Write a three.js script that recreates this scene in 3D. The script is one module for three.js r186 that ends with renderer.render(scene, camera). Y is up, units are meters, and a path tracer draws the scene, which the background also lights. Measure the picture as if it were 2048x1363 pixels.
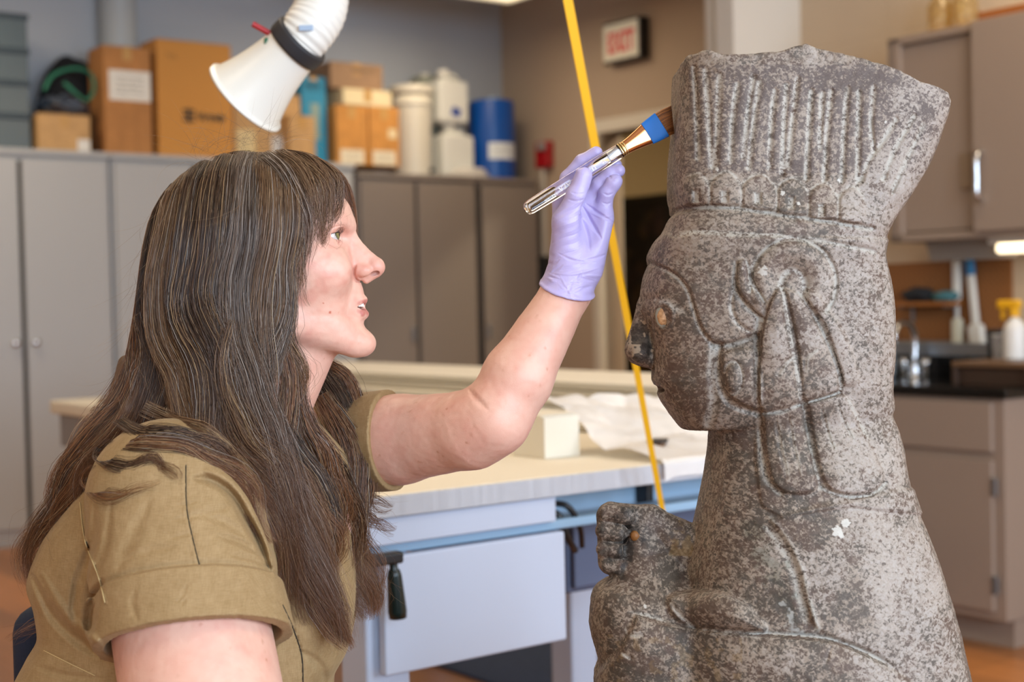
import * as THREE from 'three';
import { RoundedBoxGeometry } from 'three/addons/geometries/RoundedBoxGeometry.js';
import * as BGU from 'three/addons/utils/BufferGeometryUtils.js';
import { RectAreaLightUniformsLib } from 'three/addons/lights/RectAreaLightUniformsLib.js';
import { FontLoader } from 'three/addons/loaders/FontLoader.js';
import { TextGeometry } from 'three/addons/geometries/TextGeometry.js';

// ------------------------------------------------------------------ camera, sky, light, exposure
const scene = new THREE.Scene();
const F = 2844, CX = 1024, CY = 681.5;                    // focal length and centre in pixels of the 2048 x 1363 frame
const EYE = new THREE.Vector3(0, 1.18, 0);
const camera = new THREE.PerspectiveCamera(2 * Math.atan(CY / F) * 180 / Math.PI, 2048 / 1363, 0.05, 60);
camera.position.copy(EYE);
camera.rotation.set(-0.0272, 0, -0.022, 'YXZ');
camera.userData.fStop = 4.8;
camera.focus = 1.37;
camera.updateMatrixWorld(true);
scene.add(camera);

const ROOM_TURN = 37 * Math.PI / 180;                     // the room stands turned to the lens; its own axes are u (along the locker wall) and w (towards it)
const E1 = new THREE.Vector3(Math.cos(ROOM_TURN), 0, -Math.sin(ROOM_TURN));
const E2 = new THREE.Vector3(-Math.sin(ROOM_TURN), 0, -Math.cos(ROOM_TURN));
const room = (u, y, w) => new THREE.Vector3().addScaledVector(E1, u).addScaledVector(E2, w).setY(y);

RectAreaLightUniformsLib.init();
scene.background = new THREE.Color(0.62, 0.74, 0.95);
scene.backgroundIntensity = 1.6;
const EXPOSURE = 1.16;
const DAY = { color: new THREE.Color(0.68, 0.83, 1.0), power: 11.5 };          // soft daylight in the window wall behind the camera
const TUBE = { color: new THREE.Color(1.0, 0.80, 0.56), power: 7.0 };          // warm ceiling fluorescents
// windows in the wall behind the camera: [u centre, y centre, width, height]
const WINDOWS = [[-0.9, 1.9, 1.5, 1.9], [1.0, 1.9, 1.5, 1.9], [2.9, 1.9, 1.5, 1.9]];
const REAR_W = -3.2;
for (const [u, y, wd, ht] of WINDOWS) {
  const l = new THREE.RectAreaLight(DAY.color, DAY.power, wd - 0.1, ht - 0.1);
  l.name = 'window_daylight';
  l.position.copy(room(u, y, REAR_W + 0.06));
  l.lookAt(l.position.clone().add(E2));
  scene.add(l);
}
// suspended ceiling fixtures: [u, w]
const FIXTURES = [[4.54, 6.5], [1.6, 6.5], [-1.4, 5.2], [4.0, 2.4], [1.2, 2.6], [-1.0, 1.4], [1.4, -0.7], [3.8, -0.9]];
const FIXTURE_Y = 2.98;

// ------------------------------------------------------------------ helpers: numbers
function rng(seed) { let s = seed | 0; return () => { s = (s + 0x6d2b79f5) | 0; let t = Math.imul(s ^ (s >>> 15), 1 | s); t = (t + Math.imul(t ^ (t >>> 7), 61 | t)) ^ t; return ((t ^ (t >>> 14)) >>> 0) / 4294967296; }; }
const clamp = (x, a = 0, b = 1) => x < a ? a : x > b ? b : x;
const sstep = (a, b, x) => { const t = clamp((x - a) / (b - a)); return t * t * (3 - 2 * t); };
const mix = (a, b, t) => a + (b - a) * t;
function hash3(x, y, z) { let h = Math.imul(x, 374761393) ^ Math.imul(y, 668265263) ^ Math.imul(z, 2147483647 - 61); h = Math.imul(h ^ (h >>> 13), 1274126177); return ((h ^ (h >>> 16)) >>> 0) / 4294967296; }
const NT = new Float32Array(64 * 64 * 64); for (let i = 0; i < NT.length; i++) NT[i] = hash3(i & 63, (i >> 6) & 63, i >> 12) * 2 - 1;
function vnoise(x, y, z) { // smooth noise from a repeating lattice of 64
  const xi = Math.floor(x), yi = Math.floor(y), zi = Math.floor(z);
  let fx = x - xi, fy = y - yi, fz = z - zi;
  fx = fx * fx * (3 - 2 * fx); fy = fy * fy * (3 - 2 * fy); fz = fz * fz * (3 - 2 * fz);
  const x0 = xi & 63, x1 = (xi + 1) & 63, y0 = (yi & 63) << 6, y1 = ((yi + 1) & 63) << 6, z0 = (zi & 63) << 12, z1 = ((zi + 1) & 63) << 12;
  const a0 = NT[x0 | y0 | z0], a1 = NT[x1 | y0 | z0], b0 = NT[x0 | y1 | z0], b1 = NT[x1 | y1 | z0], c0 = NT[x0 | y0 | z1], c1 = NT[x1 | y0 | z1], d0 = NT[x0 | y1 | z1], d1 = NT[x1 | y1 | z1];
  const a = a0 + (a1 - a0) * fx, b = b0 + (b1 - b0) * fx, c = c0 + (c1 - c0) * fx, d = d0 + (d1 - d0) * fx, e = a + (b - a) * fy, g = c + (d - c) * fy;
  return e + (g - e) * fz;
}
const fbm = (x, y, z, o = 4) => { let s = 0, a = 0.5; for (let i = 0; i < o; i++) { s += a * vnoise(x, y, z); x = x * 2.03 + 17.1; y = y * 2.03 + 5.3; z = z * 2.03 + 9.7; a *= 0.5; } return s; };
// a smooth curve through [key, value, value ...] rows, looked up by key
function curve(rows) {
  const n = rows.length, m = rows[0].length - 1;
  return (k, j = 0) => {
    j++;
    if (k <= rows[0][0]) return rows[0][j];
    if (k >= rows[n - 1][0]) return rows[n - 1][j];
    let i = 0; while (k > rows[i + 1][0]) i++;
    const p0 = rows[Math.max(i - 1, 0)], p1 = rows[i], p2 = rows[i + 1], p3 = rows[Math.min(i + 2, n - 1)];
    const h = p2[0] - p1[0], t = (k - p1[0]) / h;
    const d = (a, b) => b[0] === a[0] ? 0 : (b[j] - a[j]) / (b[0] - a[0]);
    const dm = d(p1, p2), d0 = p0 === p1 ? dm : d(p0, p1), d2 = p3 === p2 ? dm : d(p2, p3);
    const m1 = d0 * dm <= 0 ? 0 : 2 * d0 * dm / (d0 + dm), m2 = d2 * dm <= 0 ? 0 : 2 * d2 * dm / (d2 + dm);
    const t2 = t * t, t3 = t2 * t;
    return p1[j] * (2 * t3 - 3 * t2 + 1) + m1 * h * (t3 - 2 * t2 + t) + p2[j] * (-2 * t3 + 3 * t2) + m2 * h * (t3 - t2);
  };
}

// the same curve read from a table of whole steps
function table(rows) { const f = curve(rows), lo = Math.floor(rows[0][0]), hi = Math.ceil(rows[rows.length - 1][0]), m = rows[0].length - 1, T = []; for (let j = 0; j < m; j++) { const a = new Float32Array(hi - lo + 2); for (let i = 0; i < a.length; i++) a[i] = f(lo + i, j); T.push(a); } return (k, j = 0) => { let u = k - lo; const a = T[j]; if (u <= 0) return a[0]; if (u >= a.length - 1) return a[a.length - 1]; const i = u | 0; u -= i; return a[i] + (a[i + 1] - a[i]) * u; }; }

// ------------------------------------------------------------------ helpers: views of the room
const CAM_M = camera.matrixWorld;
function ray(px, py) { return new THREE.Vector3((px - CX) / F, (CY - py) / F, -1).transformDirection(CAM_M); }
function spot(px, py, depth) { return new THREE.Vector3((px - CX) / F * depth, (CY - py) / F * depth, -depth).applyMatrix4(CAM_M); }
function onW(px, py, w) { const d = ray(px, py), t = w / d.dot(E2); return { u: d.dot(E1) * t, y: EYE.y + d.y * t, w }; }
function onU(px, py, u) { const d = ray(px, py), t = u / d.dot(E1); return { u, y: EYE.y + d.y * t, w: d.dot(E2) * t }; }
function onY(px, py, y) { const d = ray(px, py), t = (y - EYE.y) / d.y; return { u: d.dot(E1) * t, y, w: d.dot(E2) * t }; }

// ------------------------------------------------------------------ helpers: objects
const used = new Map();
function numbered(name) { const n = used.get(name) || 0; used.set(name, n + 1); return n ? name + '_' + String(n).padStart(3, '0') : name; }
function tag(o, label, category, group) { o.userData.label = label; o.userData.category = category; if (group) o.userData.group = group; return o; }
function shade(o) { o.traverse((m) => { if (m.isMesh) { m.castShadow = true; m.receiveShadow = true; } }); return o; }
function thing(name, label, category, at, turn = ROOM_TURN, group) {
  const o = new THREE.Group(); o.name = numbered(name); o.position.copy(at); o.rotation.y = turn; scene.add(o);
  return tag(o, label, category, group);
}
function part(name, geo, mat, parent, label) {
  const m = new THREE.Mesh(geo, mat); m.name = name; m.castShadow = m.receiveShadow = true; parent.add(m);
  if (label) m.userData.label = label;
  return m;
}
function struct(name, geo, mat, at, turn = ROOM_TURN) {
  const m = new THREE.Mesh(geo, mat); m.name = numbered(name); m.userData.kind = 'structure'; m.castShadow = m.receiveShadow = true;
  if (at) m.position.copy(at); m.rotation.y = turn; scene.add(m); return m;
}
// geometry, each returned in place; boxes are given by centre and size
function box(w, h, d, x = 0, y = 0, z = 0, r = 0.004) {
  const g = r > 0 ? new RoundedBoxGeometry(w, h, d, 2, Math.min(r, w * 0.45, h * 0.45, d * 0.45)) : new THREE.BoxGeometry(w, h, d);
  return g.translate(x, y, z);
}
function cyl(r0, r1, h, x = 0, y = 0, z = 0, seg = 32) { return new THREE.CylinderGeometry(r1, r0, h, seg).translate(x, y, z); }
function lathe(rows, seg = 40) { return new THREE.LatheGeometry(rows.map(([r, y]) => new THREE.Vector2(r, y)), seg); }
function tube(pts, r, seg = 40, rad = 10, closed = false) { return new THREE.TubeGeometry(new THREE.CatmullRomCurve3(pts.map((p) => p.isVector3 ? p : new THREE.Vector3(...p)), closed), seg, r, rad, closed); }
function merge(list) { return BGU.mergeGeometries(list.map((g) => { const h = g.index ? g.toNonIndexed() : g; for (const k of Object.keys(h.attributes)) if (!['position', 'normal', 'uv'].includes(k)) h.deleteAttribute(k); return h; })); }

// ------------------------------------------------------------------ helpers: materials
function tex(w, h, fn, srgb = true, rx = 1, ry = rx) {
  const data = new Uint8Array(w * h * 4);
  for (let y = 0; y < h; y++) for (let x = 0; x < w; x++) { const c = fn(x, y), i = (y * w + x) * 4; if (typeof c === 'number') data[i] = data[i + 1] = data[i + 2] = clamp(c) * 255; else for (let k = 0; k < 3; k++) data[i + k] = clamp(c[k]) * 255; data[i + 3] = 255; }
  const t = new THREE.DataTexture(data, w, h); t.wrapS = t.wrapT = THREE.RepeatWrapping; t.magFilter = THREE.LinearFilter; t.repeat.set(rx, ry); if (srgb) t.colorSpace = THREE.SRGBColorSpace; t.needsUpdate = true;
  return t;
}
const H2 = new Float32Array(1 << 20); for (let i = 0; i < H2.length; i++) H2[i] = hash3(i & 1023, i >> 10, 5) * 2 - 1;
const tileNoise = (x, y, n, cells, seed) => { // value noise that repeats after n pixels
  const u = x / n * cells, v = y / n * cells; let xi = Math.floor(u), yi = Math.floor(v), fx = u - xi, fy = v - yi; fx = fx * fx * (3 - 2 * fx); fy = fy * fy * (3 - 2 * fy);
  xi = ((xi % cells) + cells) % cells; yi = ((yi % cells) + cells) % cells; const so = seed * 7919, xj = (xi + 1) % cells, yj = (yi + 1) % cells, M20 = 1048575;
  const a = H2[(xi + (yi << 10) + so) & M20], b = H2[(xj + (yi << 10) + so) & M20], c = H2[(xi + (yj << 10) + so) & M20], d = H2[(xj + (yj << 10) + so) & M20];
  const e = a + (b - a) * fx, g = c + (d - c) * fx; return e + (g - e) * fy;
};
const tileFbm = (x, y, n, cells, seed, o = 4) => { let s = 0, a = 0.5; for (let i = 0; i < o; i++) { s += a * tileNoise(x, y, n, cells, seed + i); cells *= 2; a *= 0.5; } return s; };
const mat = (color, roughness = 0.6, more = {}) => new THREE.MeshPhysicalMaterial({ color, roughness, ...more });
const M = {};
const grainT = tex(256, 256, (x, y) => 0.5 + 0.45 * tileFbm(x, y, 256, 24, 3), false, 6);
const cardT = (base, seed) => tex(256, 256, (x, y) => { const n = 0.05 * tileFbm(x, y, 256, 6, seed) + 0.03 * Math.sin(y * 0.7) * tileNoise(x, y, 256, 4, seed + 9) + 0.05 * tileNoise(x, y, 256, 90, seed + 4); return base.map((c) => c * (1 + n * 1.6)); });
M.card = mat(0xffffff, 0.85, { map: cardT([0.72, 0.50, 0.29], 1) });
M.cardBright = mat(0xffffff, 0.8, { map: cardT([0.80, 0.56, 0.28], 2) });
M.cardDull = mat(0xffffff, 0.85, { map: cardT([0.60, 0.48, 0.37], 3) });
M.cardTan = mat(0xffffff, 0.85, { map: cardT([0.78, 0.62, 0.42], 4) });
M.cream = mat(0xe8d7ad, 0.8, { bumpMap: grainT, bumpScale: 0.0004 });
M.tape = mat(0xc79a5c, 0.35);
M.paper = mat(0xe9e5dc, 0.9, { bumpMap: grainT, bumpScale: 0.0002 });
M.greyPaint = mat(0xb6b7b7, 0.42, { bumpMap: grainT, bumpScale: 0.0002 });
M.taupePaint = mat(0x887d74, 0.42, { bumpMap: grainT, bumpScale: 0.0002 });
M.darkGap = mat(0x1c1b1a, 0.8);
M.chrome = mat(0xd8dadd, 0.16, { metalness: 1 });
M.steel = mat(0x9a9da0, 0.35, { metalness: 0.9 });
M.black = mat(0x121214, 0.4);
M.rubber = mat(0x26262a, 0.6);
M.whitePlastic = mat(0xe7e5dd, 0.38);
M.milky = mat(0xdfe0da, 0.4);
M.bucket = mat(0xdcd6c6, 0.42);
M.bluePlastic = mat(0x0c4ea2, 0.33);
M.boxBlue = mat(0x2b8fb4, 0.6);
M.red = mat(0xa3131a, 0.4);
M.yellow = mat(0xf2b50c, 0.55, { bumpMap: grainT, bumpScale: 0.0003 });
M.cabinet = mat(0x988678, 0.45, { bumpMap: grainT, bumpScale: 0.0002 });

// ------------------------------------------------------------------ the room
const WALL_W = 7.72, FAR_U = 5.78, NEAR_U = 4.65, LEFT_U = -3.2, CEIL = 3.62, JOG_W = 4.10;
const blockT = tex(512, 256, (x, y) => { // painted concrete block: faint joints of running bond, grain
  const row = Math.floor(y / 128), xx = (x + row * 128) % 256, yy = y % 128, e = Math.min(xx, 256 - xx, yy, 128 - yy);
  return 0.62 + 0.12 * tileFbm(x, y, 512, 32, 5) - 0.5 * (1 - sstep(0, 5, e));
}, false, 1 / 0.8, 1 / 0.4);
M.wallGrey = mat(0xb4b8bd, 0.75, { bumpMap: blockT, bumpScale: 0.003 });  // grey here, tan below: the walls' different light put into their colours
M.wallTan = mat(0xb3a08d, 0.75, { bumpMap: blockT, bumpScale: 0.003 });
M.wallWarm = mat(0xc9b49a, 0.75, { bumpMap: blockT, bumpScale: 0.003 });
M.wallWhite = mat(0xd8d2c8, 0.7, { bumpMap: grainT, bumpScale: 0.0005 });
M.ceil = mat(0xc9c5bc, 0.9, { bumpMap: grainT, bumpScale: 0.001 });
M.door = mat(0xd6d0c4, 0.5);
M.dim = mat(0xa08f6e, 0.8, { bumpMap: grainT, bumpScale: 0.0005 });
const floorT = tex(512, 512, (x, y) => {
  const p = Math.floor(x / 64), off = hash3(p, 7, 1) * 512, yy = (y + off) % 512, seg = Math.floor(yy / 256) + p * 3, tone = 0.88 + 0.2 * hash3(seg, 3, 9);
  const g = 0.10 * tileFbm(x * 1, y / 12, 512, 32, 21, 3) + 0.05 * tileFbm(x, y, 512, 8, 33, 3);
  const joint = Math.min(x % 64, 64 - (x % 64)) < 1 || yy % 256 < 1 ? 0.8 : 1;
  const k = (tone + g) * joint; return [0.70 * k, 0.46 * k, 0.26 * k];
}, true, 0.5);
M.floor = mat(0xffffff, 0.32, { map: floorT });
function slab(name, u0, u1, y0, y1, w0, w1, m) { // uv in metres on every face
  const g = new THREE.BoxGeometry(u1 - u0, y1 - y0, w1 - w0), p = g.attributes.position, n = g.attributes.normal, uv = g.attributes.uv;
  for (let i = 0; i < p.count; i++) { const ax = Math.abs(n.getX(i)), ay = Math.abs(n.getY(i)); uv.setXY(i, ax > 0.5 ? p.getZ(i) : p.getX(i), ay > 0.5 ? p.getZ(i) : p.getY(i)); }
  return struct(name, g, m, room((u0 + u1) / 2, (y0 + y1) / 2, (w0 + w1) / 2));
}
slab('floor', LEFT_U - 0.2, 8.4, -0.12, 0, REAR_W - 0.25, 8, M.floor);
slab('ceiling', LEFT_U - 0.2, 8.4, CEIL, CEIL + 0.12, REAR_W - 0.25, 8, M.ceil);
slab('wall_back', LEFT_U - 0.2, FAR_U + 0.15, 0, CEIL, WALL_W, WALL_W + 0.2, M.wallGrey);
slab('wall_left', LEFT_U - 0.2, LEFT_U, 0, CEIL, REAR_W, WALL_W, M.wallWarm);
// wall with the doorway
const DOOR0 = 5.76, DOOR1 = 6.70, DOOR_H = onU(1250, 260, FAR_U).y;
slab('wall_right_far', FAR_U, FAR_U + 0.15, 0, CEIL, DOOR1, WALL_W, M.wallTan);
slab('wall_right_middle', FAR_U, FAR_U + 0.15, 0, CEIL, JOG_W, DOOR0, M.wallTan);
slab('wall_right_lintel', FAR_U, FAR_U + 0.15, DOOR_H, CEIL, DOOR0, DOOR1, M.wallTan);
slab('wall_right_near', NEAR_U, NEAR_U + 0.2, 0, CEIL, REAR_W, JOG_W, M.wallWarm);
slab('wall_partition', 4.245, FAR_U + 0.1, 0, CEIL, JOG_W - 0.01, JOG_W + 0.09, M.wallWhite);
{ // door frame of pressed steel
  const f = struct('door_1', merge([box(0.20, DOOR_H, 0.07, 0, DOOR_H / 2, -(DOOR1 - DOOR0) / 2 - 0.035), box(0.20, DOOR_H, 0.07, 0, DOOR_H / 2, (DOOR1 - DOOR0) / 2 + 0.035), box(0.20, 0.08, DOOR1 - DOOR0 + 0.14, 0, DOOR_H + 0.04, 0)]), M.door, room(FAR_U + 0.06, 0, (DOOR0 + DOOR1) / 2));
}
// dim room behind the doorway
slab('wall_hall_back', 7.9, 8.05, 0, CEIL, 4.2, 8, M.dim);
slab('wall_hall_left', FAR_U, 8.05, 0, CEIL, WALL_W + 0.1, WALL_W + 0.25, M.dim);
slab('wall_hall_right', FAR_U + 0.1, 8.05, 0, CEIL, 4.2, 4.35, M.dim);
{ // window wall behind the camera, with real openings, frames and panes
  const y0 = 0.95, y1 = 2.85, w0 = REAR_W - 0.25, w1 = REAR_W;
  slab('wall_rear_lower', LEFT_U - 0.2, NEAR_U + 0.2, 0, y0, w0, w1, M.wallWarm);
  slab('wall_rear_upper', LEFT_U - 0.2, NEAR_U + 0.2, y1, CEIL, w0, w1, M.wallWarm);
  let u = LEFT_U - 0.2;
  for (const [cu, , wd] of WINDOWS) { slab('wall_rear_pier', u, cu - wd / 2, y0, y1, w0, w1, M.wallWarm); u = cu + wd / 2; }
  slab('wall_rear_pier', u, NEAR_U + 0.2, y0, y1, w0, w1, M.wallWarm);
  const pane = new THREE.MeshPhysicalMaterial({ color: 0xffffff, roughness: 0.02, transmission: 1, thickness: 0 });
  WINDOWS.forEach(([cu, cy, wd, ht], i) => {
    const f = new THREE.Group(); f.name = 'window_' + (i + 1); f.userData.kind = 'structure'; f.position.copy(room(cu, cy, REAR_W - 0.12)); f.rotation.y = ROOM_TURN; scene.add(f);
    part('window_frame', merge([box(0.05, ht, 0.06, -wd / 2 + 0.025), box(0.05, ht, 0.06, wd / 2 - 0.025), box(wd, 0.05, 0.06, 0, ht / 2 - 0.025), box(wd, 0.05, 0.06, 0, -ht / 2 + 0.025), box(0.04, ht, 0.05)]), M.steel, f);
    for (const s of [-1, 1]) part('pane', box(wd / 2 - 0.07, ht - 0.1, 0.006, s * (wd / 4 - 0.002), 0, 0, 0), pane, f);
  });
}
// suspended fluorescent fixtures: housing, glowing diffuser and the light just under it
{
  const w = 1.22, d = 0.58, glow = new THREE.MeshStandardMaterial({ color: 0xf4ead2, emissive: new THREE.Color(1.0, 0.84, 0.56), emissiveIntensity: 1.5, roughness: 0.5 });
  FIXTURES.forEach(([u, wv], i) => {
    const o = thing('ceiling_light', i === 0 ? 'suspended fluorescent ceiling light with warm glowing diffuser high in the corner of the lab' : 'suspended fluorescent ceiling light over the lab outside the picture', 'ceiling light', room(u, FIXTURE_Y, wv), ROOM_TURN, i === 0 ? undefined : 'fluorescent lights outside the picture');
    part('housing', merge([box(w, 0.07, d, 0, 0.05, 0, 0.01), box(w, 0.05, 0.02, 0, 0.0, d / 2), box(w, 0.05, 0.02, 0, 0, -d / 2), box(0.02, 0.05, d, w / 2, 0, 0), box(0.02, 0.05, d, -w / 2, 0, 0)]), M.whitePlastic, o);
    part('diffuser', box(w - 0.03, 0.02, d - 0.03, 0, 0.0, 0, 0.005), glow, o);
    for (const s of [-0.4, 0.4]) part('hanger', cyl(0.004, 0.004, CEIL - FIXTURE_Y - 0.085, s, (CEIL - FIXTURE_Y) / 2 + 0.0425, 0, 8), M.steel, o);
    const l = new THREE.RectAreaLight(TUBE.color, TUBE.power, w - 0.05, d - 0.05); l.name = 'ceiling_light_glow';
    l.position.copy(room(u, FIXTURE_Y - 0.03, wv)); l.lookAt(l.position.clone().add(new THREE.Vector3(0.0001, -1, 0))); scene.add(l);
  });
}
{ // unseen lamp added to brighten the room behind the doorway
  const p = room(6.8, 2.9, 5.3), o = thing('added_hall_light', 'small unseen light added to brighten the room behind the doorway, outside the picture', 'ceiling light', p);
  part('lamp_body', box(0.4, 0.05, 0.2, 0, 0.035, 0, 0.01), M.whitePlastic, o); part('diffuser', box(0.36, 0.02, 0.17, 0, 0, 0, 0.005), new THREE.MeshStandardMaterial({ color: 0xf4ead2, emissive: new THREE.Color(1, 0.84, 0.6), emissiveIntensity: 1.2 }), o);
  part('hanger', cyl(0.006, 0.006, CEIL - 2.96, 0, (CEIL - 2.96) / 2 + 0.06, 0, 8), M.steel, o);
  const l = new THREE.RectAreaLight(new THREE.Color(1, 0.86, 0.62), 260, 0.36, 0.17); l.name = 'added_hall_glow'; l.position.copy(p).y -= 0.03; l.lookAt(p.clone().add(new THREE.Vector3(0.0001, -2, 0))); scene.add(l);
}
// floor mat under the tables
{
  const matT = tex(128, 128, (x, y) => { const n = 0.5 + 0.5 * tileFbm(x, y, 128, 32, 8); return [0.15 + 0.10 * n, 0.19 + 0.12 * n, 0.27 + 0.15 * n]; }, true, 6);
  const o = thing('floor_mat', 'dark blue anti-fatigue mat on the floor under the workbench', 'mat', room(3.2, 0, 3.95));
  part('mat_sheet', box(1.3, 0.012, 1.9, 0, 0.006, 0, 0.005), mat(0xffffff, 0.9, { map: matT }), o);
}

// ------------------------------------------------------------------ tall lockers along the back wall
const LW = 7.22, LTOP = onW(60, 297, LW).y, RTOP = onW(900, 351, LW).y, BACKW = WALL_W - 0.01;
function locker(u0, u1, top, m, label, gapAt, knobs) {
  const w = u1 - u0, d = BACKW - LW, o = thing('locker_cabinet', label, 'cabinet', room((u0 + u1) / 2, 0, (LW + BACKW) / 2));
  part('carcass', merge([box(w - 0.004, top - 0.03, d - 0.03, 0, (top - 0.03) / 2, -0.015, 0.003), box(w, 0.03, d, 0, top - 0.015, 0, 0.004)]), m, o);
  const doors = gapAt ? [[u0 + 0.02, gapAt - 0.012], [gapAt + 0.012, u1 - 0.02]] : [[u0 + 0.02, u1 - 0.02]];
  part('door_gap', box(gapAt ? 0.03 : 0.02, top - 0.14, 0.004, (gapAt || u0 + 0.01) - (u0 + u1) / 2, (top - 0.02) / 2 + 0.02, d / 2 - 0.031, 0), M.darkGap, o);
  doors.forEach(([a, b], i) => {
    const dm = part('door', box(b - a, top - 0.14, 0.026, (a + b) / 2 - (u0 + u1) / 2, (top - 0.02) / 2 + 0.03, d / 2 - 0.018, 0.006), m, o);
    if (knobs) { const x = (i === 0 && gapAt ? b - 0.04 : a + 0.04) - (u0 + u1) / 2; part('knob', merge([lathe([[0, 0.03], [0.016, 0.028], [0.02, 0.02], [0.014, 0.008], [0.009, 0]], 20).rotateX(Math.PI / 2).translate(x, 1.03, d / 2 - 0.005)]), M.chrome, dm, 'round chrome knob'); }
    else if (i === 0 || !gapAt) part('handle', box(0.02, 0.09, 0.02, (gapAt ? b - 0.03 : a + 0.03) - (u0 + u1) / 2, 1.0, d / 2, 0.004), M.steel, dm);
  });
  return o;
}
locker(0.96, 1.89, LTOP, M.greyPaint, 'light grey steel locker beyond the left edge of the picture, last of the row', 1.42, true);
locker(1.90, 2.835, LTOP, M.greyPaint, 'light grey steel locker with two round knobs under the clear storage totes', 2.362, true);
locker(2.84, 3.77, LTOP, M.greyPaint, 'light grey steel locker behind the woman, under the two tall cardboard boxes', 3.30, true);
locker(3.78, 4.32, LTOP, M.greyPaint, 'light grey steel locker hidden by the woman\'s head, beside the taupe lockers', 0, true);
locker(4.335, 5.20, RTOP, M.taupePaint, 'taupe steel locker with two doors under the white bucket', 4.745, false);
locker(5.22, 5.69, RTOP, M.taupePaint, 'narrow taupe steel locker with one door under the blue drum', 0, false);

// ------------------------------------------------------------------ things stored on top of the lockers
const printT = (w, h, bg, draw) => { const c = document.createElement('canvas'); c.width = w; c.height = h; const g = c.getContext('2d'); g.fillStyle = bg; g.fillRect(0, 0, w, h); draw(g, w, h); const t = new THREE.CanvasTexture(c); t.colorSpace = THREE.SRGBColorSpace; return t; };
const scribble = (g, x, y, w, n, hgt, seed) => { const r = rng(seed); g.lineWidth = hgt * 0.2; let cx = x; for (let i = 0; i < n; i++) { const cw = w / n; g.beginPath(); g.moveTo(cx, y + hgt * r() * 0.3); for (let k = 0; k < 4; k++) g.lineTo(cx + cw * 0.8 * r(), y + hgt * r()); g.stroke(); cx += cw; } };
// a carton whose front is given by its left, right and top in the photograph, standing at height y0
function carton(px0, px1, pyTop, y0, w, depth, m, label, o2 = {}) {
  const pm = (px0 + px1) / 2, a = onW(px0, pyTop, w), b = onW(px1, pyTop, w), h = onW(pm, pyTop, w).y - y0, wd = b.u - a.u;
  const o = thing(o2.name || 'cardboard_box', label, 'box', room((a.u + b.u) / 2, y0, w + depth / 2));
  part('carton_body', box(wd, h, depth, 0, h / 2, 0, 0.006), m, o);
  const flap = 0.0025;
  for (const s of [-1, 1]) part('flap', box(wd / 2 - 0.003, flap, depth - 0.004, s * wd / 4, h + flap / 2, 0, 0.001), m, o);
  part('packing_tape', merge([box(0.05, 0.0012, depth + 0.002, 0, h + flap + 0.0006, 0, 0), box(0.05, 0.07, 0.0012, 0, h - 0.035, depth / 2 + 0.0006, 0)]), M.tape, o);
  for (const [x0, x1, yA, yB, lm, nm] of o2.labels || []) {
    const lw = (x1 - x0) * wd, lh = (yB - yA) * h;
    part(nm || 'paper_label', new THREE.BoxGeometry(lw, lh, 0.0012).translate(-wd / 2 + (x0 + x1) / 2 * wd, h - (yA + yB) / 2 * h, depth / 2 + 0.0008), lm, o);
  }
  o.userData.top = y0 + h + flap + 0.001;
  return o;
}
const T = LTOP + 0.0005;
const lab = (seed, bg = '#ece8dd') => mat(0xffffff, 0.8, { map: printT(128, 128, bg, (g) => { g.strokeStyle = '#77736a'; for (let i = 0; i < 4; i++) scribble(g, 20, 25 + i * 22, 88, 9, 9, seed + i); }) });
const small = carton(76, 180, 229, T, LW + 0.03, 0.22, M.cardTan, 'small tan cardboard box with a white sticker, left of the tall brown box', { labels: [[0.74, 0.98, 0.66, 0.98, M.paper]] });
carton(206, 300, 94, T, LW + 0.05, 0.22, M.card, 'tall brown cardboard box with a large white paper label', { labels: [[0.1, 0.98, 0.22, 0.5, lab(3)]] });
const orangeT = printT(256, 384, '#cf9146', (g) => { g.fillStyle = '#3d362c'; g.strokeStyle = '#3d362c'; g.fillRect(82, 226, 42, 9); g.fillRect(82, 242, 42, 9); g.fillRect(82, 258, 42, 9); g.fillRect(96, 222, 14, 50); scribble(g, 130, 238, 104, 7, 24, 5); scribble(g, 130, 240, 104, 7, 20, 15); g.globalAlpha = 0.25; scribble(g, 30, 40, 40, 3, 20, 9); });
const ob = carton(312, 461, 84, T, LW + 0.05, 0.22, M.cardBright, 'tallest bright orange-brown cardboard box with black print on its front', { labels: [[0.005, 0.995, 0.01, 0.99, mat(0xffffff, 0.8, { map: orangeT }), 'printed_face']] });
carton(466, 600, 186, T, LW + 0.12, 0.30, M.cardTan, 'tan cardboard box with two labels behind the white extractor hood', { labels: [[0.04, 0.3, 0.55, 0.98, lab(11, '#e6cf9a')], [0.55, 0.85, 0.62, 0.92, M.paper]] });
carton(578, 630, 232, T, LW + 0.02, 0.09, M.cardTan, 'small plain cardboard box in front of the flat blue box');
carton(602, 651, 154, T, LW + 0.13, 0.28, M.boxBlue, 'upright flat blue cardboard box with dark print at its top', { labels: [[0.1, 0.8, 0.04, 0.16, mat(0xffffff, 0.7, { map: printT(128, 64, '#2b7f9f', (g) => { g.strokeStyle = '#12303c'; scribble(g, 8, 16, 112, 6, 30, 4); }) }), 'print'], [0.35, 0.72, 0.3, 0.72, mat(0x8fa59c, 0.6), 'print']] });
const b1 = carton(671, 735, 212, T, LW + 0.05, 0.32, M.cardBright, 'orange-brown cardboard carton with a white label, left one of the pair under the cream tray', { labels: [[0.12, 0.85, 0.74, 0.98, lab(21, '#e9dcc0')]] });
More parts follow.
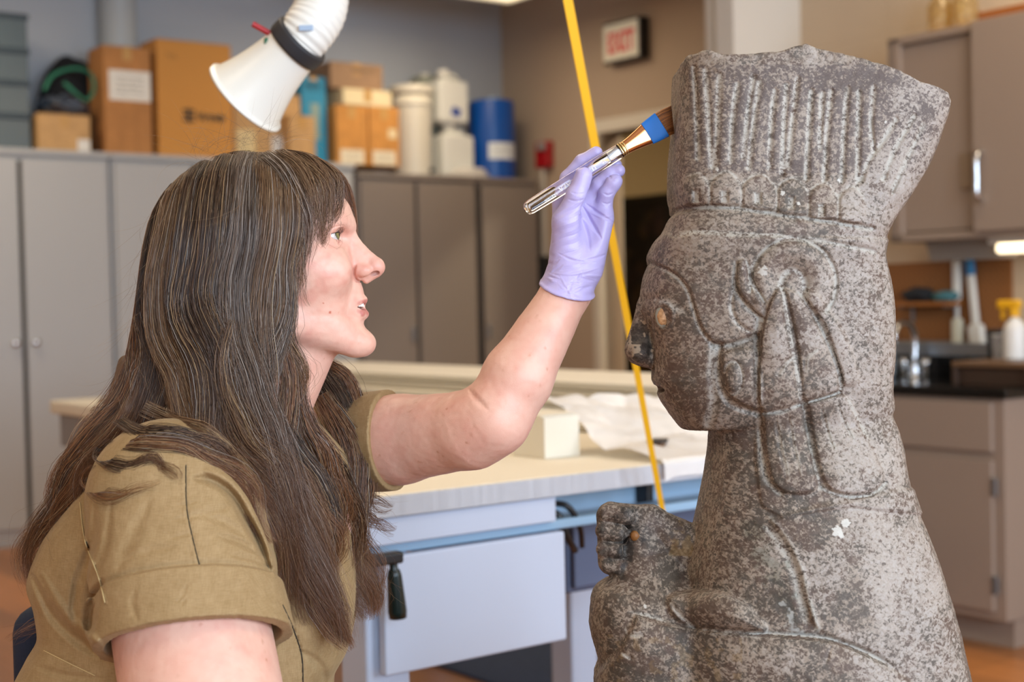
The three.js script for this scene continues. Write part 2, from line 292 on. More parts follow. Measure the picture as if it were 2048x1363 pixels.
const b2 = carton(737.5, 798, 215, T, LW + 0.05, 0.32, M.cardBright, 'orange-brown cardboard carton with a white label, right one of the pair beside the white bucket', { labels: [[0.1, 0.85, 0.74, 0.98, lab(25, '#e9dcc0')], [0.62, 0.9, 0.36, 0.52, M.cream]] });
const tray = carton(686, 783, 180, Math.max(b1.userData.top, b2.userData.top), LW + 0.06, 0.28, M.cream, 'shallow cream cardboard tray stacked on the two orange-brown cartons');
carton(660, 765, 127, tray.userData.top, LW + 0.09, 0.27, M.cardDull, 'dull brown cardboard box on top of the cream tray', { labels: [[0.4, 0.85, 0.1, 0.4, mat(0xffffff, 0.85, { map: printT(128, 64, '#97795c', (g) => { g.strokeStyle = '#4c3c2d'; scribble(g, 8, 20, 112, 6, 24, 6); }) }), 'print']] });
{ // four clear totes stacked at the left
  const clear = new THREE.MeshPhysicalMaterial({ color: 0x7f929c, roughness: 0.22, transmission: 0.55, thickness: 0 }), lidM = mat(0x39464f, 0.4);
  const a = onW(-70, 290, LW + 0.05), b = onW(66, 290, LW + 0.05), wd = b.u - a.u, hs = [226, 160, 96, 26].map((py) => onW(40, py, LW + 0.05).y);
  const looks = ['holding white papers, lowest of the stack on the lockers', 'holding white cloth, second from the bottom of the stack', 'holding brown wood offcuts, third from the bottom of the stack', 'with a dark lid, topmost of the stack on the lockers'];
  const fill = [[0xcfd8dc, 0.7], [0xd9d8cc, 0.45], [0xb08a68, 0.3], [0x4b5a63, 0.6]];
  let y = T;
  looks.forEach((s, i) => {
    const h = hs[i] - y - 0.001, o = thing('storage_tote', 'clear plastic storage tote ' + s, 'storage tote', room((a.u + b.u) / 2, y, LW + 0.05 + 0.19));
    const t = 0.004, hh = h - 0.03;
    part('tub', merge([box(wd - 0.02, t, 0.36, 0, t / 2, 0, 0), box(t, hh, 0.36, -wd / 2 + 0.012, hh / 2, 0, 0), box(t, hh, 0.36, wd / 2 - 0.012, hh / 2, 0, 0), box(wd - 0.02, hh, t, 0, hh / 2, 0.18, 0), box(wd - 0.02, hh, t, 0, hh / 2, -0.18, 0)]), clear, o);
    part('lid', merge([box(wd, 0.03, 0.38, 0, h - 0.015, 0, 0.008), box(wd - 0.05, 0.006, 0.33, 0, h - 0.003, 0, 0.002)]), lidM, o);
    const c = thing(i === 2 ? 'wood_offcuts' : i === 1 ? 'folded_cloth' : 'paper_bundle', ['white paper bundle inside the lowest clear tote', 'folded pale cloth inside the second clear tote from the bottom', 'brown wood offcuts inside the third clear tote from the bottom', 'dark grey bundle inside the topmost clear tote'][i], ['papers', 'cloth', 'wood', 'bundle'][i], room((a.u + b.u) / 2, y + t, LW + 0.05 + 0.19));
    const r = rng(40 + i), pieces = [];
    for (let k = 0; k < 4; k++) { const hk = (hh - 0.01) * fill[i][1] / 4; pieces.push(box(wd * (0.7 + 0.15 * r()), hk, 0.26, (r() - 0.5) * 0.03, hk * (k + 0.5), 0.02 * r(), 0.004).rotateY((r() - 0.5) * 0.06)); }
    part('bundle', merge(pieces), mat(fill[i][0], 0.85), c);
    y += h + 0.001;
  });
}
function blob(list, seg = 24, rough = 0, seed = 1) { // lumpy closed shapes: [x, y, z, rx, ry, rz]
  return merge(list.map(([x, y, z, rx, ry, rz], i) => { const g = new THREE.SphereGeometry(1, seg, seg * 0.7 | 0), p = g.attributes.position; for (let k = 0; k < p.count; k++) { const a = p.getX(k), b = p.getY(k), c = p.getZ(k), d = 1 + rough * fbm(a * 2 + seed + i * 7, b * 2, c * 2, 3); p.setXYZ(k, a * d, Math.max(b * d, -0.98), c * d); } g.scale(rx, ry, rz).translate(x, y, z); g.computeVertexNormals(); return g; }));
}
{ // black bag, shiny bundle and green hose beside the totes
  const a = onW(140, 200, LW + 0.3), sk = 1 / 373;
  const bag = thing('duffel_bag', 'black fabric bag slumped between the clear totes and the tall brown box', 'bag', room(onW(134, 220, LW + 0.36).u, T, LW + 0.385));
  part('bag_body', blob([[0.03, 0.27, 0, 0.185, 0.28, 0.07]], 32, 0.2, 3), mat(0x141416, 0.8), bag);
  part('strap', tube([[-0.1, 0.2, 0.03], [-0.1, 0.36, 0.05], [-0.02, 0.47, 0.06], [0.07, 0.42, 0.06]], 0.012, 40, 8), mat(0x0c0c0d, 0.7), bag);
  const sb = onW(142, 228, LW + 0.05), bun = thing('plastic_bundle', 'shiny dark plastic-wrapped bundle lying on the small tan box', 'bundle', room(sb.u, small.userData.top, LW + 0.17));
  part('wrapped_lump', blob([[0, 0.058, 0, 0.115, 0.06, 0.09], [0.04, 0.05, 0.05, 0.08, 0.05, 0.06]], 28, 0.5, 8), mat(0x2c3644, 0.12, { clearcoat: 1, clearcoatRoughness: 0.15 }), bun);
  const hp = (px, py, d = 0.1) => { const q = onW(px, py, LW + d), v = room(q.u, q.y, q.w); return v; };
  const hose = thing('garden_hose', 'coil of green hose draped over the shiny bundle in front of the black bag', 'hose', hp(140, 170, 0.1), 0);
  const rel = (v) => v.sub(hose.position);
  part('hose_coil', tube([hp(88, 180, 0.05), hp(105, 152, 0.06), hp(140, 138, 0.08), hp(168, 140, 0.1), hp(184, 152, 0.12), hp(188, 180, 0.1), hp(172, 200, 0.06), hp(150, 185, 0.03), hp(128, 165, 0.05)].map(rel), 0.009, 90, 10), mat(0x2c7d62, 0.5), hose);
}
{ // white bucket, jugs, drum, folded cloth and a black knob
  const RT = RTOP + 0.0005;
  const at = (px0, px1, pyTop, w) => { const a = onW(px0, pyTop, w), b = onW(px1, pyTop, w); return { u: (a.u + b.u) / 2, r: (b.u - a.u) / 2 * 0.94, h: a.y }; };
  const bk = at(789, 862, 170, LW + 0.18), hB = bk.h - RT, bucket = thing('plastic_bucket', 'tall off-white plastic bucket with a ribbed lid on the taupe lockers', 'bucket', room(bk.u, RT, LW + 0.2));
  part('bucket_body', lathe([[0, 0], [bk.r * 0.86, 0], [bk.r * 0.9, 0.01], [bk.r * 0.97, hB * 0.78], [bk.r * 1.05, hB * 0.785], [bk.r * 1.05, hB * 0.81], [bk.r * 0.98, hB * 0.815], [bk.r, hB * 0.9], [0, hB * 0.9]]), M.bucket, bucket);
  part('lid', lathe([[0, hB * 0.905], [bk.r * 1.06, hB * 0.905], [bk.r * 1.08, hB * 0.93], [bk.r * 1.08, hB * 0.985], [bk.r * 1.02, hB], [bk.r * 0.95, hB], [bk.r * 0.93, hB * 0.975], [0, hB * 0.975]]), M.bucket, bucket);
  part('bail_lug', cyl(0.014, 0.014, 0.02).rotateX(Math.PI / 2).translate(bk.r * 0.55, hB * 0.07, bk.r * 0.82), M.black, bucket);
  const jug = (px0, px1, pyTop, y0, w, label, mark) => {
    const j = at(px0, px1, pyTop, w), h = j.h - y0, wd = j.r * 2, d = 0.17, o = thing('plastic_jug', label, 'jug', room(j.u, y0, w + d / 2));
    part('jug_body', merge([box(wd, h * 0.78, d, 0, h * 0.39, 0, 0.02), lathe([[wd * 0.47, 0], [wd * 0.4, h * 0.08], [wd * 0.18, h * 0.14], [wd * 0.15, h * 0.15]], 4).rotateY(Math.PI / 4).scale(1, 1, d / wd).translate(0, h * 0.76, 0)]), M.milky, o);
    part('cap', cyl(wd * 0.17, wd * 0.17, h * 0.1, -wd * 0.1, h * 0.945, 0, 24), M.whitePlastic, o);
    part('grip', tube([[wd * 0.06, h * 0.82, 0], [wd * 0.2, h * 0.93, 0], [wd * 0.4, h * 0.84, 0], [wd * 0.42, h * 0.72, 0]], 0.011, 24, 8), M.milky, o);
    if (mark) part('print', new THREE.BoxGeometry(wd * 0.3, h * 0.16, 0.001).rotateZ(-0.3).translate(wd * 0.05, h * 0.2, d / 2 + 0.0006), mat(0x27479b, 0.5), o);
    return y0 + h * 0.8;
  };
  jug(884, 950, 243, RT, LW + 0.1, 'squat translucent white jug standing directly on the taupe locker, under the taller jug');
  jug(876, 938, 134, RT + (at(884, 950, 243, LW + 0.1).h - RT) * 1.0, LW + 0.11, 'tall translucent white jug with a blue mark, stacked over the squat jug', true);
  const jb = at(846, 884, 148, LW + 0.3), o5 = thing('plastic_canister', 'grey-green plastic canister half hidden behind the tall white jug', 'canister', room(jb.u, RT, LW + 0.39));
  part('canister_body', box(jb.r * 2.2, jb.h - RT, 0.14, 0, (jb.h - RT) / 2, 0, 0.02), mat(0x9a9c8c, 0.45), o5);
  part('cap', cyl(0.03, 0.03, 0.02, 0, jb.h - RT + 0.01, 0, 20), M.whitePlastic, o5);
  const dr = at(943, 1021, 195, LW + 0.2), hD = dr.h - RT, drum = thing('plastic_drum', 'bright blue plastic drum with a white label at the right end of the lockers', 'drum', room(dr.u, RT, LW + 0.2));
  part('drum_body', lathe([[0, 0], [dr.r * 0.96, 0], [dr.r, 0.012], [dr.r, hD * 0.62], [dr.r * 1.03, hD * 0.64], [dr.r, hD * 0.66], [dr.r, hD * 0.94], [dr.r * 0.93, hD * 0.97], [dr.r * 0.9, hD * 0.955], [0, hD * 0.955]], 56), M.bluePlastic, drum);
  part('bung_cap', cyl(dr.r * 0.3, dr.r * 0.32, 0.03, dr.r * 0.1, hD * 0.955 + 0.015, 0, 24), mat(0xbcd2e4, 0.4), drum);
  const lg = new THREE.CylinderGeometry(dr.r * 1.004, dr.r * 1.004, hD * 0.2, 24, 1, true, -0.8 - 0.0, 1.5); lg.translate(0, hD * 0.34, 0);
  part('paper_label', lg, Object.assign(lab(61, '#dfe6ea'), { side: THREE.DoubleSide }), drum);
  const cl = onW(936, 345, LW + 0.045), cloth = thing('folded_cloth', 'folded white cloth lying on the taupe locker in front of the blue drum', 'cloth', room(cl.u, RT, LW + 0.045));
  for (let k = 0; k < 3; k++) part('fold', blob([[0.01 * k, 0.011 + k * 0.019, 0, 0.17 - 0.03 * k, 0.012, 0.034]], 26, 0.2, 20 + k), M.paper, cloth);
}
{ // round duct on the back wall
  const p = onW(222, 60, WALL_W), o = thing('wall_duct', 'round pale grey duct running up the back wall behind the tall brown box', 'duct', room(p.u, T, WALL_W - 0.11));
  part('duct_pipe', cyl(0.1, 0.1, CEIL - T - 0.01, 0, (CEIL - T) / 2, 0, 32), mat(0xb4b9ba, 0.45), o);
  for (const y of [0.5, 1.3]) part('duct_collar', cyl(0.104, 0.104, 0.05, 0, y, 0, 32), mat(0xb4b9ba, 0.4), o);
}

// ------------------------------------------------------------------ right-hand far wall: EXIT sign, alarm, pipe, doorway room
{
  const c = onU(1263, 84, FAR_U), wd = 0.33, ht = 0.245, o = thing('exit_sign', 'EXIT sign with red letters on a pale face in a black box on the wall', 'exit sign', room(FAR_U - 0.045, c.y, c.w));
  part('sign_box', box(0.08, ht, wd, 0, 0, 0, 0.006), M.black, o);
  const face = mat(0xffffff, 0.4, { map: printT(256, 192, '#cfc6b0', (g) => { g.fillStyle = '#c22a2c'; g.font = 'bold 118px sans-serif'; g.textAlign = 'center'; g.textBaseline = 'middle'; g.setTransform(0.8, 0, 0, 1.25, 128, 100); g.fillText('EXIT', 0, 0); g.strokeStyle = '#c22a2c'; g.lineWidth = 5; g.strokeText('EXIT', 0, 0); }) });
  face.emissiveMap = face.map; face.emissive = new THREE.Color(1, 1, 1); face.emissiveIntensity = 0.16;
  part('sign_face', new THREE.BoxGeometry(wd - 0.02, ht - 0.03, 0.004).rotateY(-Math.PI / 2).translate(-0.042, 0.0, 0), face, o);
  const s = onU(1096, 310, FAR_U), al = thing('fire_alarm', 'red fire alarm strobe on the wall between the lockers and the doorway', 'fire alarm', room(FAR_U - 0.03, s.y, s.w));
  part('alarm_body', box(0.06, 0.17, 0.13, 0, 0, 0, 0.01), M.red, al);
  part('strobe_lens', box(0.03, 0.05, 0.07, -0.04, 0.05, 0.02, 0.01), mat(0x8f8f90, 0.2), al);
  const cp = onU(1094, 430, FAR_U), cd = thing('wall_conduit', 'pale metal conduit running down the wall below the red alarm', 'conduit', room(FAR_U - 0.025, 0, cp.w));
  part('pipe', cyl(0.022, 0.022, s.y - 0.09, 0, (s.y - 0.09) / 2, 0, 16), mat(0xbdb5a8, 0.4), cd);
  const k = onU(1085, 543, FAR_U - 0.05), cs = thing('equipment_case', 'small black wall-mounted case at the end of the lockers by the doorway', 'case', room(FAR_U - 0.037, k.y, k.w + 0.02));
  part('case_body', box(0.06, 0.2, 0.12, 0, 0, 0, 0.008), M.black, cs); part('case_lid', box(0.008, 0.18, 0.1, -0.033, 0, 0, 0.004), M.rubber, cs);
  const pp = onW(1431, 60, JOG_W + 0.16), pipe = thing('drain_pipe', 'white vertical pipe running from floor to ceiling beside the white partition', 'pipe', room(pp.u, 0, JOG_W + 0.16));
  part('pipe', cyl(0.043, 0.043, CEIL, 0, CEIL / 2, 0, 28), M.wallWhite, pipe);
  for (const y of [1.0, 2.9]) part('pipe_clamp', cyl(0.047, 0.047, 0.03, 0, y, 0, 28), M.wallWhite, pipe);
  // dark display board and dark cabinet in the room behind the door
  const d0 = onU(1232, 396, 6.4), d1 = onU(1327, 396, 6.4), posterT = printT(256, 512, '#0d0c0c', (g) => { const r = rng(77); for (let i = 0; i < 60; i++) { g.fillStyle = ['#3a2c1c', '#4a3a26', '#37262b', '#20201f', '#54421f', '#2b2b33'][r() * 6 | 0]; g.globalAlpha = 0.7; g.beginPath(); g.ellipse(r() * 256, 30 + r() * 300, 6 + r() * 22, 6 + r() * 26, r() * 3, 0, 7); g.fill(); } });
  const ps = thing('display_board', 'tall dark display board with small dim pictures in the room behind the doorway', 'display board', room(6.43, 0, (d0.w + d1.w) / 2 - 0.05));
  part('board', box(0.05, d0.y, Math.abs(d0.w - d1.w) + 0.12, 0, d0.y / 2, 0, 0.01), M.black, ps);
  part('printed_face', new THREE.BoxGeometry(Math.abs(d0.w - d1.w) + 0.08, d0.y - 0.08, 0.004).rotateY(-Math.PI / 2).translate(-0.028, d0.y / 2, 0), mat(0xffffff, 0.7, { map: posterT }), ps);
}

// ------------------------------------------------------------------ sink corner on the near right wall
{
  const FU = 4.32, top = onU(1777, 78, FU).y, bot = onU(1800, 484, FU).y, wA = onU(1777, 300, FU).w, wB = 1.5, wS = onU(1952, 250, FU).w, h = top - bot;
  const o = thing('wall_cabinet', 'taupe wall cabinet with overlapping doors and chrome pull above the sink', 'cabinet', room((FU + NEAR_U) / 2, bot, (wA + wB) / 2));
  const d = NEAR_U - FU - 0.002, L = wA - wB, z = (w) => -(w - (wA + wB) / 2);
  part('carcass', merge([box(d, 0.03, L, 0, h - 0.015, 0), box(d, 0.03, L, 0, 0.015, 0), box(d, h, 0.025, 0, h / 2, -L / 2 + 0.0125), box(d, h, 0.025, 0, h / 2, L / 2 - 0.0125), box(0.02, h, L, d / 2 - 0.01, h / 2, 0), box(0.02, h, 0.05, -d / 2 + 0.01, h / 2, z(wA) + 0.03)]), M.cabinet, o);
  const dl = part('door', box(0.022, h - 0.07, wA - wS - 0.03, -d / 2 + 0.028, h / 2, z((wA + wS) / 2) + 0.01, 0.004), M.cabinet, o);
  part('hinge', box(0.02, 0.09, 0.02, -d / 2 + 0.005, h * 0.75, z(wA) + 0.055, 0.003), M.steel, dl);
  part('recessed_pull', box(0.014, 0.13, 0.05, -d / 2 + 0.012, 0.24, z(wS) - 0.05, 0.004), mat(0x8b7762, 0.4), dl);
  const dr = part('door', box(0.024, h - 0.02, 0.62, -d / 2 - 0.014, h / 2 + 0.01, z(wS) + 0.31, 0.004), M.cabinet, o);
  part('handle', tube([[-d / 2 - 0.026, 0.12, z(wS) + 0.04], [-d / 2 - 0.055, 0.14, z(wS) + 0.04], [-d / 2 - 0.06, 0.21, z(wS) + 0.04], [-d / 2 - 0.055, 0.28, z(wS) + 0.04], [-d / 2 - 0.026, 0.30, z(wS) + 0.04]], 0.009, 30, 10), M.chrome, dr, 'curved chrome handle');
  part('door', box(0.022, h - 0.02, 0.7, -d / 2 + 0.02, h / 2 + 0.01, z(wS) + 0.97, 0.004), M.cabinet, o);
  const st = thing('wood_strip', 'narrow orange wooden strip lying along the top of the wall cabinet', 'wood strip', room(FU + 0.02, top + 0.001, wS - 0.42));
  part('strip', box(0.04, 0.03, 0.8, 0, 0.015, 0, 0.003), mat(0x9c5a24, 0.55), st);
  part('strip_end', box(0.042, 0.032, 0.012, 0, 0.016, -0.401, 0.002), mat(0x8c4f20, 0.6), st);
  const glass = new THREE.MeshPhysicalMaterial({ color: 0xf2e6c4, roughness: 0.05, transmission: 0.9, thickness: 0 });
  [[1862, 'yellowish glass jar standing on the wall cabinet, nearer the partition'], [1893, 'yellowish glass jar standing on the wall cabinet, nearer the wooden strip']].forEach(([px, lb], i) => {
    const q = onU(px + (i ? 8 : -8), 40, FU + 0.14), j = thing('glass_jar', lb, 'jar', room(FU + 0.14, top + 0.001, q.w - 0.06));
    part('jar_body', lathe([[0, 0], [0.045, 0], [0.05, 0.01], [0.05, 0.11], [0.03, 0.14], [0.03, 0.16], [0.026, 0.16], [0.026, 0.14], [0.045, 0.108], [0.045, 0.008], [0, 0.008]], 28), glass, j);
    part('lid', cyl(0.033, 0.033, 0.02, 0, 0.17, 0, 24), i ? M.steel : mat(0xc9a24a, 0.4), j);
  });
  // under-cabinet lamp with its light
  const lp = onU(2036, 500, 4.46), lamp = thing('under_cabinet_lamp', 'lit under-cabinet lamp glowing warm white below the wall cabinet', 'lamp', room(4.46, bot - 0.001, lp.w - 0.08));
  part('lamp_housing', box(0.10, 0.02, 0.34, 0, -0.01, 0, 0.004), M.whitePlastic, lamp);
  part('lamp_tube', box(0.07, 0.035, 0.3, 0, -0.036, 0, 0.012), new THREE.MeshStandardMaterial({ color: 0xfff2d6, emissive: new THREE.Color(1, 0.83, 0.55), emissiveIntensity: 2.2, roughness: 0.5 }), lamp);
  const pl = new THREE.RectAreaLight(new THREE.Color(1, 0.83, 0.55), 4, 0.3, 0.07); pl.name = 'under_cabinet_glow'; pl.position.copy(room(4.46, bot - 0.062, lp.w - 0.08)); pl.lookAt(pl.position.clone().add(new THREE.Vector3(0.0001, -1, 0))); pl.rotateZ(ROOM_TURN + Math.PI / 2); scene.add(pl);
  const va = onU(1890, 500, FU + 0.05), val = thing('cabinet_valance', 'grey ribbed valance strip under the wall cabinet over the pegboard', 'valance', room(FU + 0.12, bot - 0.001, va.w - 0.05));
  for (let k = 0; k < 3; k++) part('rib', box(0.012, 0.022, 0.36, 0.01 * k, -0.0115 - 0.024 * k, 0, 0.003), mat(0x8d847b, 0.5), val);

  // pegboard with tools
  const P0 = onU(1776, 522, NEAR_U), P1 = onU(2026, 522, NEAR_U), pb = onU(1900, 680, NEAR_U), ptop = (P0.y + P1.y) / 2, wd = P0.w - P1.w, hb = ptop - pb.y;
  const pegT = tex(64, 64, (x, y) => { const r = Math.hypot(x - 32, y - 32); const n = 0.06 * tileFbm(x, y, 64, 8, 2); return r < 7 ? [0.10, 0.07, 0.04] : [0.56 + n, 0.36 + n, 0.18 + n]; }, true, 1 / 0.025);
  const peg = thing('pegboard', 'brown perforated pegboard on the wall over the sink', 'pegboard', room(NEAR_U - 0.008, pb.y, (P0.w + P1.w) / 2));
  const pg = box(0.012, hb, wd, 0, hb / 2, 0, 0); { const p = pg.attributes.position, uv = pg.attributes.uv; for (let i = 0; i < p.count; i++) uv.setXY(i, p.getZ(i), p.getY(i)); }
  part('board', pg, mat(0xffffff, 0.7, { map: pegT }), peg);
  const sh = onU(1855, 602, NEAR_U - 0.06), pegShelf = thing('pegboard_shelf', 'small orange-brown wooden shelf hooked on the pegboard', 'shelf', room(NEAR_U - 0.064, sh.y - 0.01, sh.w));
  part('shelf_plate', box(0.1, 0.016, 0.27, 0, 0, 0, 0.003), mat(0xa4652c, 0.6), pegShelf);
  for (const s of [-1, 1]) part('bracket', merge([box(0.08, 0.008, 0.012, 0.01, -0.012, s * 0.1, 0), box(0.008, 0.06, 0.012, 0.046, -0.04, s * 0.1, 0)]), M.steel, pegShelf);
  const on = (px, name, label, cat, geo, m) => { const q = onU(px, 590, NEAR_U - 0.06), t = thing(name, label, cat, room(NEAR_U - 0.064, sh.y - 0.002, q.w)); part(name.split('_').pop() + '_body', geo, m, t); return t; };
  const dc = on(1838, 'dark_cloth', 'dark crumpled cloth on the left half of the pegboard shelf', 'cloth', blob([[0, 0.028, 0, 0.04, 0.03, 0.07]], 20, 0.5, 5), mat(0x23262a, 0.8));
  const tc = on(1892, 'teal_cloth', 'teal folded cloth on the right half of the pegboard shelf', 'cloth', blob([[0, 0.02, 0, 0.04, 0.021, 0.055]], 20, 0.4, 9), mat(0x4e7f86, 0.8));
  { // two white brushes
    const q = onU(1914, 560, NEAR_U - 0.03), b1 = thing('white_brush', 'short white plastic brush hanging on the pegboard left of the blue-handled brush', 'brush', room(NEAR_U - 0.031, q.y, q.w));
    part('handle', box(0.022, 0.15, 0.035, 0, 0.0, 0, 0.01), M.whitePlastic, b1); part('neck', box(0.012, 0.08, 0.016, 0, -0.11, 0, 0.005), M.whitePlastic, b1); part('head', box(0.03, 0.11, 0.045, 0, -0.2, 0, 0.012), mat(0xd9d4bd, 0.7), b1);
    const q2 = onU(1948, 600, NEAR_U - 0.03), b2 = thing('scrub_brush', 'long white scrub brush with a blue handle end hanging on the pegboard', 'brush', room(NEAR_U - 0.034, q2.y, q2.w));
    b2.children.length; const tilt = -0.10, R = (g) => g.rotateX(tilt);
    part('handle', R(box(0.026, 0.085, 0.036, 0, 0.135, 0, 0.012)), mat(0x2f7fb5, 0.4), b2, 'blue handle end'); part('shaft', R(box(0.022, 0.2, 0.032, 0, 0, 0, 0.01)), M.whitePlastic, b2);
    part('head', R(box(0.035, 0.1, 0.065, 0, -0.14, 0, 0.014)), M.whitePlastic, b2); part('bristles', R(box(0.03, 0.03, 0.062, 0, -0.2, 0, 0.005)), mat(0x3d97c4, 0.7), b2, 'blue bristles');
  }
  // base cabinet, counter, sink edge, splash back
  const BU = 4.05, w0 = onU(2010, 900, BU).w, w1 = JOG_W - 0.012, ct = 0.865, L2 = w1 - w0, dep = NEAR_U - BU - 0.002;
  const base = thing('sink_base_cabinet', 'taupe base cabinet with drawer front and hinged door under the black counter', 'cabinet', room((BU + NEAR_U) / 2 - 0.001, 0, (w0 + w1) / 2));
  const zz = (w) => -(w - (w0 + w1) / 2);
  part('carcass', merge([box(dep, ct - 0.135, L2, 0, 0.1 + (ct - 0.135) / 2, 0, 0.003), box(dep - 0.07, 0.1, L2 - 0.02, 0.035, 0.05, -0.01, 0)]), M.cabinet, base);
  const dy = onU(1900, 898, BU).y;
  for (let i = 0; i < 2; i++) {
    const c = zz(w0) - 0.05 - 0.29 - i * 0.66, wdt = 0.6;
    part('drawer', box(0.02, ct - 0.05 - dy, wdt, -dep / 2 - 0.008, (ct - 0.045 + dy) / 2, c, 0.004), M.cabinet, base);
    const dd = part('door', box(0.02, dy - 0.155, wdt, -dep / 2 - 0.008, 0.13 + (dy - 0.155) / 2, c, 0.004), M.cabinet, base);
    for (const y of [0.22, dy - 0.11]) part('hinge', box(0.012, 0.06, 0.022, -dep / 2 - 0.016, y, c + wdt / 2 + 0.008, 0.003), M.steel, dd);
  }
  const ctop = thing('black_counter', 'glossy black counter slab over the taupe base cabinet', 'counter', room((BU + NEAR_U) / 2 - 0.012, ct - 0.034, (w0 + w1) / 2 - 0.01));
  part('counter_slab', box(dep + 0.02, 0.034, L2 + 0.02, 0, 0.017, 0, 0.006), mat(0x0d0d0c, 0.12, { bumpMap: grainT, bumpScale: 0.00005 }), ctop);
  part('splash_back', box(0.02, pb.y - 0.056 - ct, L2, dep / 2 - 0.01, 0.034 + (pb.y - 0.056 - ct) / 2, 0, 0.003), mat(0x0c0c0c, 0.2), ctop);
  const ledge = thing('steel_ledge', 'grey metal ledge along the wall between the pegboard and the black splash back', 'ledge', room(NEAR_U - 0.062, pb.y - 0.052, (w0 + w1) / 2 + 0.12));
  part('ledge_plate', box(0.08, 0.03, L2 - 0.26, 0, 0.016, 0, 0.004), M.steel, ledge); part('ledge_lip', box(0.006, 0.05, L2 - 0.26, -0.041, 0.022, 0, 0.002), M.steel, ledge);
  // faucet
  const fq = onU(1830, 750, 4.5), fau = thing('sink_faucet', 'chrome gooseneck faucet standing on the black counter', 'faucet', room(4.5, ct, fq.w));
  part('faucet_base', lathe([[0, 0.05], [0.02, 0.05], [0.022, 0.04], [0.022, 0.006], [0.03, 0]], 24), M.chrome, fau);
  part('spout', tube([[0, 0.05, 0], [0, 0.16, 0], [-0.03, 0.2, 0], [-0.09, 0.2, 0], [-0.12, 0.16, 0], [-0.12, 0.13, 0]], 0.011, 50, 12), M.chrome, fau);
  for (const s of [-1, 1]) part('tap_knob', lathe([[0, 0.07], [0.015, 0.068], [0.019, 0.05], [0.016, 0.02], [0.01, 0]], 20).translate(0, 0, s * 0.05), M.chrome, fau);
  // riser with bottle and glass at the right end
  const rq = onU(2040, 752, 4.2), riser = thing('wooden_riser', 'dark brown wooden riser box on the right end of the black counter', 'riser', room(4.36, ct, w0 + 0.11));
  part('riser_top', box(0.46, 0.018, 0.3, 0, 0.071, 0, 0.004), mat(0x70543c, 0.4), riser);
  for (const s of [-1, 1]) part('side_panel', box(0.46, 0.062, 0.018, 0, 0.031, s * 0.14, 0.003), mat(0x3f2c20, 0.5), riser);
  part('back_panel', box(0.018, 0.062, 0.262, -0.2, 0.031, 0, 0.003), mat(0x3f2c20, 0.5), riser);
  const ry = ct + 0.0805, bq = onU(2030, 700, 4.3), bot2 = thing('spray_bottle', 'white spray bottle with a yellow trigger head on the wooden riser', 'spray bottle', room(4.3, ry, bq.w + 0.0));
  part('bottle', lathe([[0, 0], [0.034, 0], [0.038, 0.008], [0.038, 0.1], [0.03, 0.125], [0.014, 0.14], [0.014, 0.15], [0, 0.15]], 28), mat(0xe6e6e2, 0.35), bot2);
  part('trigger_head', merge([cyl(0.017, 0.017, 0.03, 0, 0.162, 0, 20), box(0.03, 0.03, 0.085, 0, 0.19, -0.02, 0.008), box(0.012, 0.045, 0.014, 0, 0.16, -0.045, 0.004)]), M.yellow, bot2, 'yellow trigger head');
  const gq = onU(1998, 700, 4.3), gl = thing('drinking_glass', 'small clear glass standing beside the yellow-headed spray bottle', 'glass', room(4.3, ry, gq.w));
  part('glass_wall', lathe([[0, 0], [0.022, 0], [0.027, 0.085], [0.0245, 0.085], [0.02, 0.005], [0, 0.005]], 24), new THREE.MeshPhysicalMaterial({ color: 0xffffff, roughness: 0.04, transmission: 0.95, thickness: 0 }), gl);
  part('rim', new THREE.TorusGeometry(0.0258, 0.0012, 8, 24).rotateX(Math.PI / 2).translate(0, 0.085, 0), M.milky, gl);
  const kq = onU(1972, 690, 4.45), cup = thing('utensil_cup', 'black utensil cup at the left end of the wooden riser', 'cup', room(4.45, ry, kq.w - 0.05));
  part('cup_wall', lathe([[0, 0], [0.035, 0], [0.042, 0.1], [0.038, 0.1], [0.032, 0.006], [0, 0.006]], 24), M.black, cup);
  part('handle', tube([[0.04, 0.08, 0], [0.065, 0.07, 0], [0.065, 0.04, 0], [0.037, 0.03, 0]], 0.005, 20, 8), M.black, cup);
  const so = onU(1798, 735, 4.35), sp = thing('soap_dispenser', 'small chrome and glass soap dispenser left of the faucet', 'soap dispenser', room(4.42, ct, onU(1790, 750, 4.42).w + 0.04));
  part('bottle', lathe([[0, 0], [0.03, 0], [0.033, 0.01], [0.033, 0.09], [0.02, 0.11], [0, 0.11]], 24), mat(0xcfe0ec, 0.08, { metalness: 0.7 }), sp);
  part('pump', merge([cyl(0.006, 0.006, 0.04, 0, 0.13, 0, 12), box(0.05, 0.012, 0.016, -0.015, 0.155, 0, 0.004)]), M.chrome, sp);
}

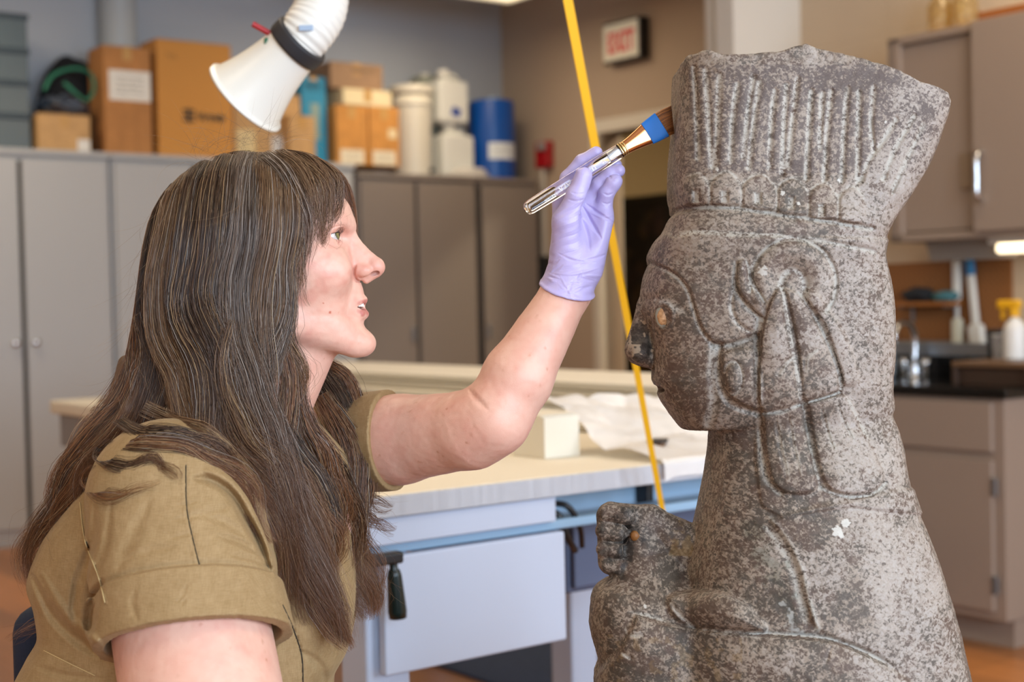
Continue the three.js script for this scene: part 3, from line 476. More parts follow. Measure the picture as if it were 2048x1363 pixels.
// ------------------------------------------------------------------ workbenches
const TY = 0.908;
M.benchTop = mat(0xece4d2, 0.8, { bumpMap: grainT, bumpScale: 0.0006 });
M.benchEdge = mat(0xdfe2ea, 0.75, { bumpMap: grainT, bumpScale: 0.0012 });
M.bench = mat(0xc3cde0, 0.35);
M.blueSteel = mat(0x8fb0cb, 0.35);
{
  const u0 = 1.0, u1 = 2.06, w0 = 1.73, w1 = 2.48, L = u1 - u0, D = w1 - w0, um = (u0 + u1) / 2, wm = (w0 + w1) / 2, X = (u) => u - um, Z = (w) => -(w - wm);
  const o = thing('crank_workbench', 'white height-adjustable workbench with blue steel frame and black hand crank', 'workbench', room(um, 0, wm));
  part('bench_top', box(L, 0.03, D, 0, TY - 0.015, 0, 0.006), M.benchTop, o);
  part('edge_band', box(L + 0.004, 0.031, 0.006, 0, TY - 0.0165, D / 2 + 0.001, 0.002), M.benchEdge, o);
  const uE = onW(1128, 1010, w0).u, yA = onW(1128, 1042, w0).y, yB = onW(1128, 1062, w0).y, yC = onW(1138, 1283, w0).y, uP = onW(1139, 1150, w0).u;
  part('drawer_front', box(uE - u0 - 0.02, TY - 0.034 - yA, 0.03, X((uE + u0) / 2), (TY - 0.034 + yA) / 2, D / 2 - 0.022, 0.003), M.bench, o);
  part('frame_rail', box(L - 0.04, yA - yB, 0.05, 0, (yA + yB) / 2, D / 2 - 0.045, 0.004), M.blueSteel, o, 'blue steel rail');
  part('modesty_panel', box(uP - u0 - 0.07, yB - 0.003 - yC, 0.018, X((uP + u0 + 0.07) / 2), (yB + yC) / 2, D / 2 - 0.018, 0.004), M.bench, o);
  part('apron_beam', box(u1 - uE - 0.04, TY - 0.04 - yB, 0.04, X((u1 + uE) / 2), (TY - 0.034 + yB) / 2, D / 2 - 0.13, 0.004), M.blueSteel, o, 'blue steel beam');
  part('apron_bracket', box(0.016, TY - 0.05 - yB, 0.05, X(onW(1286, 1000, w0 + 0.1).u), (TY - 0.034 + yB) / 2, D / 2 - 0.105, 0.003), M.black, o);
  for (const [u, w] of [[u0 + 0.09, w0 + 0.07], [u0 + 0.09, w1 - 0.07], [u1 - 0.09, w0 + 0.15], [u1 - 0.09, w1 - 0.07]]) { const lg = part('leg', merge([box(0.075, TY - 0.12, 0.075, X(u), (TY - 0.12) / 2 + 0.06, Z(w), 0.006)]), M.bench, o); part('foot', cyl(0.03, 0.022, 0.06, X(u), 0.03, Z(w), 20), M.black, lg); }
  const ck = onW(790, 1115, w0 - 0.05), kx = X(ck.u), ky = ck.y, kz = D / 2 + 0.045;
  const cr = part('crank', merge([box(0.115, 0.017, 0.02, kx - 0.045, ky, kz, 0.004), cyl(0.012, 0.012, 0.09).rotateX(Math.PI / 2).translate(kx - 0.09, ky, kz - 0.04)]), M.black, o, 'black hand crank');
  part('crank_grip', lathe([[0, -0.082], [0.0125, -0.08], [0.0135, -0.07], [0.0105, -0.02], [0.0085, -0.012], [0.006, -0.01], [0.006, 0]], 24).rotateZ(0.07).translate(kx, ky - 0.006, kz), mat(0x14221f, 0.25), cr);
  part('cable', tube([[X(uE) + 0.005, TY - 0.05, D / 2 - 0.05], [X(uE) + 0.03, TY - 0.055, D / 2 - 0.03], [X(uE) + 0.055, TY - 0.09, D / 2 - 0.03], [X(uE) + 0.085, TY - 0.13, D / 2 - 0.06]], 0.005, 30, 8), M.black, o, 'looped black cable');
  part('cable', tube([[X(uE) + 0.005, TY - 0.06, D / 2 - 0.06], [X(uE) + 0.02, TY - 0.07, D / 2 - 0.04], [X(uE) + 0.04, TY - 0.11, D / 2 - 0.04], [X(uE) + 0.07, TY - 0.135, D / 2 - 0.06]], 0.006, 30, 8), M.black, o, 'looped black cable');
  const bk = part('hanging_drawer', box(0.34, 0.13, 0.5, X(1.72), 0.735, -0.06, 0.006), mat(0x49526a, 0.5), o);
  part('drawer_face', box(0.32, 0.11, 0.012, X(1.72), 0.735, 0.196, 0.004), mat(0x59637c, 0.5), bk);
}
{
  const u0 = 1.5, u1 = 2.95, w0 = 2.5, w1 = 4.38, L = u1 - u0, D = w1 - w0, um = (u0 + u1) / 2, wm = (w0 + w1) / 2;
  const o = thing('long_workbench', 'long white-topped workbench behind the crank workbench, its far corner showing left of the woman', 'workbench', room(um, 0, wm));
  part('bench_top', box(L, 0.04, D, 0, TY - 0.02, 0, 0.008), M.benchTop, o);
  part('apron', merge([box(L - 0.06, 0.1, 0.03, 0, TY - 0.09, D / 2 - 0.06), box(L - 0.06, 0.1, 0.03, 0, TY - 0.09, -D / 2 + 0.06), box(0.03, 0.1, D - 0.09, -L / 2 + 0.03, TY - 0.09, 0), box(0.03, 0.1, D - 0.09, L / 2 - 0.03, TY - 0.09, 0)]), mat(0x8d8a88, 0.5), o);
  for (const [sx, sz] of [[-1, -1], [-1, 1], [1, -1], [1, 1]]) { const lg = part('leg', box(0.07, TY - 0.07, 0.07, sx * (L / 2 - 0.09), (TY - 0.07) / 2 + 0.03, sz * (D / 2 - 0.09), 0.005), M.blueSteel, o); part('foot', cyl(0.028, 0.02, 0.03, sx * (L / 2 - 0.09), 0.015, sz * (D / 2 - 0.09), 16), M.black, lg); }
}
{ // stack of padded boards lying across both benches: every board a thing
  const tones = [0xe9e0cb, 0xdcd8cc, 0xefe6d2, 0xd8cfba, 0xece5d6], r = rng(9); let y = TY + 0.0006;
  const where = ['lowest of the stack on the benches', 'second from the bottom of the stack', 'middle one of the stack of five', 'second from the top of the stack', 'topmost of the stack, carrying the white bowl'];
  for (let i = 0; i < 5; i++) {
    const th = 0.016 + 0.006 * r(), u0 = 1.88 + 0.035 * i * (0.6 + 0.4 * r()), u1 = 2.38 - 0.015 * i, w0 = 1.93 + 0.05 * i, w1 = 4.36 - 0.04 * r();
    const o = thing('padded_board', 'cream padded board lying flat, ' + where[i], 'board', room((u0 + u1) / 2, y, (w0 + w1) / 2), ROOM_TURN + (r() - 0.5) * 0.008);
    part('board_sheet', box(u1 - u0, th, w1 - w0, 0, th / 2, 0, 0.006), mat(tones[i], 0.8, { bumpMap: grainT, bumpScale: 0.0008 }), o);
    part('foam_edge', box(0.006, th * 0.7, w1 - w0 - 0.02, -(u1 - u0) / 2 - 0.001, th / 2, 0, 0.002), mat(0xb9b2a2, 0.9), o);
    y += th + 0.0008;
  }
  const bp = onY(815, 697, y + 0.02), bw = thing('white_bowl', 'shallow white bowl on the far end of the padded boards', 'bowl', room(Math.min(bp.u, 2.26), y, Math.min(bp.w, 4.2)));
  part('bowl_wall', lathe([[0, 0], [0.06, 0], [0.088, 0.03], [0.098, 0.034], [0.098, 0.038], [0.086, 0.036], [0.058, 0.006], [0, 0.006]], 40), mat(0xeef1f3, 0.35), bw);
  part('foot_ring', lathe([[0.045, 0.0], [0.055, 0.0], [0.055, 0.004], [0.045, 0.004]], 32), mat(0xe3e6e8, 0.4), bw);
}
{ // cream box, small block, crumpled white sheet
  const p = onY(1090, 918, TY), w = 0.078, h = 0.072, d = 0.095, o = thing('cream_box', 'small cream cardboard box standing open on the white workbench', 'box', room(p.u + w / 2, TY + 0.0005, p.w + d / 2));
  const cm = mat(0xe9e3d3, 0.8); const t = 0.003;
  part('front_wall', box(w, h, t, 0, h / 2, d / 2 - t / 2, 0.001), cm, o); part('back_wall', box(w, h, t, 0, h / 2, -d / 2 + t / 2, 0.001), cm, o);
  for (const s of [-1, 1]) part('side_wall', box(t, h, d - 2 * t, s * (w / 2 - t / 2), h / 2, 0, 0.001), cm, o);
  part('bottom', box(w - 2 * t, t, d - 2 * t, 0, t / 2, 0, 0.001), cm, o);
  part('lid_flap', box(w, t, d * 0.9, 0, h + 0.002, -0.006, 0.001).rotateX(0.03), cm, o);
  const q = onY(1342, 902, TY + 0.004), bl = thing('wooden_block', 'small dark brown wooden block lying by the crumpled white sheet', 'block', room(q.u - 0.03, TY + 0.0005, q.w), ROOM_TURN + 0.5);
  part('block_body', box(0.044, 0.026, 0.028, 0, 0.0135, 0, 0.002), mat(0x6b4a2a, 0.6), bl); part('block_face', box(0.0446, 0.007, 0.0286, 0, 0.0235, 0, 0.002), mat(0x2a2320, 0.5), bl);
  // sheet: a crumpled polythene film hanging over the bench edge and drawn up over the near ends of the boards
  const g = new THREE.PlaneGeometry(0.36, 0.34, 90, 90).rotateX(-Math.PI / 2), ps = g.attributes.position;
  for (let i = 0; i < ps.count; i++) {
    let x = ps.getX(i), z = ps.getZ(i) + 0.44; const w = -z + 0.2 + 1.735 - 0.2, n = fbm(x * 11 + 3, z * 9, 2, 4), m2 = Math.abs(fbm(x * 6 + 8, z * 5 + 2, 7, 3));   // z grows towards the room
    let y, zz = z; const t = -z + 0.61;                  // distance run from the hanging end
    const drop = 0.045 + 0.03 * vnoise(x * 7, 3, 1) + 0.02 * x;
    if (t < drop) { y = -(drop - t) + 0.004; zz = 0.012 + 0.006 * n; } else { const q = t - drop; zz = 0.006 - q; y = 0.008 + Math.max(0, (q - 0.14) * 0.46) * (q < 0.42 ? 1 : 1) - Math.max(0, (q - 0.42) * 0.46) + (0.03 * m2 + 0.016 * (n + 0.4)) * sstep(0, 0.12, q); }
    ps.setXYZ(i, x + 0.012 * n, y, zz);
  }
  g.computeVertexNormals();
  const sp = onY(1385, 930, TY), st = thing('plastic_sheet', 'crumpled white plastic sheet draped over the front edge of the workbench behind the statue', 'plastic sheet', room(sp.u + 0.15, TY, 1.722));
  part('film', g, new THREE.MeshPhysicalMaterial({ color: 0xf0eeec, roughness: 0.45, transmission: 0.25, thickness: 0, side: THREE.DoubleSide }), st);
}

// ------------------------------------------------------------------ yellow strap hanging from the ceiling
{
  const A = spot(1331, 1052, 2.31), B = spot(1131, 0, 1.95), dir = B.clone().sub(A).normalize(), up = A.clone().addScaledVector(dir, (CEIL - A.y) / dir.y);
  const o = thing('yellow_strap', 'yellow webbing strap hanging slantwise from the ceiling behind the gloved hand', 'strap', A, 0);
  const n = 60, pos = [], idx = [], side0 = new THREE.Vector3().crossVectors(dir, new THREE.Vector3(0, 0, 1)).normalize(), V = new THREE.Vector3();
  for (let i = 0; i <= n; i++) { const t = i / n, c = up.clone().sub(A).multiplyScalar(t).addScaledVector(side0, 0.004 * Math.sin(t * Math.PI)), a = 0.35 * Math.sin(t * 2.2), s = side0.clone().applyAxisAngle(dir, a), nn = V.crossVectors(s, dir).clone(), hw = mix(0.0043, 0.0068, sstep(0, 0.3, t)); for (const [k, m] of [[-1, -1], [1, -1], [1, 1], [-1, 1]]) { const q = c.clone().addScaledVector(s, k * hw).addScaledVector(nn, m * 0.0011); pos.push(q.x, q.y, q.z); } }
  for (let i = 0; i < n; i++) for (let k = 0; k < 4; k++) { const a = i * 4 + k, b = i * 4 + (k + 1) % 4; idx.push(a, b, a + 4, b, b + 4, a + 4); }
  idx.push(0, 2, 1, 0, 3, 2, n * 4, n * 4 + 1, n * 4 + 2, n * 4, n * 4 + 2, n * 4 + 3);
  const g = new THREE.BufferGeometry(); g.setAttribute('position', new THREE.Float32BufferAttribute(pos, 3)); g.setIndex(idx); const g2 = g.toNonIndexed(); g2.computeVertexNormals();
  part('webbing', g2, M.yellow, o);
  part('ceiling_hook', merge([new THREE.TorusGeometry(0.02, 0.004, 10, 24), cyl(0.02, 0.02, 0.01, 0, 0.022, 0)]).translate(...up.clone().sub(A).add(new THREE.Vector3(0, -0.027, 0)).toArray()), M.steel, o);
}

// ------------------------------------------------------------------ fume extractor hood on its flexible duct
{
  const Z = 2.0, P = (x, y, d = Z) => spot(x, y, d), s = Z / F, base = P(595, 88), o = thing('extractor_hood', 'white fume extractor hood hanging on a ribbed flexible duct with a black clamp ring', 'extractor hood', base, 0);
  const mouth = P(493, 194, Z + 0.03), ax = mouth.clone().sub(base), L = ax.length(), q = new THREE.Quaternion().setFromUnitVectors(new THREE.Vector3(0, 1, 0), ax.clone().normalize());
  const place = (g) => g.applyQuaternion(q);
  const r0 = 53 * s, r1 = 86 * s, prof = [];
  for (let i = 0; i <= 24; i++) { const t = i / 24; prof.push([mix(r0, r1, 0.35 * t + 0.65 * Math.pow(t, 2.3)), t * L]); }
  part('bell', place(lathe([...prof, [r1 + 0.004, L], [r1 + 0.004, L + 0.004], [r1 - 0.003, L + 0.004], ...prof.slice().reverse().map(([r, y]) => [r - 0.003, y])], 64)), mat(0xe6e4da, 0.35), o);
  part('clamp_ring', place(lathe([[r0 - 0.002, -0.012], [r0 + 0.004, -0.012], [r0 + 0.005, -0.008], [r0 + 0.005, 0.006], [r0 + 0.004, 0.01], [r0 - 0.002, 0.01]], 56)), M.rubber, o, 'black clamp ring');
  // ribbed duct swept along a curve
  const pts = [P(595, 88), P(616, 62), P(640, 20, Z + 0.01), P(640, -60, Z + 0.03), P(600, -170, Z + 0.06), P(560, -330, Z + 0.1), P(560, -620, Z + 0.12)].map((v) => v.sub(base));
  const c = new THREE.CatmullRomCurve3(pts), n = 420, m = 40, pos = [], idx = [], fr = c.computeFrenetFrames(n, false), cl = c.getLength();
  for (let i = 0; i <= n; i++) { const t = i / n, p = c.getPointAt(t), rr = 50 * s * (1 + 0.022 * Math.cos(t * cl / 0.0085 * 2 * Math.PI)) + sstep(0, 0.05, t) * 3 * s; for (let k = 0; k <= m; k++) { const a = k / m * 2 * Math.PI, v = p.clone().addScaledVector(fr.normals[i], Math.cos(a) * rr).addScaledVector(fr.binormals[i], Math.sin(a) * rr); pos.push(v.x, v.y, v.z); } }
  for (let i = 0; i < n; i++) for (let k = 0; k < m; k++) { const a = i * (m + 1) + k; idx.push(a, a + 1, a + m + 1, a + 1, a + m + 2, a + m + 1); }
  const g = new THREE.BufferGeometry(); g.setAttribute('position', new THREE.Float32BufferAttribute(pos, 3)); g.setIndex(idx); g.computeVertexNormals();
  part('flexible_duct', g, mat(0xe2e0d8, 0.5, { side: THREE.DoubleSide }), o);
  const h0 = P(552, 74, Z - 0.01).sub(base), h1 = P(505, 48, Z - 0.02).sub(base);
  part('damper_lever', tube([h0, h0.clone().lerp(h1, 0.5), h1], 0.0042, 12, 10), M.red, o, 'red damper lever');
  part('clip', box(0.007, 0.012, 0.007, ...P(533, 84, Z - 0.02).sub(base).toArray(), 0.003), mat(0x2f6a4f, 0.5), o);
  part('maker_plate', box(0.02, 0.008, 0.002, ...P(612, 56, Z - 0.041).sub(base).toArray(), 0.001).rotateZ(0), mat(0x9fb4cc, 0.5), o);
}

// ------------------------------------------------------------------ sculpting: solids as distance fields, meshed by surface nets
// Sculpting space: x, y as in the frame at 1.41 m (y down), c towards the lens; one unit is S0 metres.
const DEP = 1.41, S0 = DEP / F;
function toWorld(x, y, c) { return new THREE.Vector3((x - CX) * S0, (CY - y) * S0, -DEP + c * S0).applyMatrix4(CAM_M); }
const P = (px, py, c = 0) => { const k = 1 - c / F; return [CX + (px - CX) * k, CY + (py - CY) * k, c]; };   // where a sight at px, py stands when it lies c nearer
const NX = new THREE.Vector3(1, 0, 0).transformDirection(CAM_M), NY = new THREE.Vector3(0, -1, 0).transformDirection(CAM_M), NC = new THREE.Vector3(0, 0, 1).transformDirection(CAM_M);
const smin = (a, b, k) => { const h = Math.max(k - Math.abs(a - b), 0) / k; return Math.min(a, b) - h * h * k * 0.25; };
const smax = (a, b, k) => -smin(-a, -b, k);
function cap(x, y, c, A, ra, B, rb) { // tapered capsule
  const bx = B[0] - A[0], by = B[1] - A[1], bc = B[2] - A[2], px = x - A[0], py = y - A[1], pc = c - A[2];
  let t = (px * bx + py * by + pc * bc) / (bx * bx + by * by + bc * bc); t = t < 0 ? 0 : t > 1 ? 1 : t;
  const dx = px - bx * t, dy = py - by * t, dc = pc - bc * t;
  return Math.sqrt(dx * dx + dy * dy + dc * dc) - (ra + (rb - ra) * t);
}
function ell(x, y, c, O, rx, ry, rc) { const a = (x - O[0]) / rx, b = (y - O[1]) / ry, d = (c - O[2]) / rc, k = Math.sqrt(a * a + b * b + d * d); const g = Math.sqrt(a * a / (rx * rx) + b * b / (ry * ry) + d * d / (rc * rc)); return g < 1e-9 ? -Math.min(rx, ry, rc) : k * (k - 1) / g; }
const chain = (x, y, c, list, k) => { let d = 1e9; for (let i = 0; i + 1 < list.length; i++) d = smin(d, cap(x, y, c, list[i][0], list[i][1], list[i + 1][0], list[i + 1][1]), k); return d; };
function spline(pts, per = 10) { // Catmull-Rom through points of any length
  const out = [], n = pts.length;
  for (let i = 0; i < n - 1; i++) { const a = pts[Math.max(i - 1, 0)], b = pts[i], c = pts[i + 1], d = pts[Math.min(i + 2, n - 1)]; for (let k = 0; k < per; k++) { const t = k / per, t2 = t * t, t3 = t2 * t; out.push(b.map((_, j) => 0.5 * (2 * b[j] + (c[j] - a[j]) * t + (2 * a[j] - 5 * b[j] + 4 * c[j] - d[j]) * t2 + (3 * b[j] - a[j] - 3 * c[j] + d[j]) * t3))); } }
  out.push(pts[n - 1].slice()); return out;
}
class Relief { // low relief cut into or raised from a surface, as a map of heights
  constructor(x0, y0, x1, y1) { this.x0 = x0; this.y0 = y0; this.w = Math.ceil(x1 - x0); this.h = Math.ceil(y1 - y0); this.d = new Float32Array(this.w * this.h); }
  each(bx0, by0, bx1, by1, fn) { for (let j = Math.max(0, Math.floor(by0 - this.y0)); j < Math.min(this.h, by1 - this.y0); j++) for (let i = Math.max(0, Math.floor(bx0 - this.x0)); i < Math.min(this.w, bx1 - this.x0); i++) fn(i + this.x0, j + this.y0, j * this.w + i); }
  stroke(pts, width, height, { taper = 0, smooth = true, power = 1 } = {}) {
    const L = smooth && pts.length > 2 ? spline(pts, 4) : pts, n = L.length - 1, xs = L.map((p) => p[0]), ys = L.map((p) => p[1]);
    const X0 = Math.floor(Math.min(...xs) - width), Y0 = Math.floor(Math.min(...ys) - width), w = Math.ceil(Math.max(...xs) + width) - X0 + 1, h = Math.ceil(Math.max(...ys) + width) - Y0 + 1, best = new Float32Array(w * h);
    for (let s = 0; s < n; s++) {
      const [ax, ay] = L[s], [bx, by] = L[s + 1], dx = bx - ax, dy = by - ay, q = dx * dx + dy * dy || 1;
      const i0 = Math.floor(Math.min(ax, bx) - width) - X0, i1 = Math.ceil(Math.max(ax, bx) + width) - X0, j0 = Math.floor(Math.min(ay, by) - width) - Y0, j1 = Math.ceil(Math.max(ay, by) + width) - Y0;
      for (let j = Math.max(0, j0); j <= Math.min(h - 1, j1); j++) for (let i = Math.max(0, i0); i <= Math.min(w - 1, i1); i++) {
        const x = i + X0 - ax, y = j + Y0 - ay; let t = (x * dx + y * dy) / q; t = t < 0 ? 0 : t > 1 ? 1 : t;
        const ex = x - dx * t, ey = y - dy * t, d = Math.sqrt(ex * ex + ey * ey); if (d >= width) continue;
        const along = (s + t) / n, e = taper ? Math.min(1, along / taper, (1 - along) / taper) : 1, v = Math.max(0, 1 - d / (width * (0.4 + 0.6 * e))); if (v <= 0) continue;
        let g = v * v * (3 - 2 * v); if (power !== 1) g = Math.pow(g, power); g *= height * (0.3 + 0.7 * e); const k = j * w + i; if (Math.abs(g) > Math.abs(best[k])) best[k] = g;
      }
    }
    for (let j = 0; j < h; j++) { const y = j + Y0 - this.y0; if (y < 0 || y >= this.h) continue; for (let i = 0; i < w; i++) { const x = i + X0 - this.x0; if (x >= 0 && x < this.w) this.d[Math.floor(y) * this.w + Math.floor(x)] += best[j * w + i]; } }
    return this;
  }
  area(poly, height, edge, dome = 0, smooth = true) {
    const L = smooth ? spline([...poly, poly[0]], 3) : [...poly, poly[0]], xs = L.map((p) => p[0]), ys = L.map((p) => p[1]);
    this.each(Math.min(...xs) - edge, Math.min(...ys) - edge, Math.max(...xs) + edge, Math.max(...ys) + edge, (x, y, k) => {
      let d = 1e9, inside = false;
      for (let i = 0; i < L.length - 1; i++) { const [ax, ay] = L[i], [bx, by] = L[i + 1], dx = bx - ax, dy = by - ay; let t = ((x - ax) * dx + (y - ay) * dy) / (dx * dx + dy * dy || 1); t = t < 0 ? 0 : t > 1 ? 1 : t; { const ex = x - ax - dx * t, ey = y - ay - dy * t, e2 = ex * ex + ey * ey; if (e2 < d) d = e2; } if ((ay > y) !== (by > y) && x < (bx - ax) * (y - ay) / (by - ay) + ax) inside = !inside; }
      d = Math.sqrt(d); const s = inside ? d : -d, t = clamp((s + edge * 0.5) / edge);
      this.d[k] += height * t * t * (3 - 2 * t) + (dome && s > 0 ? dome * (1 - Math.pow(1 - Math.min(1, s / (edge * 4)), 2)) : 0);
    });
    return this;
  }
  at(x, y) {
    const u = x - this.x0, v = y - this.y0; if (u < 0 || v < 0 || u >= this.w - 1 || v >= this.h - 1) return 0;
    const i = u | 0, j = v | 0, a = u - i, b = v - j, k = j * this.w + i, d = this.d;
    return (d[k] * (1 - a) + d[k + 1] * a) * (1 - b) + (d[k + this.w] * (1 - a) + d[k + this.w + 1] * a) * b;
  }
  blurred(r) { const o = new Relief(this.x0, this.y0, this.x0 + this.w, this.y0 + this.h), t = new Float32Array(this.d.length), w = this.w, h = this.h; for (let p = 0; p < 2; p++) { const src = p ? o.d : this.d; for (let j = 0; j < h; j++) for (let i = 0; i < w; i++) { let s = 0; for (let k = -r; k <= r; k++) s += src[j * w + Math.min(w - 1, Math.max(0, i + k))]; t[j * w + i] = s / (2 * r + 1); } for (let j = 0; j < h; j++) for (let i = 0; i < w; i++) { let s = 0; for (let k = -r; k <= r; k++) s += t[Math.min(h - 1, Math.max(0, j + k)) * w + i]; o.d[j * w + i] = s / (2 * r + 1); } } return o; }
}
const sightX = (x, c) => CX + (x - CX) * F / (F - c), sightY = (y, c) => CY + (y - CY) * F / (F - c);
// Meshes f = 0 inside lo..hi. paint(x, y, c, n) returns a linear colour. Output geometry is in world metres less ORIGIN.
function sculpt(f, lo, hi, cell, { origin = new THREE.Vector3(), paint = null, lip = 1.6, uvm = true, keep = null, bias = 1.25, groups = false } = {}) {
  const B = 5, n = [0, 1, 2].map((k) => Math.ceil((hi[k] - lo[k]) / cell / B)), N = B + 1, half = B * cell * 0.5, reach = half * 1.7321 * lip;
  const NXc = n[0] * B, NYc = n[1] * B, blocks = [], verts = [], nors = [], cellV = new Map();
  const SB = 5, live = new Set();
  for (let bz = 0; bz < n[2]; bz += SB) for (let by = 0; by < n[1]; by += SB) for (let bx = 0; bx < n[0]; bx += SB) { const h = half * SB; if (Math.abs(f(lo[0] + bx * B * cell + h, lo[1] + by * B * cell + h, lo[2] + bz * B * cell + h)) < reach * SB) live.add((bz / SB * 999 + by / SB) * 999 + bx / SB); }
  for (let bz = 0; bz < n[2]; bz++) for (let by = 0; by < n[1]; by++) for (let bx = 0; bx < n[0]; bx++) {
    if (!live.has((Math.floor(bz / SB) * 999 + Math.floor(by / SB)) * 999 + Math.floor(bx / SB))) continue;
    const x0 = lo[0] + bx * B * cell, y0 = lo[1] + by * B * cell, z0 = lo[2] + bz * B * cell;
    if (Math.abs(f(x0 + half, y0 + half, z0 + half)) > reach) continue;
    const v = new Float32Array(N * N * N); let pos = false, neg = false;
    for (let k = 0, q = 0; k < N; k++) for (let j = 0; j < N; j++) for (let i = 0; i < N; i++, q++) { const d = f(x0 + i * cell, y0 + j * cell, z0 + k * cell); v[q] = d; if (d < 0) neg = true; else pos = true; }
    if (!pos || !neg) continue;
    blocks.push([bx, by, bz, v]);
    for (let k = 0; k < B; k++) for (let j = 0; j < B; j++) for (let i = 0; i < B; i++) {
      const q = (k * N + j) * N + i; let m = 0, s = [0, 0, 0], cnt = 0;
      const o = [q, q + 1, q + N, q + N + 1, q + N * N, q + N * N + 1, q + N * N + N, q + N * N + N + 1];
      for (let e = 0; e < 8; e++) if (v[o[e]] < 0) m |= 1 << e;
      if (m === 0 || m === 255) continue;
      for (let a = 0; a < 8; a++) for (let ax = 0; ax < 3; ax++) { const b = a | (1 << ax); if (b === a || ((m >> a) & 1) === ((m >> b) & 1)) continue; const t = v[o[a]] / (v[o[a]] - v[o[b]]); s[0] += (a & 1) + (ax === 0 ? t : 0); s[1] += ((a >> 1) & 1) + (ax === 1 ? t : 0); s[2] += ((a >> 2) & 1) + (ax === 2 ? t : 0); cnt++; }
      let px = x0 + (i + s[0] / cnt) * cell, py = y0 + (j + s[1] / cnt) * cell, pz = z0 + (k + s[2] / cnt) * cell;
      let gx = v[o[1]] + v[o[3]] + v[o[5]] + v[o[7]] - v[o[0]] - v[o[2]] - v[o[4]] - v[o[6]], gy = v[o[2]] + v[o[3]] + v[o[6]] + v[o[7]] - v[o[0]] - v[o[1]] - v[o[4]] - v[o[5]], gz = v[o[4]] + v[o[5]] + v[o[6]] + v[o[7]] - v[o[0]] - v[o[1]] - v[o[2]] - v[o[3]];
      let gl = Math.hypot(gx, gy, gz) || 1; const d = f(px, py, pz), st = Math.max(-0.6 * cell, Math.min(0.6 * cell, d / Math.max(0.4, gl / (4 * cell))));
      px -= gx / gl * st; py -= gy / gl * st; pz -= gz / gl * st;
      const e = cell * 0.45; gx = f(px + e, py, pz) - f(px - e, py, pz); gy = f(px, py + e, pz) - f(px, py - e, pz); gz = f(px, py, pz + e) - f(px, py, pz - e); gl = Math.hypot(gx, gy, gz) || 1;
      cellV.set(((bz * B + k) * NYc + by * B + j) * NXc + bx * B + i, verts.length / 3); verts.push(px, py, pz); nors.push(gx / gl, gy / gl, gz / gl);
    }
  }
  const quads = [];
  for (const [bx, by, bz, v] of blocks) for (let k = 0; k < B; k++) for (let j = 0; j < B; j++) for (let i = 0; i < B; i++) {
    const q = (k * N + j) * N + i, s = v[q] < 0, X = bx * B + i, Y = by * B + j, Z = bz * B + k, id = (a, b, c) => cellV.get((c * NYc + b) * NXc + a);
    const face = (a, b, c, d, flip) => { if (a === undefined || b === undefined || c === undefined || d === undefined) return; flip ? quads.push(a, d, c, b) : quads.push(a, b, c, d); };
    if (s !== v[q + 1] < 0 && Y > 0 && Z > 0) face(id(X, Y - 1, Z - 1), id(X, Y, Z - 1), id(X, Y, Z), id(X, Y - 1, Z), s);
    if (s !== v[q + N] < 0 && X > 0 && Z > 0) face(id(X - 1, Y, Z - 1), id(X - 1, Y, Z), id(X, Y, Z), id(X, Y, Z - 1), s);
    if (s !== v[q + N * N] < 0 && X > 0 && Y > 0) face(id(X - 1, Y - 1, Z), id(X, Y - 1, Z), id(X, Y, Z), id(X - 1, Y, Z), s);
  }
  // split by the axis each face looks along, so that every side has its own flat uv in metres
  const map = new Map(), pos = [], nor = [], uv = [], col = [], idx = [], idx2 = [];
  const vert = (i, ax) => {
    const key = i * 3 + ax; let o = map.get(key); if (o !== undefined) return o;
    o = pos.length / 3; map.set(key, o); const x = verts[i * 3], y = verts[i * 3 + 1], c = verts[i * 3 + 2], a = nors[i * 3], b = nors[i * 3 + 1], d = nors[i * 3 + 2];
    const wp = toWorld(x, y, c).sub(origin); pos.push(wp.x, wp.y, wp.z);
    nor.push(NX.x * a + NY.x * b + NC.x * d, NX.y * a + NY.y * b + NC.y * d, NX.z * a + NY.z * b + NC.z * d);
    uv.push((ax === 0 ? c : x) * S0, (ax === 1 ? c : y) * S0);
    if (paint) { const p = paint(x, y, c, [a, b, d]); col.push(p[0], p[1], p[2]); }
    return o;
  };
  for (let q = 0; q < quads.length; q += 4) {
    const v4 = [quads[q], quads[q + 1], quads[q + 2], quads[q + 3]]; let a = 0, b = 0, d = 0; for (const i of v4) { a += nors[i * 3]; b += nors[i * 3 + 1]; d += nors[i * 3 + 2]; }
    if (keep && !keep(verts[v4[0] * 3], verts[v4[0] * 3 + 1], verts[v4[0] * 3 + 2])) continue;
    a = Math.abs(a); b = Math.abs(b); d = Math.abs(d) * bias; const ax = !uvm ? 2 : d >= a && d >= b ? 2 : a >= b ? 0 : 1, [p, r, s, t] = v4.map((i) => vert(i, ax));
    const dd = (m, n2) => (pos[m * 3] - pos[n2 * 3]) ** 2 + (pos[m * 3 + 1] - pos[n2 * 3 + 1]) ** 2 + (pos[m * 3 + 2] - pos[n2 * 3 + 2]) ** 2;
    const out = groups && ax !== 2 ? idx2 : idx; if (dd(p, s) < dd(r, t)) out.push(p, s, r, p, t, s); else out.push(p, t, r, r, t, s);
  }
  const nA = idx.length; for (const i of idx2) idx.push(i);
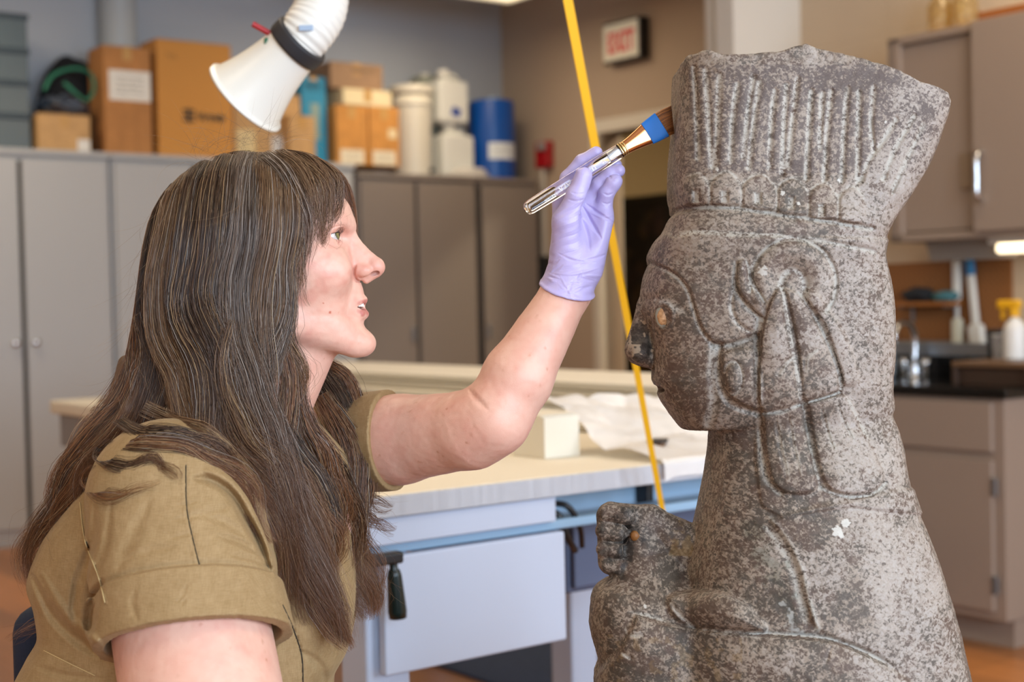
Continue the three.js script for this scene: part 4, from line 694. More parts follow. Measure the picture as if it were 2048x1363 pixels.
  // orient by the first face
  if (idx.length) { const A = new THREE.Vector3().fromArray(pos, idx[0] * 3), Bv = new THREE.Vector3().fromArray(pos, idx[1] * 3).sub(A), C = new THREE.Vector3().fromArray(pos, idx[2] * 3).sub(A); if (Bv.cross(C).dot(new THREE.Vector3().fromArray(nor, idx[0] * 3)) < 0) for (let i = 0; i < idx.length; i += 3) { const t = idx[i]; idx[i] = idx[i + 1]; idx[i + 1] = t; } }
  const g = new THREE.BufferGeometry();
  g.setAttribute('position', new THREE.Float32BufferAttribute(pos, 3)); g.setAttribute('normal', new THREE.Float32BufferAttribute(nor, 3)); g.setAttribute('uv', new THREE.Float32BufferAttribute(uv, 2));
  if (paint) g.setAttribute('color', new THREE.Float32BufferAttribute(col, 3));
  g.setIndex(idx); if (groups) { g.addGroup(0, nA, 0); g.addGroup(nA, idx.length - nA, 1); }
  return g;
}
// the first point of f met along the sight px, py, coming from the lens
function strike(f, px, py, from = 420, to = -420) { for (let c = from; c > to; c -= 2) { const q = P(px, py, c); if (f(q[0], q[1], q[2]) < 0) { let a = c, b = c + 2; for (let i = 0; i < 12; i++) { const m = (a + b) / 2, w = P(px, py, m); f(w[0], w[1], w[2]) < 0 ? a = m : b = m; } return P(px, py, a); } } return null; }
const lin = (hex) => { const c = new THREE.Color(hex); return [c.r, c.g, c.b]; };
const mixc = (a, b, t) => [mix(a[0], b[0], t), mix(a[1], b[1], t), mix(a[2], b[2], t)];

// ------------------------------------------------------------------ the stone figure
{
  const top = table([[1340, 146], [1352, 140], [1366, 134], [1390, 133], [1415, 140], [1440, 146], [1480, 143], [1520, 141], [1550, 133], [1575, 127], [1600, 134], [1640, 145], [1690, 155], [1735, 168], [1760, 180], [1790, 196], [1850, 206], [1868, 216], [1885, 240]]);
  // y, front, back, half breadth; how square each slice is follows
  const head = table([[100, 1364, 1884, 172], [160, 1352, 1880, 174], [235, 1350, 1872, 178], [265, 1348, 1862, 179], [300, 1345, 1850, 180], [345, 1342, 1830, 182], [385, 1342, 1806, 184], [412, 1346, 1790, 188], [426, 1346, 1782, 192], [440, 1338, 1774, 200], [470, 1323, 1760, 212], [495, 1309, 1753, 213], [512, 1302, 1752, 212], [522, 1300, 1754, 210], [532, 1296, 1757, 208], [550, 1288, 1763, 206], [572, 1283, 1768, 205], [600, 1280, 1773, 204], [618, 1280, 1775, 203], [650, 1290, 1776, 203], [700, 1300, 1776, 200], [735, 1304, 1774, 196], [757, 1303, 1773, 193], [767, 1307, 1773, 192], [780, 1312, 1772, 188], [797, 1319, 1772, 182], [812, 1328, 1772, 176], [832, 1342, 1775, 166], [848, 1355, 1779, 154], [858, 1364, 1782, 144], [880, 1400, 1787, 130]]);
  const body = table([[760, 1440, 1770, 140], [820, 1424, 1771, 150], [860, 1419, 1783, 168], [900, 1416, 1792, 185], [950, 1409, 1799, 205], [1000, 1400, 1811, 225], [1050, 1390, 1832, 245], [1100, 1378, 1850, 262], [1150, 1368, 1866, 276], [1190, 1360, 1879, 286], [1230, 1352, 1889, 292], [1280, 1345, 1901, 298], [1340, 1340, 1916, 302], [1420, 1335, 1934, 306], [1500, 1335, 1945, 306]]);
  const fore = table([[1120, 1230, 1370, 60], [1145, 1196, 1400, 100], [1170, 1189, 1430, 130], [1200, 1183, 1460, 150], [1230, 1181, 1490, 165], [1270, 1185, 1520, 175], [1310, 1195, 1540, 180], [1363, 1206, 1560, 185], [1500, 1225, 1580, 190]]);
  const square = table([[100, 1.1], [400, 1.08], [440, 0.85], [500, 0.6], [560, 0.44], [900, 0.38]]);
  // a rounded slice, from round (s = 0) to square (s = 1)
  const slice = (x, y, c, cv, s) => {
    const L = cv(y, 0), Rr = cv(y, 1), D = cv(y, 2), W = (Rr - L) / 2, dx = x - (L + Rr) / 2; let a = dx / W, b = c / D; a *= a; b *= b; const q = a + b, k2 = Math.sqrt(q), k = k2 + (Math.sqrt(Math.sqrt(a * a + b * b)) - k2) * s;
    return k < 1e-6 ? -Math.min(W, D) : Math.sqrt(dx * dx + c * c) * (1 - 1 / k) * 0.92;
  };
  const headSection = (x, y, c) => slice(x, y, c, head, square(y)), section = (x, y, c, cv) => slice(x, y, c, cv, 0.42);

  const R = new Relief(1150, 100, 1960, 1430), PM = new Relief(1150, 100, 1960, 1430);   // carving; and where pale residue sits in it
  const cut = (pts, w, h, o) => { R.stroke(pts, w, h, o); PM.stroke(pts, Math.max(5, w * 1.05), 1, o); };
  // crown of feathers
  const feathers = [[[1388, 137], [1394, 230], [1396, 322]], [[1411, 141], [1417, 240], [1423, 339]], [[1439, 152], [1436, 240], [1430, 339]], [[1475, 172], [1465, 240], [1460, 329]], [[1507, 156], [1494, 240], [1486, 320]], [[1520, 166], [1508, 240], [1502, 296], [1497, 342]], [[1550, 184], [1541, 260], [1539, 342]], [[1573, 172], [1567, 260], [1564, 354]], [[1595, 160], [1584, 250], [1575, 342]], [[1623, 184], [1617, 270], [1612, 362]], [[1645, 190], [1641, 250], [1640, 300]], [[1663, 186], [1655, 250], [1648, 366]], [[1695, 180], [1688, 263], [1683, 369]], [[1718, 186], [1716, 270], [1715, 369]], [[1748, 176], [1741, 253], [1747, 300], [1733, 329], [1721, 366]], [[1794, 243], [1772, 272], [1750, 303]], [[1831, 236], [1791, 296], [1765, 362]], [[1850, 252], [1808, 330], [1781, 388]]];
  for (const q of feathers) cut(q.map(([x, y], i) => [x, i ? y : y - 9]), 9, -9, { taper: 0.03 });
  for (const [x, y, x1, y1] of [[1541, 1036, 1574, 1076], [1574, 1076, 1601, 1136], [1601, 1136, 1616, 1197], [1616, 1197, 1636, 1256]]) PM.stroke([[x, y], [x1, y1]], 8, 0.9);
  R.area([[1415, 140], [1436, 146], [1434, 240], [1429, 335], [1423, 335], [1419, 240]], -4, 5);
  R.area([[1490, 158], [1518, 160], [1503, 290], [1496, 338], [1488, 320], [1496, 240]], -3, 5);
  R.area([[1578, 165], [1594, 165], [1580, 270], [1572, 340], [1566, 340], [1570, 250]], -3, 5);
  for (const q of feathers.slice(2, 14)) R.stroke(q.map(([x, y]) => [x + 13, y]), 12, 2.4, { taper: 0.2 });
  cut([[1750, 305], [1744, 262], [1742, 240]], 3, -8);
  // first band: petals and small square sockets
  const bandLow = [[1345, 424], [1370, 417], [1400, 413], [1440, 413], [1480, 416], [1560, 428], [1650, 441], [1745, 456]];
  cut(bandLow, 9, -9); cut([[1345, 470], [1400, 464], [1470, 468], [1560, 472], [1650, 482], [1748, 502]], 8, -6);
  const petals = [[1366, 1418, 348, 412], [1420, 1480, 345, 412], [1484, 1550, 350, 420], [1554, 1613, 358, 430], [1617, 1673, 368, 438], [1677, 1728, 376, 446]];
  for (const [a, b, y0, y1] of petals) { const m = (a + b) / 2; R.area([[a + 2, y1 - 4], [a + 3, y0 + 22], [m - 8, y0 + 4], [m + 10, y0 + 3], [b - 2, y0 + 24], [b - 2, y1 - 2]], 8, 8, 3); PM.stroke([[a, y1], [a, y0 + 20], [m - 8, y0], [m + 10, y0 - 1], [b, y0 + 22]], 5, 0.6); }
  for (const [x, y] of [[1393, 392], [1449, 392], [1515, 396], [1582, 406], [1642, 420]]) R.area([[x - 7, y - 12], [x + 7, y - 12], [x + 7, y + 12], [x - 7, y + 12]], -8, 4, 0, false).d && PM.area([[x - 7, y - 12], [x + 7, y - 12], [x + 7, y + 12], [x - 7, y + 12]], 0.8, 5, 0, false);
  // brow band and hair against the face
  R.area([[1296, 520], [1320, 530], [1345, 543], [1366, 560], [1381, 585], [1391, 618], [1404, 655], [1428, 684], [1470, 682], [1512, 668], [1520, 700], [1524, 1012], [1700, 1012], [1990, 1012], [1990, 700], [1990, 482], [1760, 478], [1560, 471], [1400, 463], [1330, 468], [1290, 500]], 8, 9);
  cut([[1299, 524], [1330, 537], [1358, 556], [1376, 580], [1388, 618], [1401, 657], [1426, 688]], 7, -5);
  cut([[1426, 688], [1465, 688], [1515, 672]], 9, -9);
  cut([[1472, 560], [1462, 610], [1478, 650], [1512, 668]], 7, -6);
  // looped knot over the ear
  const arc = (cx, cy, rx, ry, a0, a1, n = 14) => Array.from({ length: n + 1 }, (_, i) => { const a = mix(a0, a1, i / n) * Math.PI / 180; return [cx + rx * Math.cos(a), cy + ry * Math.sin(a)]; });
  R.stroke(arc(1586, 566, 58, 62, -215, 40), 30, 13, { power: 0.7 });
  cut(arc(1586, 566, 86, 88, -190, 40), 8, -8); cut(arc(1586, 574, 24, 34, -180, 20), 12, -9);
  R.area([[1476, 524], [1490, 520], [1500, 560], [1522, 600], [1527, 632], [1500, 610], [1476, 575]], 9, 8, 5);
  cut([[1472, 526], [1470, 575], [1496, 616], [1528, 640]], 7, -8); cut([[1494, 524], [1506, 565], [1530, 605]], 6, -7);
  // tassels
  R.area([[1556, 575], [1535, 620], [1521, 690], [1520, 760], [1524, 822], [1560, 818], [1602, 802], [1592, 720], [1575, 620], [1566, 580]], 15, 8, 9);
  R.area([[1570, 578], [1586, 640], [1600, 720], [1608, 798], [1640, 794], [1676, 780], [1672, 740], [1640, 660], [1600, 590]], 12, 8, 6);
  R.area([[1604, 585], [1650, 650], [1682, 740], [1690, 770], [1718, 762], [1700, 690], [1660, 620], [1626, 580]], 8, 8, 4);
  cut([[1563, 580], [1572, 640], [1585, 710], [1600, 800]], 6, -9); cut([[1597, 586], [1640, 650], [1676, 735], [1682, 775]], 6, -7);
  cut([[1610, 740], [1612, 715], [1630, 700]], 5, -4); cut([[1556, 748], [1570, 725], [1592, 712]], 5, -4);
  cut([[1521, 824], [1560, 822], [1603, 806], [1640, 798], [1680, 784]], 7, -9);
  cut([[1516, 640], [1513, 720], [1516, 820], [1522, 900], [1534, 960], [1560, 986]], 9, -9);
  R.area([[1526, 830], [1600, 812], [1610, 860], [1628, 930], [1637, 968], [1618, 985], [1572, 984], [1546, 962], [1532, 900]], 13, 9, 8);
  R.area([[1616, 806], [1690, 790], [1722, 850], [1756, 920], [1766, 962], [1740, 984], [1690, 986], [1652, 968], [1632, 900]], 11, 10, 6);
  for (const q of [[[1552, 835], [1562, 900], [1575, 955]], [[1577, 828], [1586, 890], [1600, 950]], [[1642, 808], [1656, 870], [1668, 900]], [[1672, 800], [1690, 850], [1706, 880]], [[1690, 790], [1716, 840], [1735, 880]]]) cut(q, 6, -5, { taper: 0.2 });
  cut([[1606, 808], [1618, 880], [1636, 960], [1644, 972]], 6, -9); cut([[1640, 974], [1690, 992], [1740, 990], [1770, 965]], 7, -6);
  // ear plug
  R.area([[1444, 708], [1470, 698], [1512, 700], [1522, 760], [1520, 815], [1480, 806], [1452, 780], [1445, 745]], 14, 8, 8);
  cut(arc(1466, 755, 18, 33, 0, 360, 24), 5, -5); R.area(arc(1466, 755, 13, 26, 0, 340, 12), 4, 6, 3);
  cut([[1440, 690], [1436, 730], [1440, 770], [1460, 806], [1516, 826]], 10, -10);
  cut([[1432, 690], [1425, 740], [1428, 800], [1418, 848]], 16, -7);
  // cape edge, bent arm, bulge of the far hand
  R.area([[1541, 1040], [1575, 1075], [1602, 1136], [1618, 1197], [1636, 1258], [1760, 1310], [1960, 1430], [1960, 1000], [1700, 1000]], 7, 12);
  R.stroke([[1541, 1036], [1574, 1076], [1601, 1136], [1616, 1197], [1636, 1256]], 10, 6, { taper: 0.1 });
  cut([[1530, 1050], [1560, 1085], [1588, 1140], [1602, 1200], [1616, 1252]], 14, -6, { taper: 0.1 });
  R.area([[1334, 1206], [1344, 1190], [1388, 1181], [1445, 1185], [1487, 1205], [1510, 1230], [1530, 1262], [1450, 1262], [1388, 1254], [1350, 1235]], 20, 12, 30);
  R.area([[1274, 1230], [1331, 1246], [1388, 1256], [1525, 1268], [1636, 1277], [1690, 1290], [1770, 1328], [1840, 1430], [1180, 1430], [1240, 1300]], 15, 14, 16);
  cut([[1388, 1254], [1525, 1266], [1636, 1275], [1690, 1287], [1770, 1326]], 9, -9, { taper: 0.06 }); cut([[1339, 1204], [1365, 1234], [1390, 1254]], 8, -7); cut([[1258, 1224], [1300, 1234], [1334, 1246]], 7, -5, { taper: 0.3 });
  cut([[1250, 1262], [1266, 1270], [1287, 1270]], 6, -6, { taper: 0.3 }); cut([[1240, 1302], [1256, 1312], [1266, 1318]], 6, -6, { taper: 0.3 }); R.stroke([[1650, 1332], [1656, 1310], [1664, 1290]], 6, -3, { taper: 0.4 });
  // cheek, eye hollow, nose wing, mouth corner
  cut([[1303, 640], [1302, 690], [1306, 728]], 8, -6, { taper: 0.25 }); cut([[1285, 600], [1310, 596], [1346, 606], [1372, 630]], 16, -4, { taper: 0.2 });
  R.area(arc(1326, 632, 13, 21, 0, 340, 14), -4, 6); R.stroke(arc(1326, 632, 19, 26, 0, 360, 22), 6, 3);
  R.stroke([[1318, 655], [1320, 700], [1316, 735]], 14, -3, { taper: 0.3 });
  const RB = R.blurred(1), RW = R.blurred(6);

  const fist = [[P(1224, 1024, -5), 21, P(1300, 1040, -10), 30], [P(1300, 1040, -10), 30, P(1400, 1110, -10), 55]];
  const fing = [[1215, 1024, 18, 1250, 20], [1210, 1060, 20, 1238, 17], [1209, 1096, 17.5, 1238, 15], [1217, 1127, 16, 1240, 15]].map(([x0, yy, r, x1, r1]) => [[x0, yy, 8], r, [x1, yy + 2, 22], r1]);
  const eyeHole = P(1326, 632, 150);
  function base(x, y, c) {
    const ac = Math.abs(c);
    let d = 1e3;
    if (y < 1000) {
      d = headSection(x, y, c);
      if (y < 330) d = smax(d, top(x) - y - 3 * fbm(x * 0.03, 1.7, c * 0.03, 3) - 0.02 * ac, 8);
      if (y > 780) d = smax(d, y - 859 + (x - 1370) * 0.12, 8);
      if (x < 1480 && y > 500 && y < 900) {
        d = smin(d, cap(x, y, ac, [1291, 612, 0], 17, [1276, 692, 0], 26), 14);
        d = smin(d, cap(x, y, ac, [1276, 702, 0], 26, [1281, 704, 22], 23), 10);
        d = smax(d, -cap(x, y, ac, [1290, 740, 14], 8, [1306, 735, 20], 6), 5);
        d = smax(d, -ell(x, y, ac, [1303, 777, 0], 33, 7, 80), 4); d = smax(d, -ell(x, y, ac, [1308, 828, 0], 16, 16, 60), 10);
        d = smin(d, cap(x, y, ac, [1304, 640, 0], 22, [1297, 702, 0], 34), 10);
      }
    }
    if (y > 690) d = smin(d, smax(section(x, y, c, body), 800 - y, 20), 16);
    if (y > 1020 && x < 1660) { let m = smax(section(x, y, c + 10, fore), 1160 - y, 40); m = smin(m, cap(x, y, c, [1290, 1108, -10], 50, [1312, 1215, -4], 124), 26); d = smin(d, m, 10); }
    if (x < 1480 && y > 930 && y < 1290) {
      let h = 1e9; for (const [A, ra, B2, rb] of fist) h = smin(h, cap(x, y, c, A, ra, B2, rb), 12);
      h = smin(h, cap(x, y, c, [1286, 1112, -8], 40, [1320, 1160, -10], 60), 20);
      h = smin(h, cap(x, y, c, [1218, 1032, -8], 25, [1222, 1124, -8], 25), 10);
      h = smin(h, cap(x, y, c, [1256, 1060, -24], 24, [1256, 1106, -24], 24), 10);
      for (const q of fing) h = smin(h, cap(x, y, c, q[0], q[1], q[2], q[3]), 5);
      h = smin(h, cap(x, y, c, [1282, 1062, 4], 26, [1290, 1110, 0], 34), 14);
      h = smax(h, -cap(x, y, c, [1250, 1062, 46], 8, [1246, 1104, 44], 7), 7);
      h = smax(h, -cap(x, y, c, [1252, 1066, 30], 8, [1250, 1100, 28], 7), 6);
      d = smin(d, h, 8);
    }
    return smax(d, y - 1478, 4);
  }
  const st = (x, y, c) => { const d = base(x, y, c); if (d > 60 || d < -60) return d; const a = sightX(x, Math.abs(c)), b = sightY(y, Math.abs(c)); const side = c > -40 || y < 1000 ? 1 : 0.3; return d - RB.at(a, b) * side * (b < 348 ? 0.45 : 0.72) - 2.2 * fbm(x * 0.016, y * 0.016, c * 0.016, 2) - 0.55 * vnoise(x * 0.11, y * 0.11, c * 0.11) - (y < 220 ? 3.5 * sstep(40, 0, y - top(x)) * fbm(x * 0.05, y * 0.05, c * 0.05, 3) : 0); };
  // colour: dark stone under a pale crust in specks, residue in the carving, stains and chips, all as one map per metre of the flanks
  const patches = [[1690, 1045, 8, 1], [1674, 1062, 10, 1.1], [1680, 1068, 7, 1], [1564, 386, 5, 1.1], [1595, 408, 3.5, 1], [1521, 543, 8, 0.9], [1526, 536, 5, 1], [1770, 245, 4, 1], [1483, 538, 3, 0.7], [1290, 1214, 4, 1], [1275, 1268, 9, 0.7], [1258, 1264, 6, 0.6], [1252, 1308, 6, 0.6], [1678, 361, 3, 1], [1434, 338, 4, 1]];
  const PMB = PM.blurred(1), DARK = [0.36, 0.315, 0.28], PALE = [0.56, 0.512, 0.462], RES = [0.66, 0.645, 0.61], WORN_LIT = [0.61, 0.578, 0.55];
  function stoneTone(x, y, cover, res, wornLit, feather, deep = 0) { // sRGB
    const wx = x + 2.6 * vnoise(x * 0.3, y * 0.3, 3), wy = y + 2.6 * vnoise(x * 0.3, y * 0.3, 8);
    const n = 0.8 * fbm(wx * 0.24, wy * 0.31, 1.3, 3) + 0.3 * fbm(wx * 0.08, wy * 0.1, 6.3, 2), m = vnoise(x * 0.02, y * 0.02, 5), hf = vnoise(x * 0.9, y * 0.9, 2) * 0.5 + vnoise(x * 0.45, y * 0.45, 9) * 0.5;
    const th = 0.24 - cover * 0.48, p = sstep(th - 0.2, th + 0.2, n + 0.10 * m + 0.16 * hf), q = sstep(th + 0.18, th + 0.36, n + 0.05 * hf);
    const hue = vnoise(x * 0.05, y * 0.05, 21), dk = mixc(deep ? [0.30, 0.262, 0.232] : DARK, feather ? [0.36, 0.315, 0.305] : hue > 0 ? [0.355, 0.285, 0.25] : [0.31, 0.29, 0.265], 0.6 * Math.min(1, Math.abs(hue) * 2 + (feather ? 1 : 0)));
    let k = mixc(mixc(dk, PALE, p), WORN_LIT, q * 0.45 + wornLit * p * 0.6); k = mixc(k, RES, res * sstep(-0.35, 0.05, n + hf * 0.12)); const e = 0.045 * hf + 0.02 * m; return [k[0] + e, k[1] + e, k[2] + e];
  }
  const TX0 = 1160, TY0 = 90, TW = 800, TH = 1400, NW = 840, NH = 1470;
  const halfC = (x, y) => { const f = (cv, p) => { const L = cv(y, 0), Rr = cv(y, 1), D = cv(y, 2), a = Math.min(0.999, Math.abs(x - (L + Rr) / 2) / ((Rr - L) / 2)); return D * Math.pow(1 - Math.pow(a, p), 1 / p); }; return Math.max(y < 870 ? f(head, mix(2, 4.2, square(y))) : 0, y > 800 ? f(body, 2.5) : 0, y > 1150 && x < 1560 ? f(fore, 2.5) : 0); };
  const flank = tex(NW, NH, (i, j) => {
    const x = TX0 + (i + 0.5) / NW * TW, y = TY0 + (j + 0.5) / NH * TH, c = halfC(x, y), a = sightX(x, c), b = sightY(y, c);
    const lowf = fbm(x * 0.012, y * 0.012, 4, 3), v = RB.at(a, b) - RW.at(a, b), feather = b < 346 && b > 130;
    let cover = 0.42 + 0.5 * lowf * 0.6 - clamp(v * 0.05, 0, 0.2);
    if (feather) cover -= 0.08; else if (b < 520) cover += 0.16;
    const rear = sstep(-0.12, 0.12, (a - 1650) / 300 + lowf * 0.9 - (b < 340 ? 0.25 : 0) - (b > 1230 ? 0.1 : 0)); cover += 0.30 * rear;  // rear paler: part rougher stone, part window light put into the colour
    if (b > 1020 && a < 1600 && b < 1270) cover -= 0.06; if (a < 1420 && b > 540 && b < 850) cover -= 0.03;
    const n2 = fbm(x * 0.07, y * 0.07, 31, 3), res = clamp(PMB.at(a, b) * 1.5 + (v < -1 ? 0.2 : 0) + n2 * 0.5 - 0.12);
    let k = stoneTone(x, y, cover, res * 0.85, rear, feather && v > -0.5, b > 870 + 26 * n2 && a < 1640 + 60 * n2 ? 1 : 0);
    if (a < 1312 && b > 610 && b < 745) { const nz = sstep(0.1, 0.5, 1.15 - Math.hypot(a - 1276, (b - 688) * 0.75) / 38 + n2 * 0.6); k = mixc(k, [k[0] * 0.55, k[1] * 0.54, k[2] * 0.53], nz); const chip = sstep(0.02, 0.1, n2 - 0.16 + (b > 688 && b < 722 && a < 1290 ? 0.16 : -0.12)); k = mixc(k, [0.66, 0.6, 0.52], chip * 0.85); const rust = sstep(0.05, 0.2, n2 + (b - 724) * 0.02); k = mixc(k, [0.42, 0.27, 0.15], rust * nz * 0.7); }
    if (b > 990 && b < 1190 && a < 1430) { const ink = sstep(0.1, 0.35, 0.5 - Math.hypot((a - 1248) / 40, (b - 1075) / 60) * 0.4 + n2 * 0.6); k = mixc(k, [k[0] * 0.5, k[1] * 0.5, k[2] * 0.5], ink * 0.85); const och = sstep(0.15, 0.4, 0.5 - Math.hypot(a - 1372, b - 1085) / 80 + n2 * 0.7); k = mixc(k, [0.50, 0.39, 0.22], och * 0.55); }
    if (b > 1040 && b < 1270 && a > 1480 && a < 1640) { const gr = sstep(0.05, 0.3, 0.35 - Math.abs(a - (1541 + (b - 1040) * 0.42 - 35)) / 90 + n2 * 0.5); k = mixc(k, [k[0] * 0.78, k[1] * 0.82, k[2] * 0.80], gr * 0.7); const wh = sstep(0.12, 0.3, n2 + (b - 1215) * 0.008); k = mixc(k, [0.66, 0.67, 0.66], wh * gr * 0.7); }
    if (b > 1270 && n2 > 0.12 && a < 1480) k = mixc(k, [0.52, 0.42, 0.28], sstep(0.12, 0.3, n2) * 0.35);
    const g1 = vnoise(x * 0.2, y * 0.2, 3) + 0.5 * vnoise(x * 0.5, y * 0.5, 3);
    for (const [px, py, r, s2] of patches) { if (Math.abs(a - px) > r * 3 || Math.abs(b - py) > r * 3) continue; const d = Math.hypot(a - px, b - py) + g1 * r * 0.6; if (d < r) k = mixc(k, [0.76, 0.755, 0.73], 0.9 * Math.min(1, s2) * sstep(r, r * 0.75, d)); }
    return k;
  });
  flank.repeat.set(1 / (TW * S0), 1 / (TH * S0)); flank.offset.set(-TX0 / TW, -TY0 / TH); flank.wrapS = flank.wrapT = THREE.ClampToEdgeWrapping;
  const edgeT = tex(768, 768, (x, y) => stoneTone(x * 0.42 + 300, y * 0.42 + 40, 0.45, 0, 0, false), true, 1 / (768 * 0.42 * S0));
  edgeT.wrapS = edgeT.wrapT = THREE.MirroredRepeatWrapping;
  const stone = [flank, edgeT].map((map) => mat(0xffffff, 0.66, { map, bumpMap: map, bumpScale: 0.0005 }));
  const o = thing('stone_statue', 'large speckled grey-brown stone figure in profile with feather headdress, tasselled ear ornament and raised fist', 'statue', toWorld(1580, 1478, 0), 0);
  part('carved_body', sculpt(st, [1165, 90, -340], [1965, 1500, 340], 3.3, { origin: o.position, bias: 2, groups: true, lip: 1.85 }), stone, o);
  const eq = strike(st, 1326, 632); const inl = (q, rx, ry, rc, m, name, lb) => { const g = new THREE.SphereGeometry(1, 24, 18), p = g.attributes.position; for (let i = 0; i < p.count; i++) { const n = 1 + 0.06 * vnoise(p.getX(i) * 3, p.getY(i) * 3, p.getZ(i) * 3); const w = toWorld(q[0] + p.getX(i) * rx * n, q[1] - p.getY(i) * ry * n, q[2] + p.getZ(i) * rc * n).sub(o.position); p.setXYZ(i, w.x, w.y, w.z); } g.computeVertexNormals(); return part(name, g, m, o, lb); };
  const tanT = tex(64, 64, (x, y) => { const n = tileFbm(x, y, 64, 6, 3, 3); return [0.72 + 0.2 * n, 0.55 + 0.2 * n, 0.38 + 0.18 * n]; }, true, 2);
  inl([eq[0] + 1, eq[1], eq[2] - 2], 12.5, 18, 9, mat(0xffffff, 0.5, { map: tanT }), 'eye_inlay', 'tan shell eye inlay');
  inl([eq[0] + 2, eq[1], eq[2] - 5], 16.5, 23, 9, mat(0x8b8676, 0.7), 'inlay_rim', 'grey mortar rim round the eye inlay');
  const hq = strike(st, 1271, 1071); if (hq) inl([hq[0], hq[1], hq[2] - 3], 10, 11, 9, mat(0x86582a, 0.55, {}), 'peg', 'rust-brown peg in the fist');
  // plinth under it, below the picture
  const pb = toWorld(1580, 1478, 0), pl = thing('plinth', 'plain grey wooden plinth under the stone statue, below the picture', 'plinth', new THREE.Vector3(pb.x, 0, pb.z), 0);
  part('plinth_top', box(0.46, 0.04, 0.40, 0, pb.y - 0.027, 0, 0.006), mat(0x8a8680, 0.6), pl); part('plinth_block', box(0.42, pb.y - 0.047, 0.36, 0, (pb.y - 0.047) / 2, 0, 0.006), mat(0x77736d, 0.6), pl);
}

// ------------------------------------------------------------------ the woman: body, glove, dress, hair
const person = thing('person', 'woman in khaki dress with long brown hair and bangs, raising a brush in lilac glove', 'person', new THREE.Vector3(toWorld(330, 1363, 0).x, 0, toWorld(330, 1363, 0).z), 0);
const PO = person.position;
// joints
const SN = P(338, 1000, 235), EN = P(425, 1500, 400), SF = P(640, 892, -240), EF = P(988, 838, 40), WF = P(1134, 582, 0);
const SK = new Relief(560, 380, 1200, 1000);
SK.stroke([[713, 553], [703, 575], [696, 600], [694, 616]], 10, -1.2, { taper: 0.3 });
SK.stroke([[712, 530], [708, 540], [708, 551], [714, 561], [724, 563]], 5, -4.5, { taper: 0.25 });
SK.stroke([[655, 486], [668, 492], [682, 493]], 7, -1.4, { taper: 0.4 }); SK.stroke([[650, 470], [660, 459], [674, 452], [688, 450]], 3, -1.6, { taper: 0.3 });
SK.stroke([[694, 622], [690, 640]], 6, -1.2, { taper: 0.4 }); SK.stroke([[735, 576], [735, 590]], 3, -0.6);
SK.stroke([[938, 778], [955, 800], [975, 818]], 10, -3, { taper: 0.3 });
const faceF = table([[380, 680], [395, 690], [420, 702], [440, 708], [460, 708], [478, 701], [492, 702], [520, 708], [545, 711], [575, 716], [600, 711], [630, 711], [645, 721], [655, 726], [668, 731], [684, 735], [698, 733], [710, 724], [718, 708]]);
const faceD = table([[380, 112], [420, 128], [460, 134], [500, 134], [540, 134], [580, 129], [620, 119], [660, 101], [690, 84], [718, 66]]);
const EYE_C = [662, 478, 62];
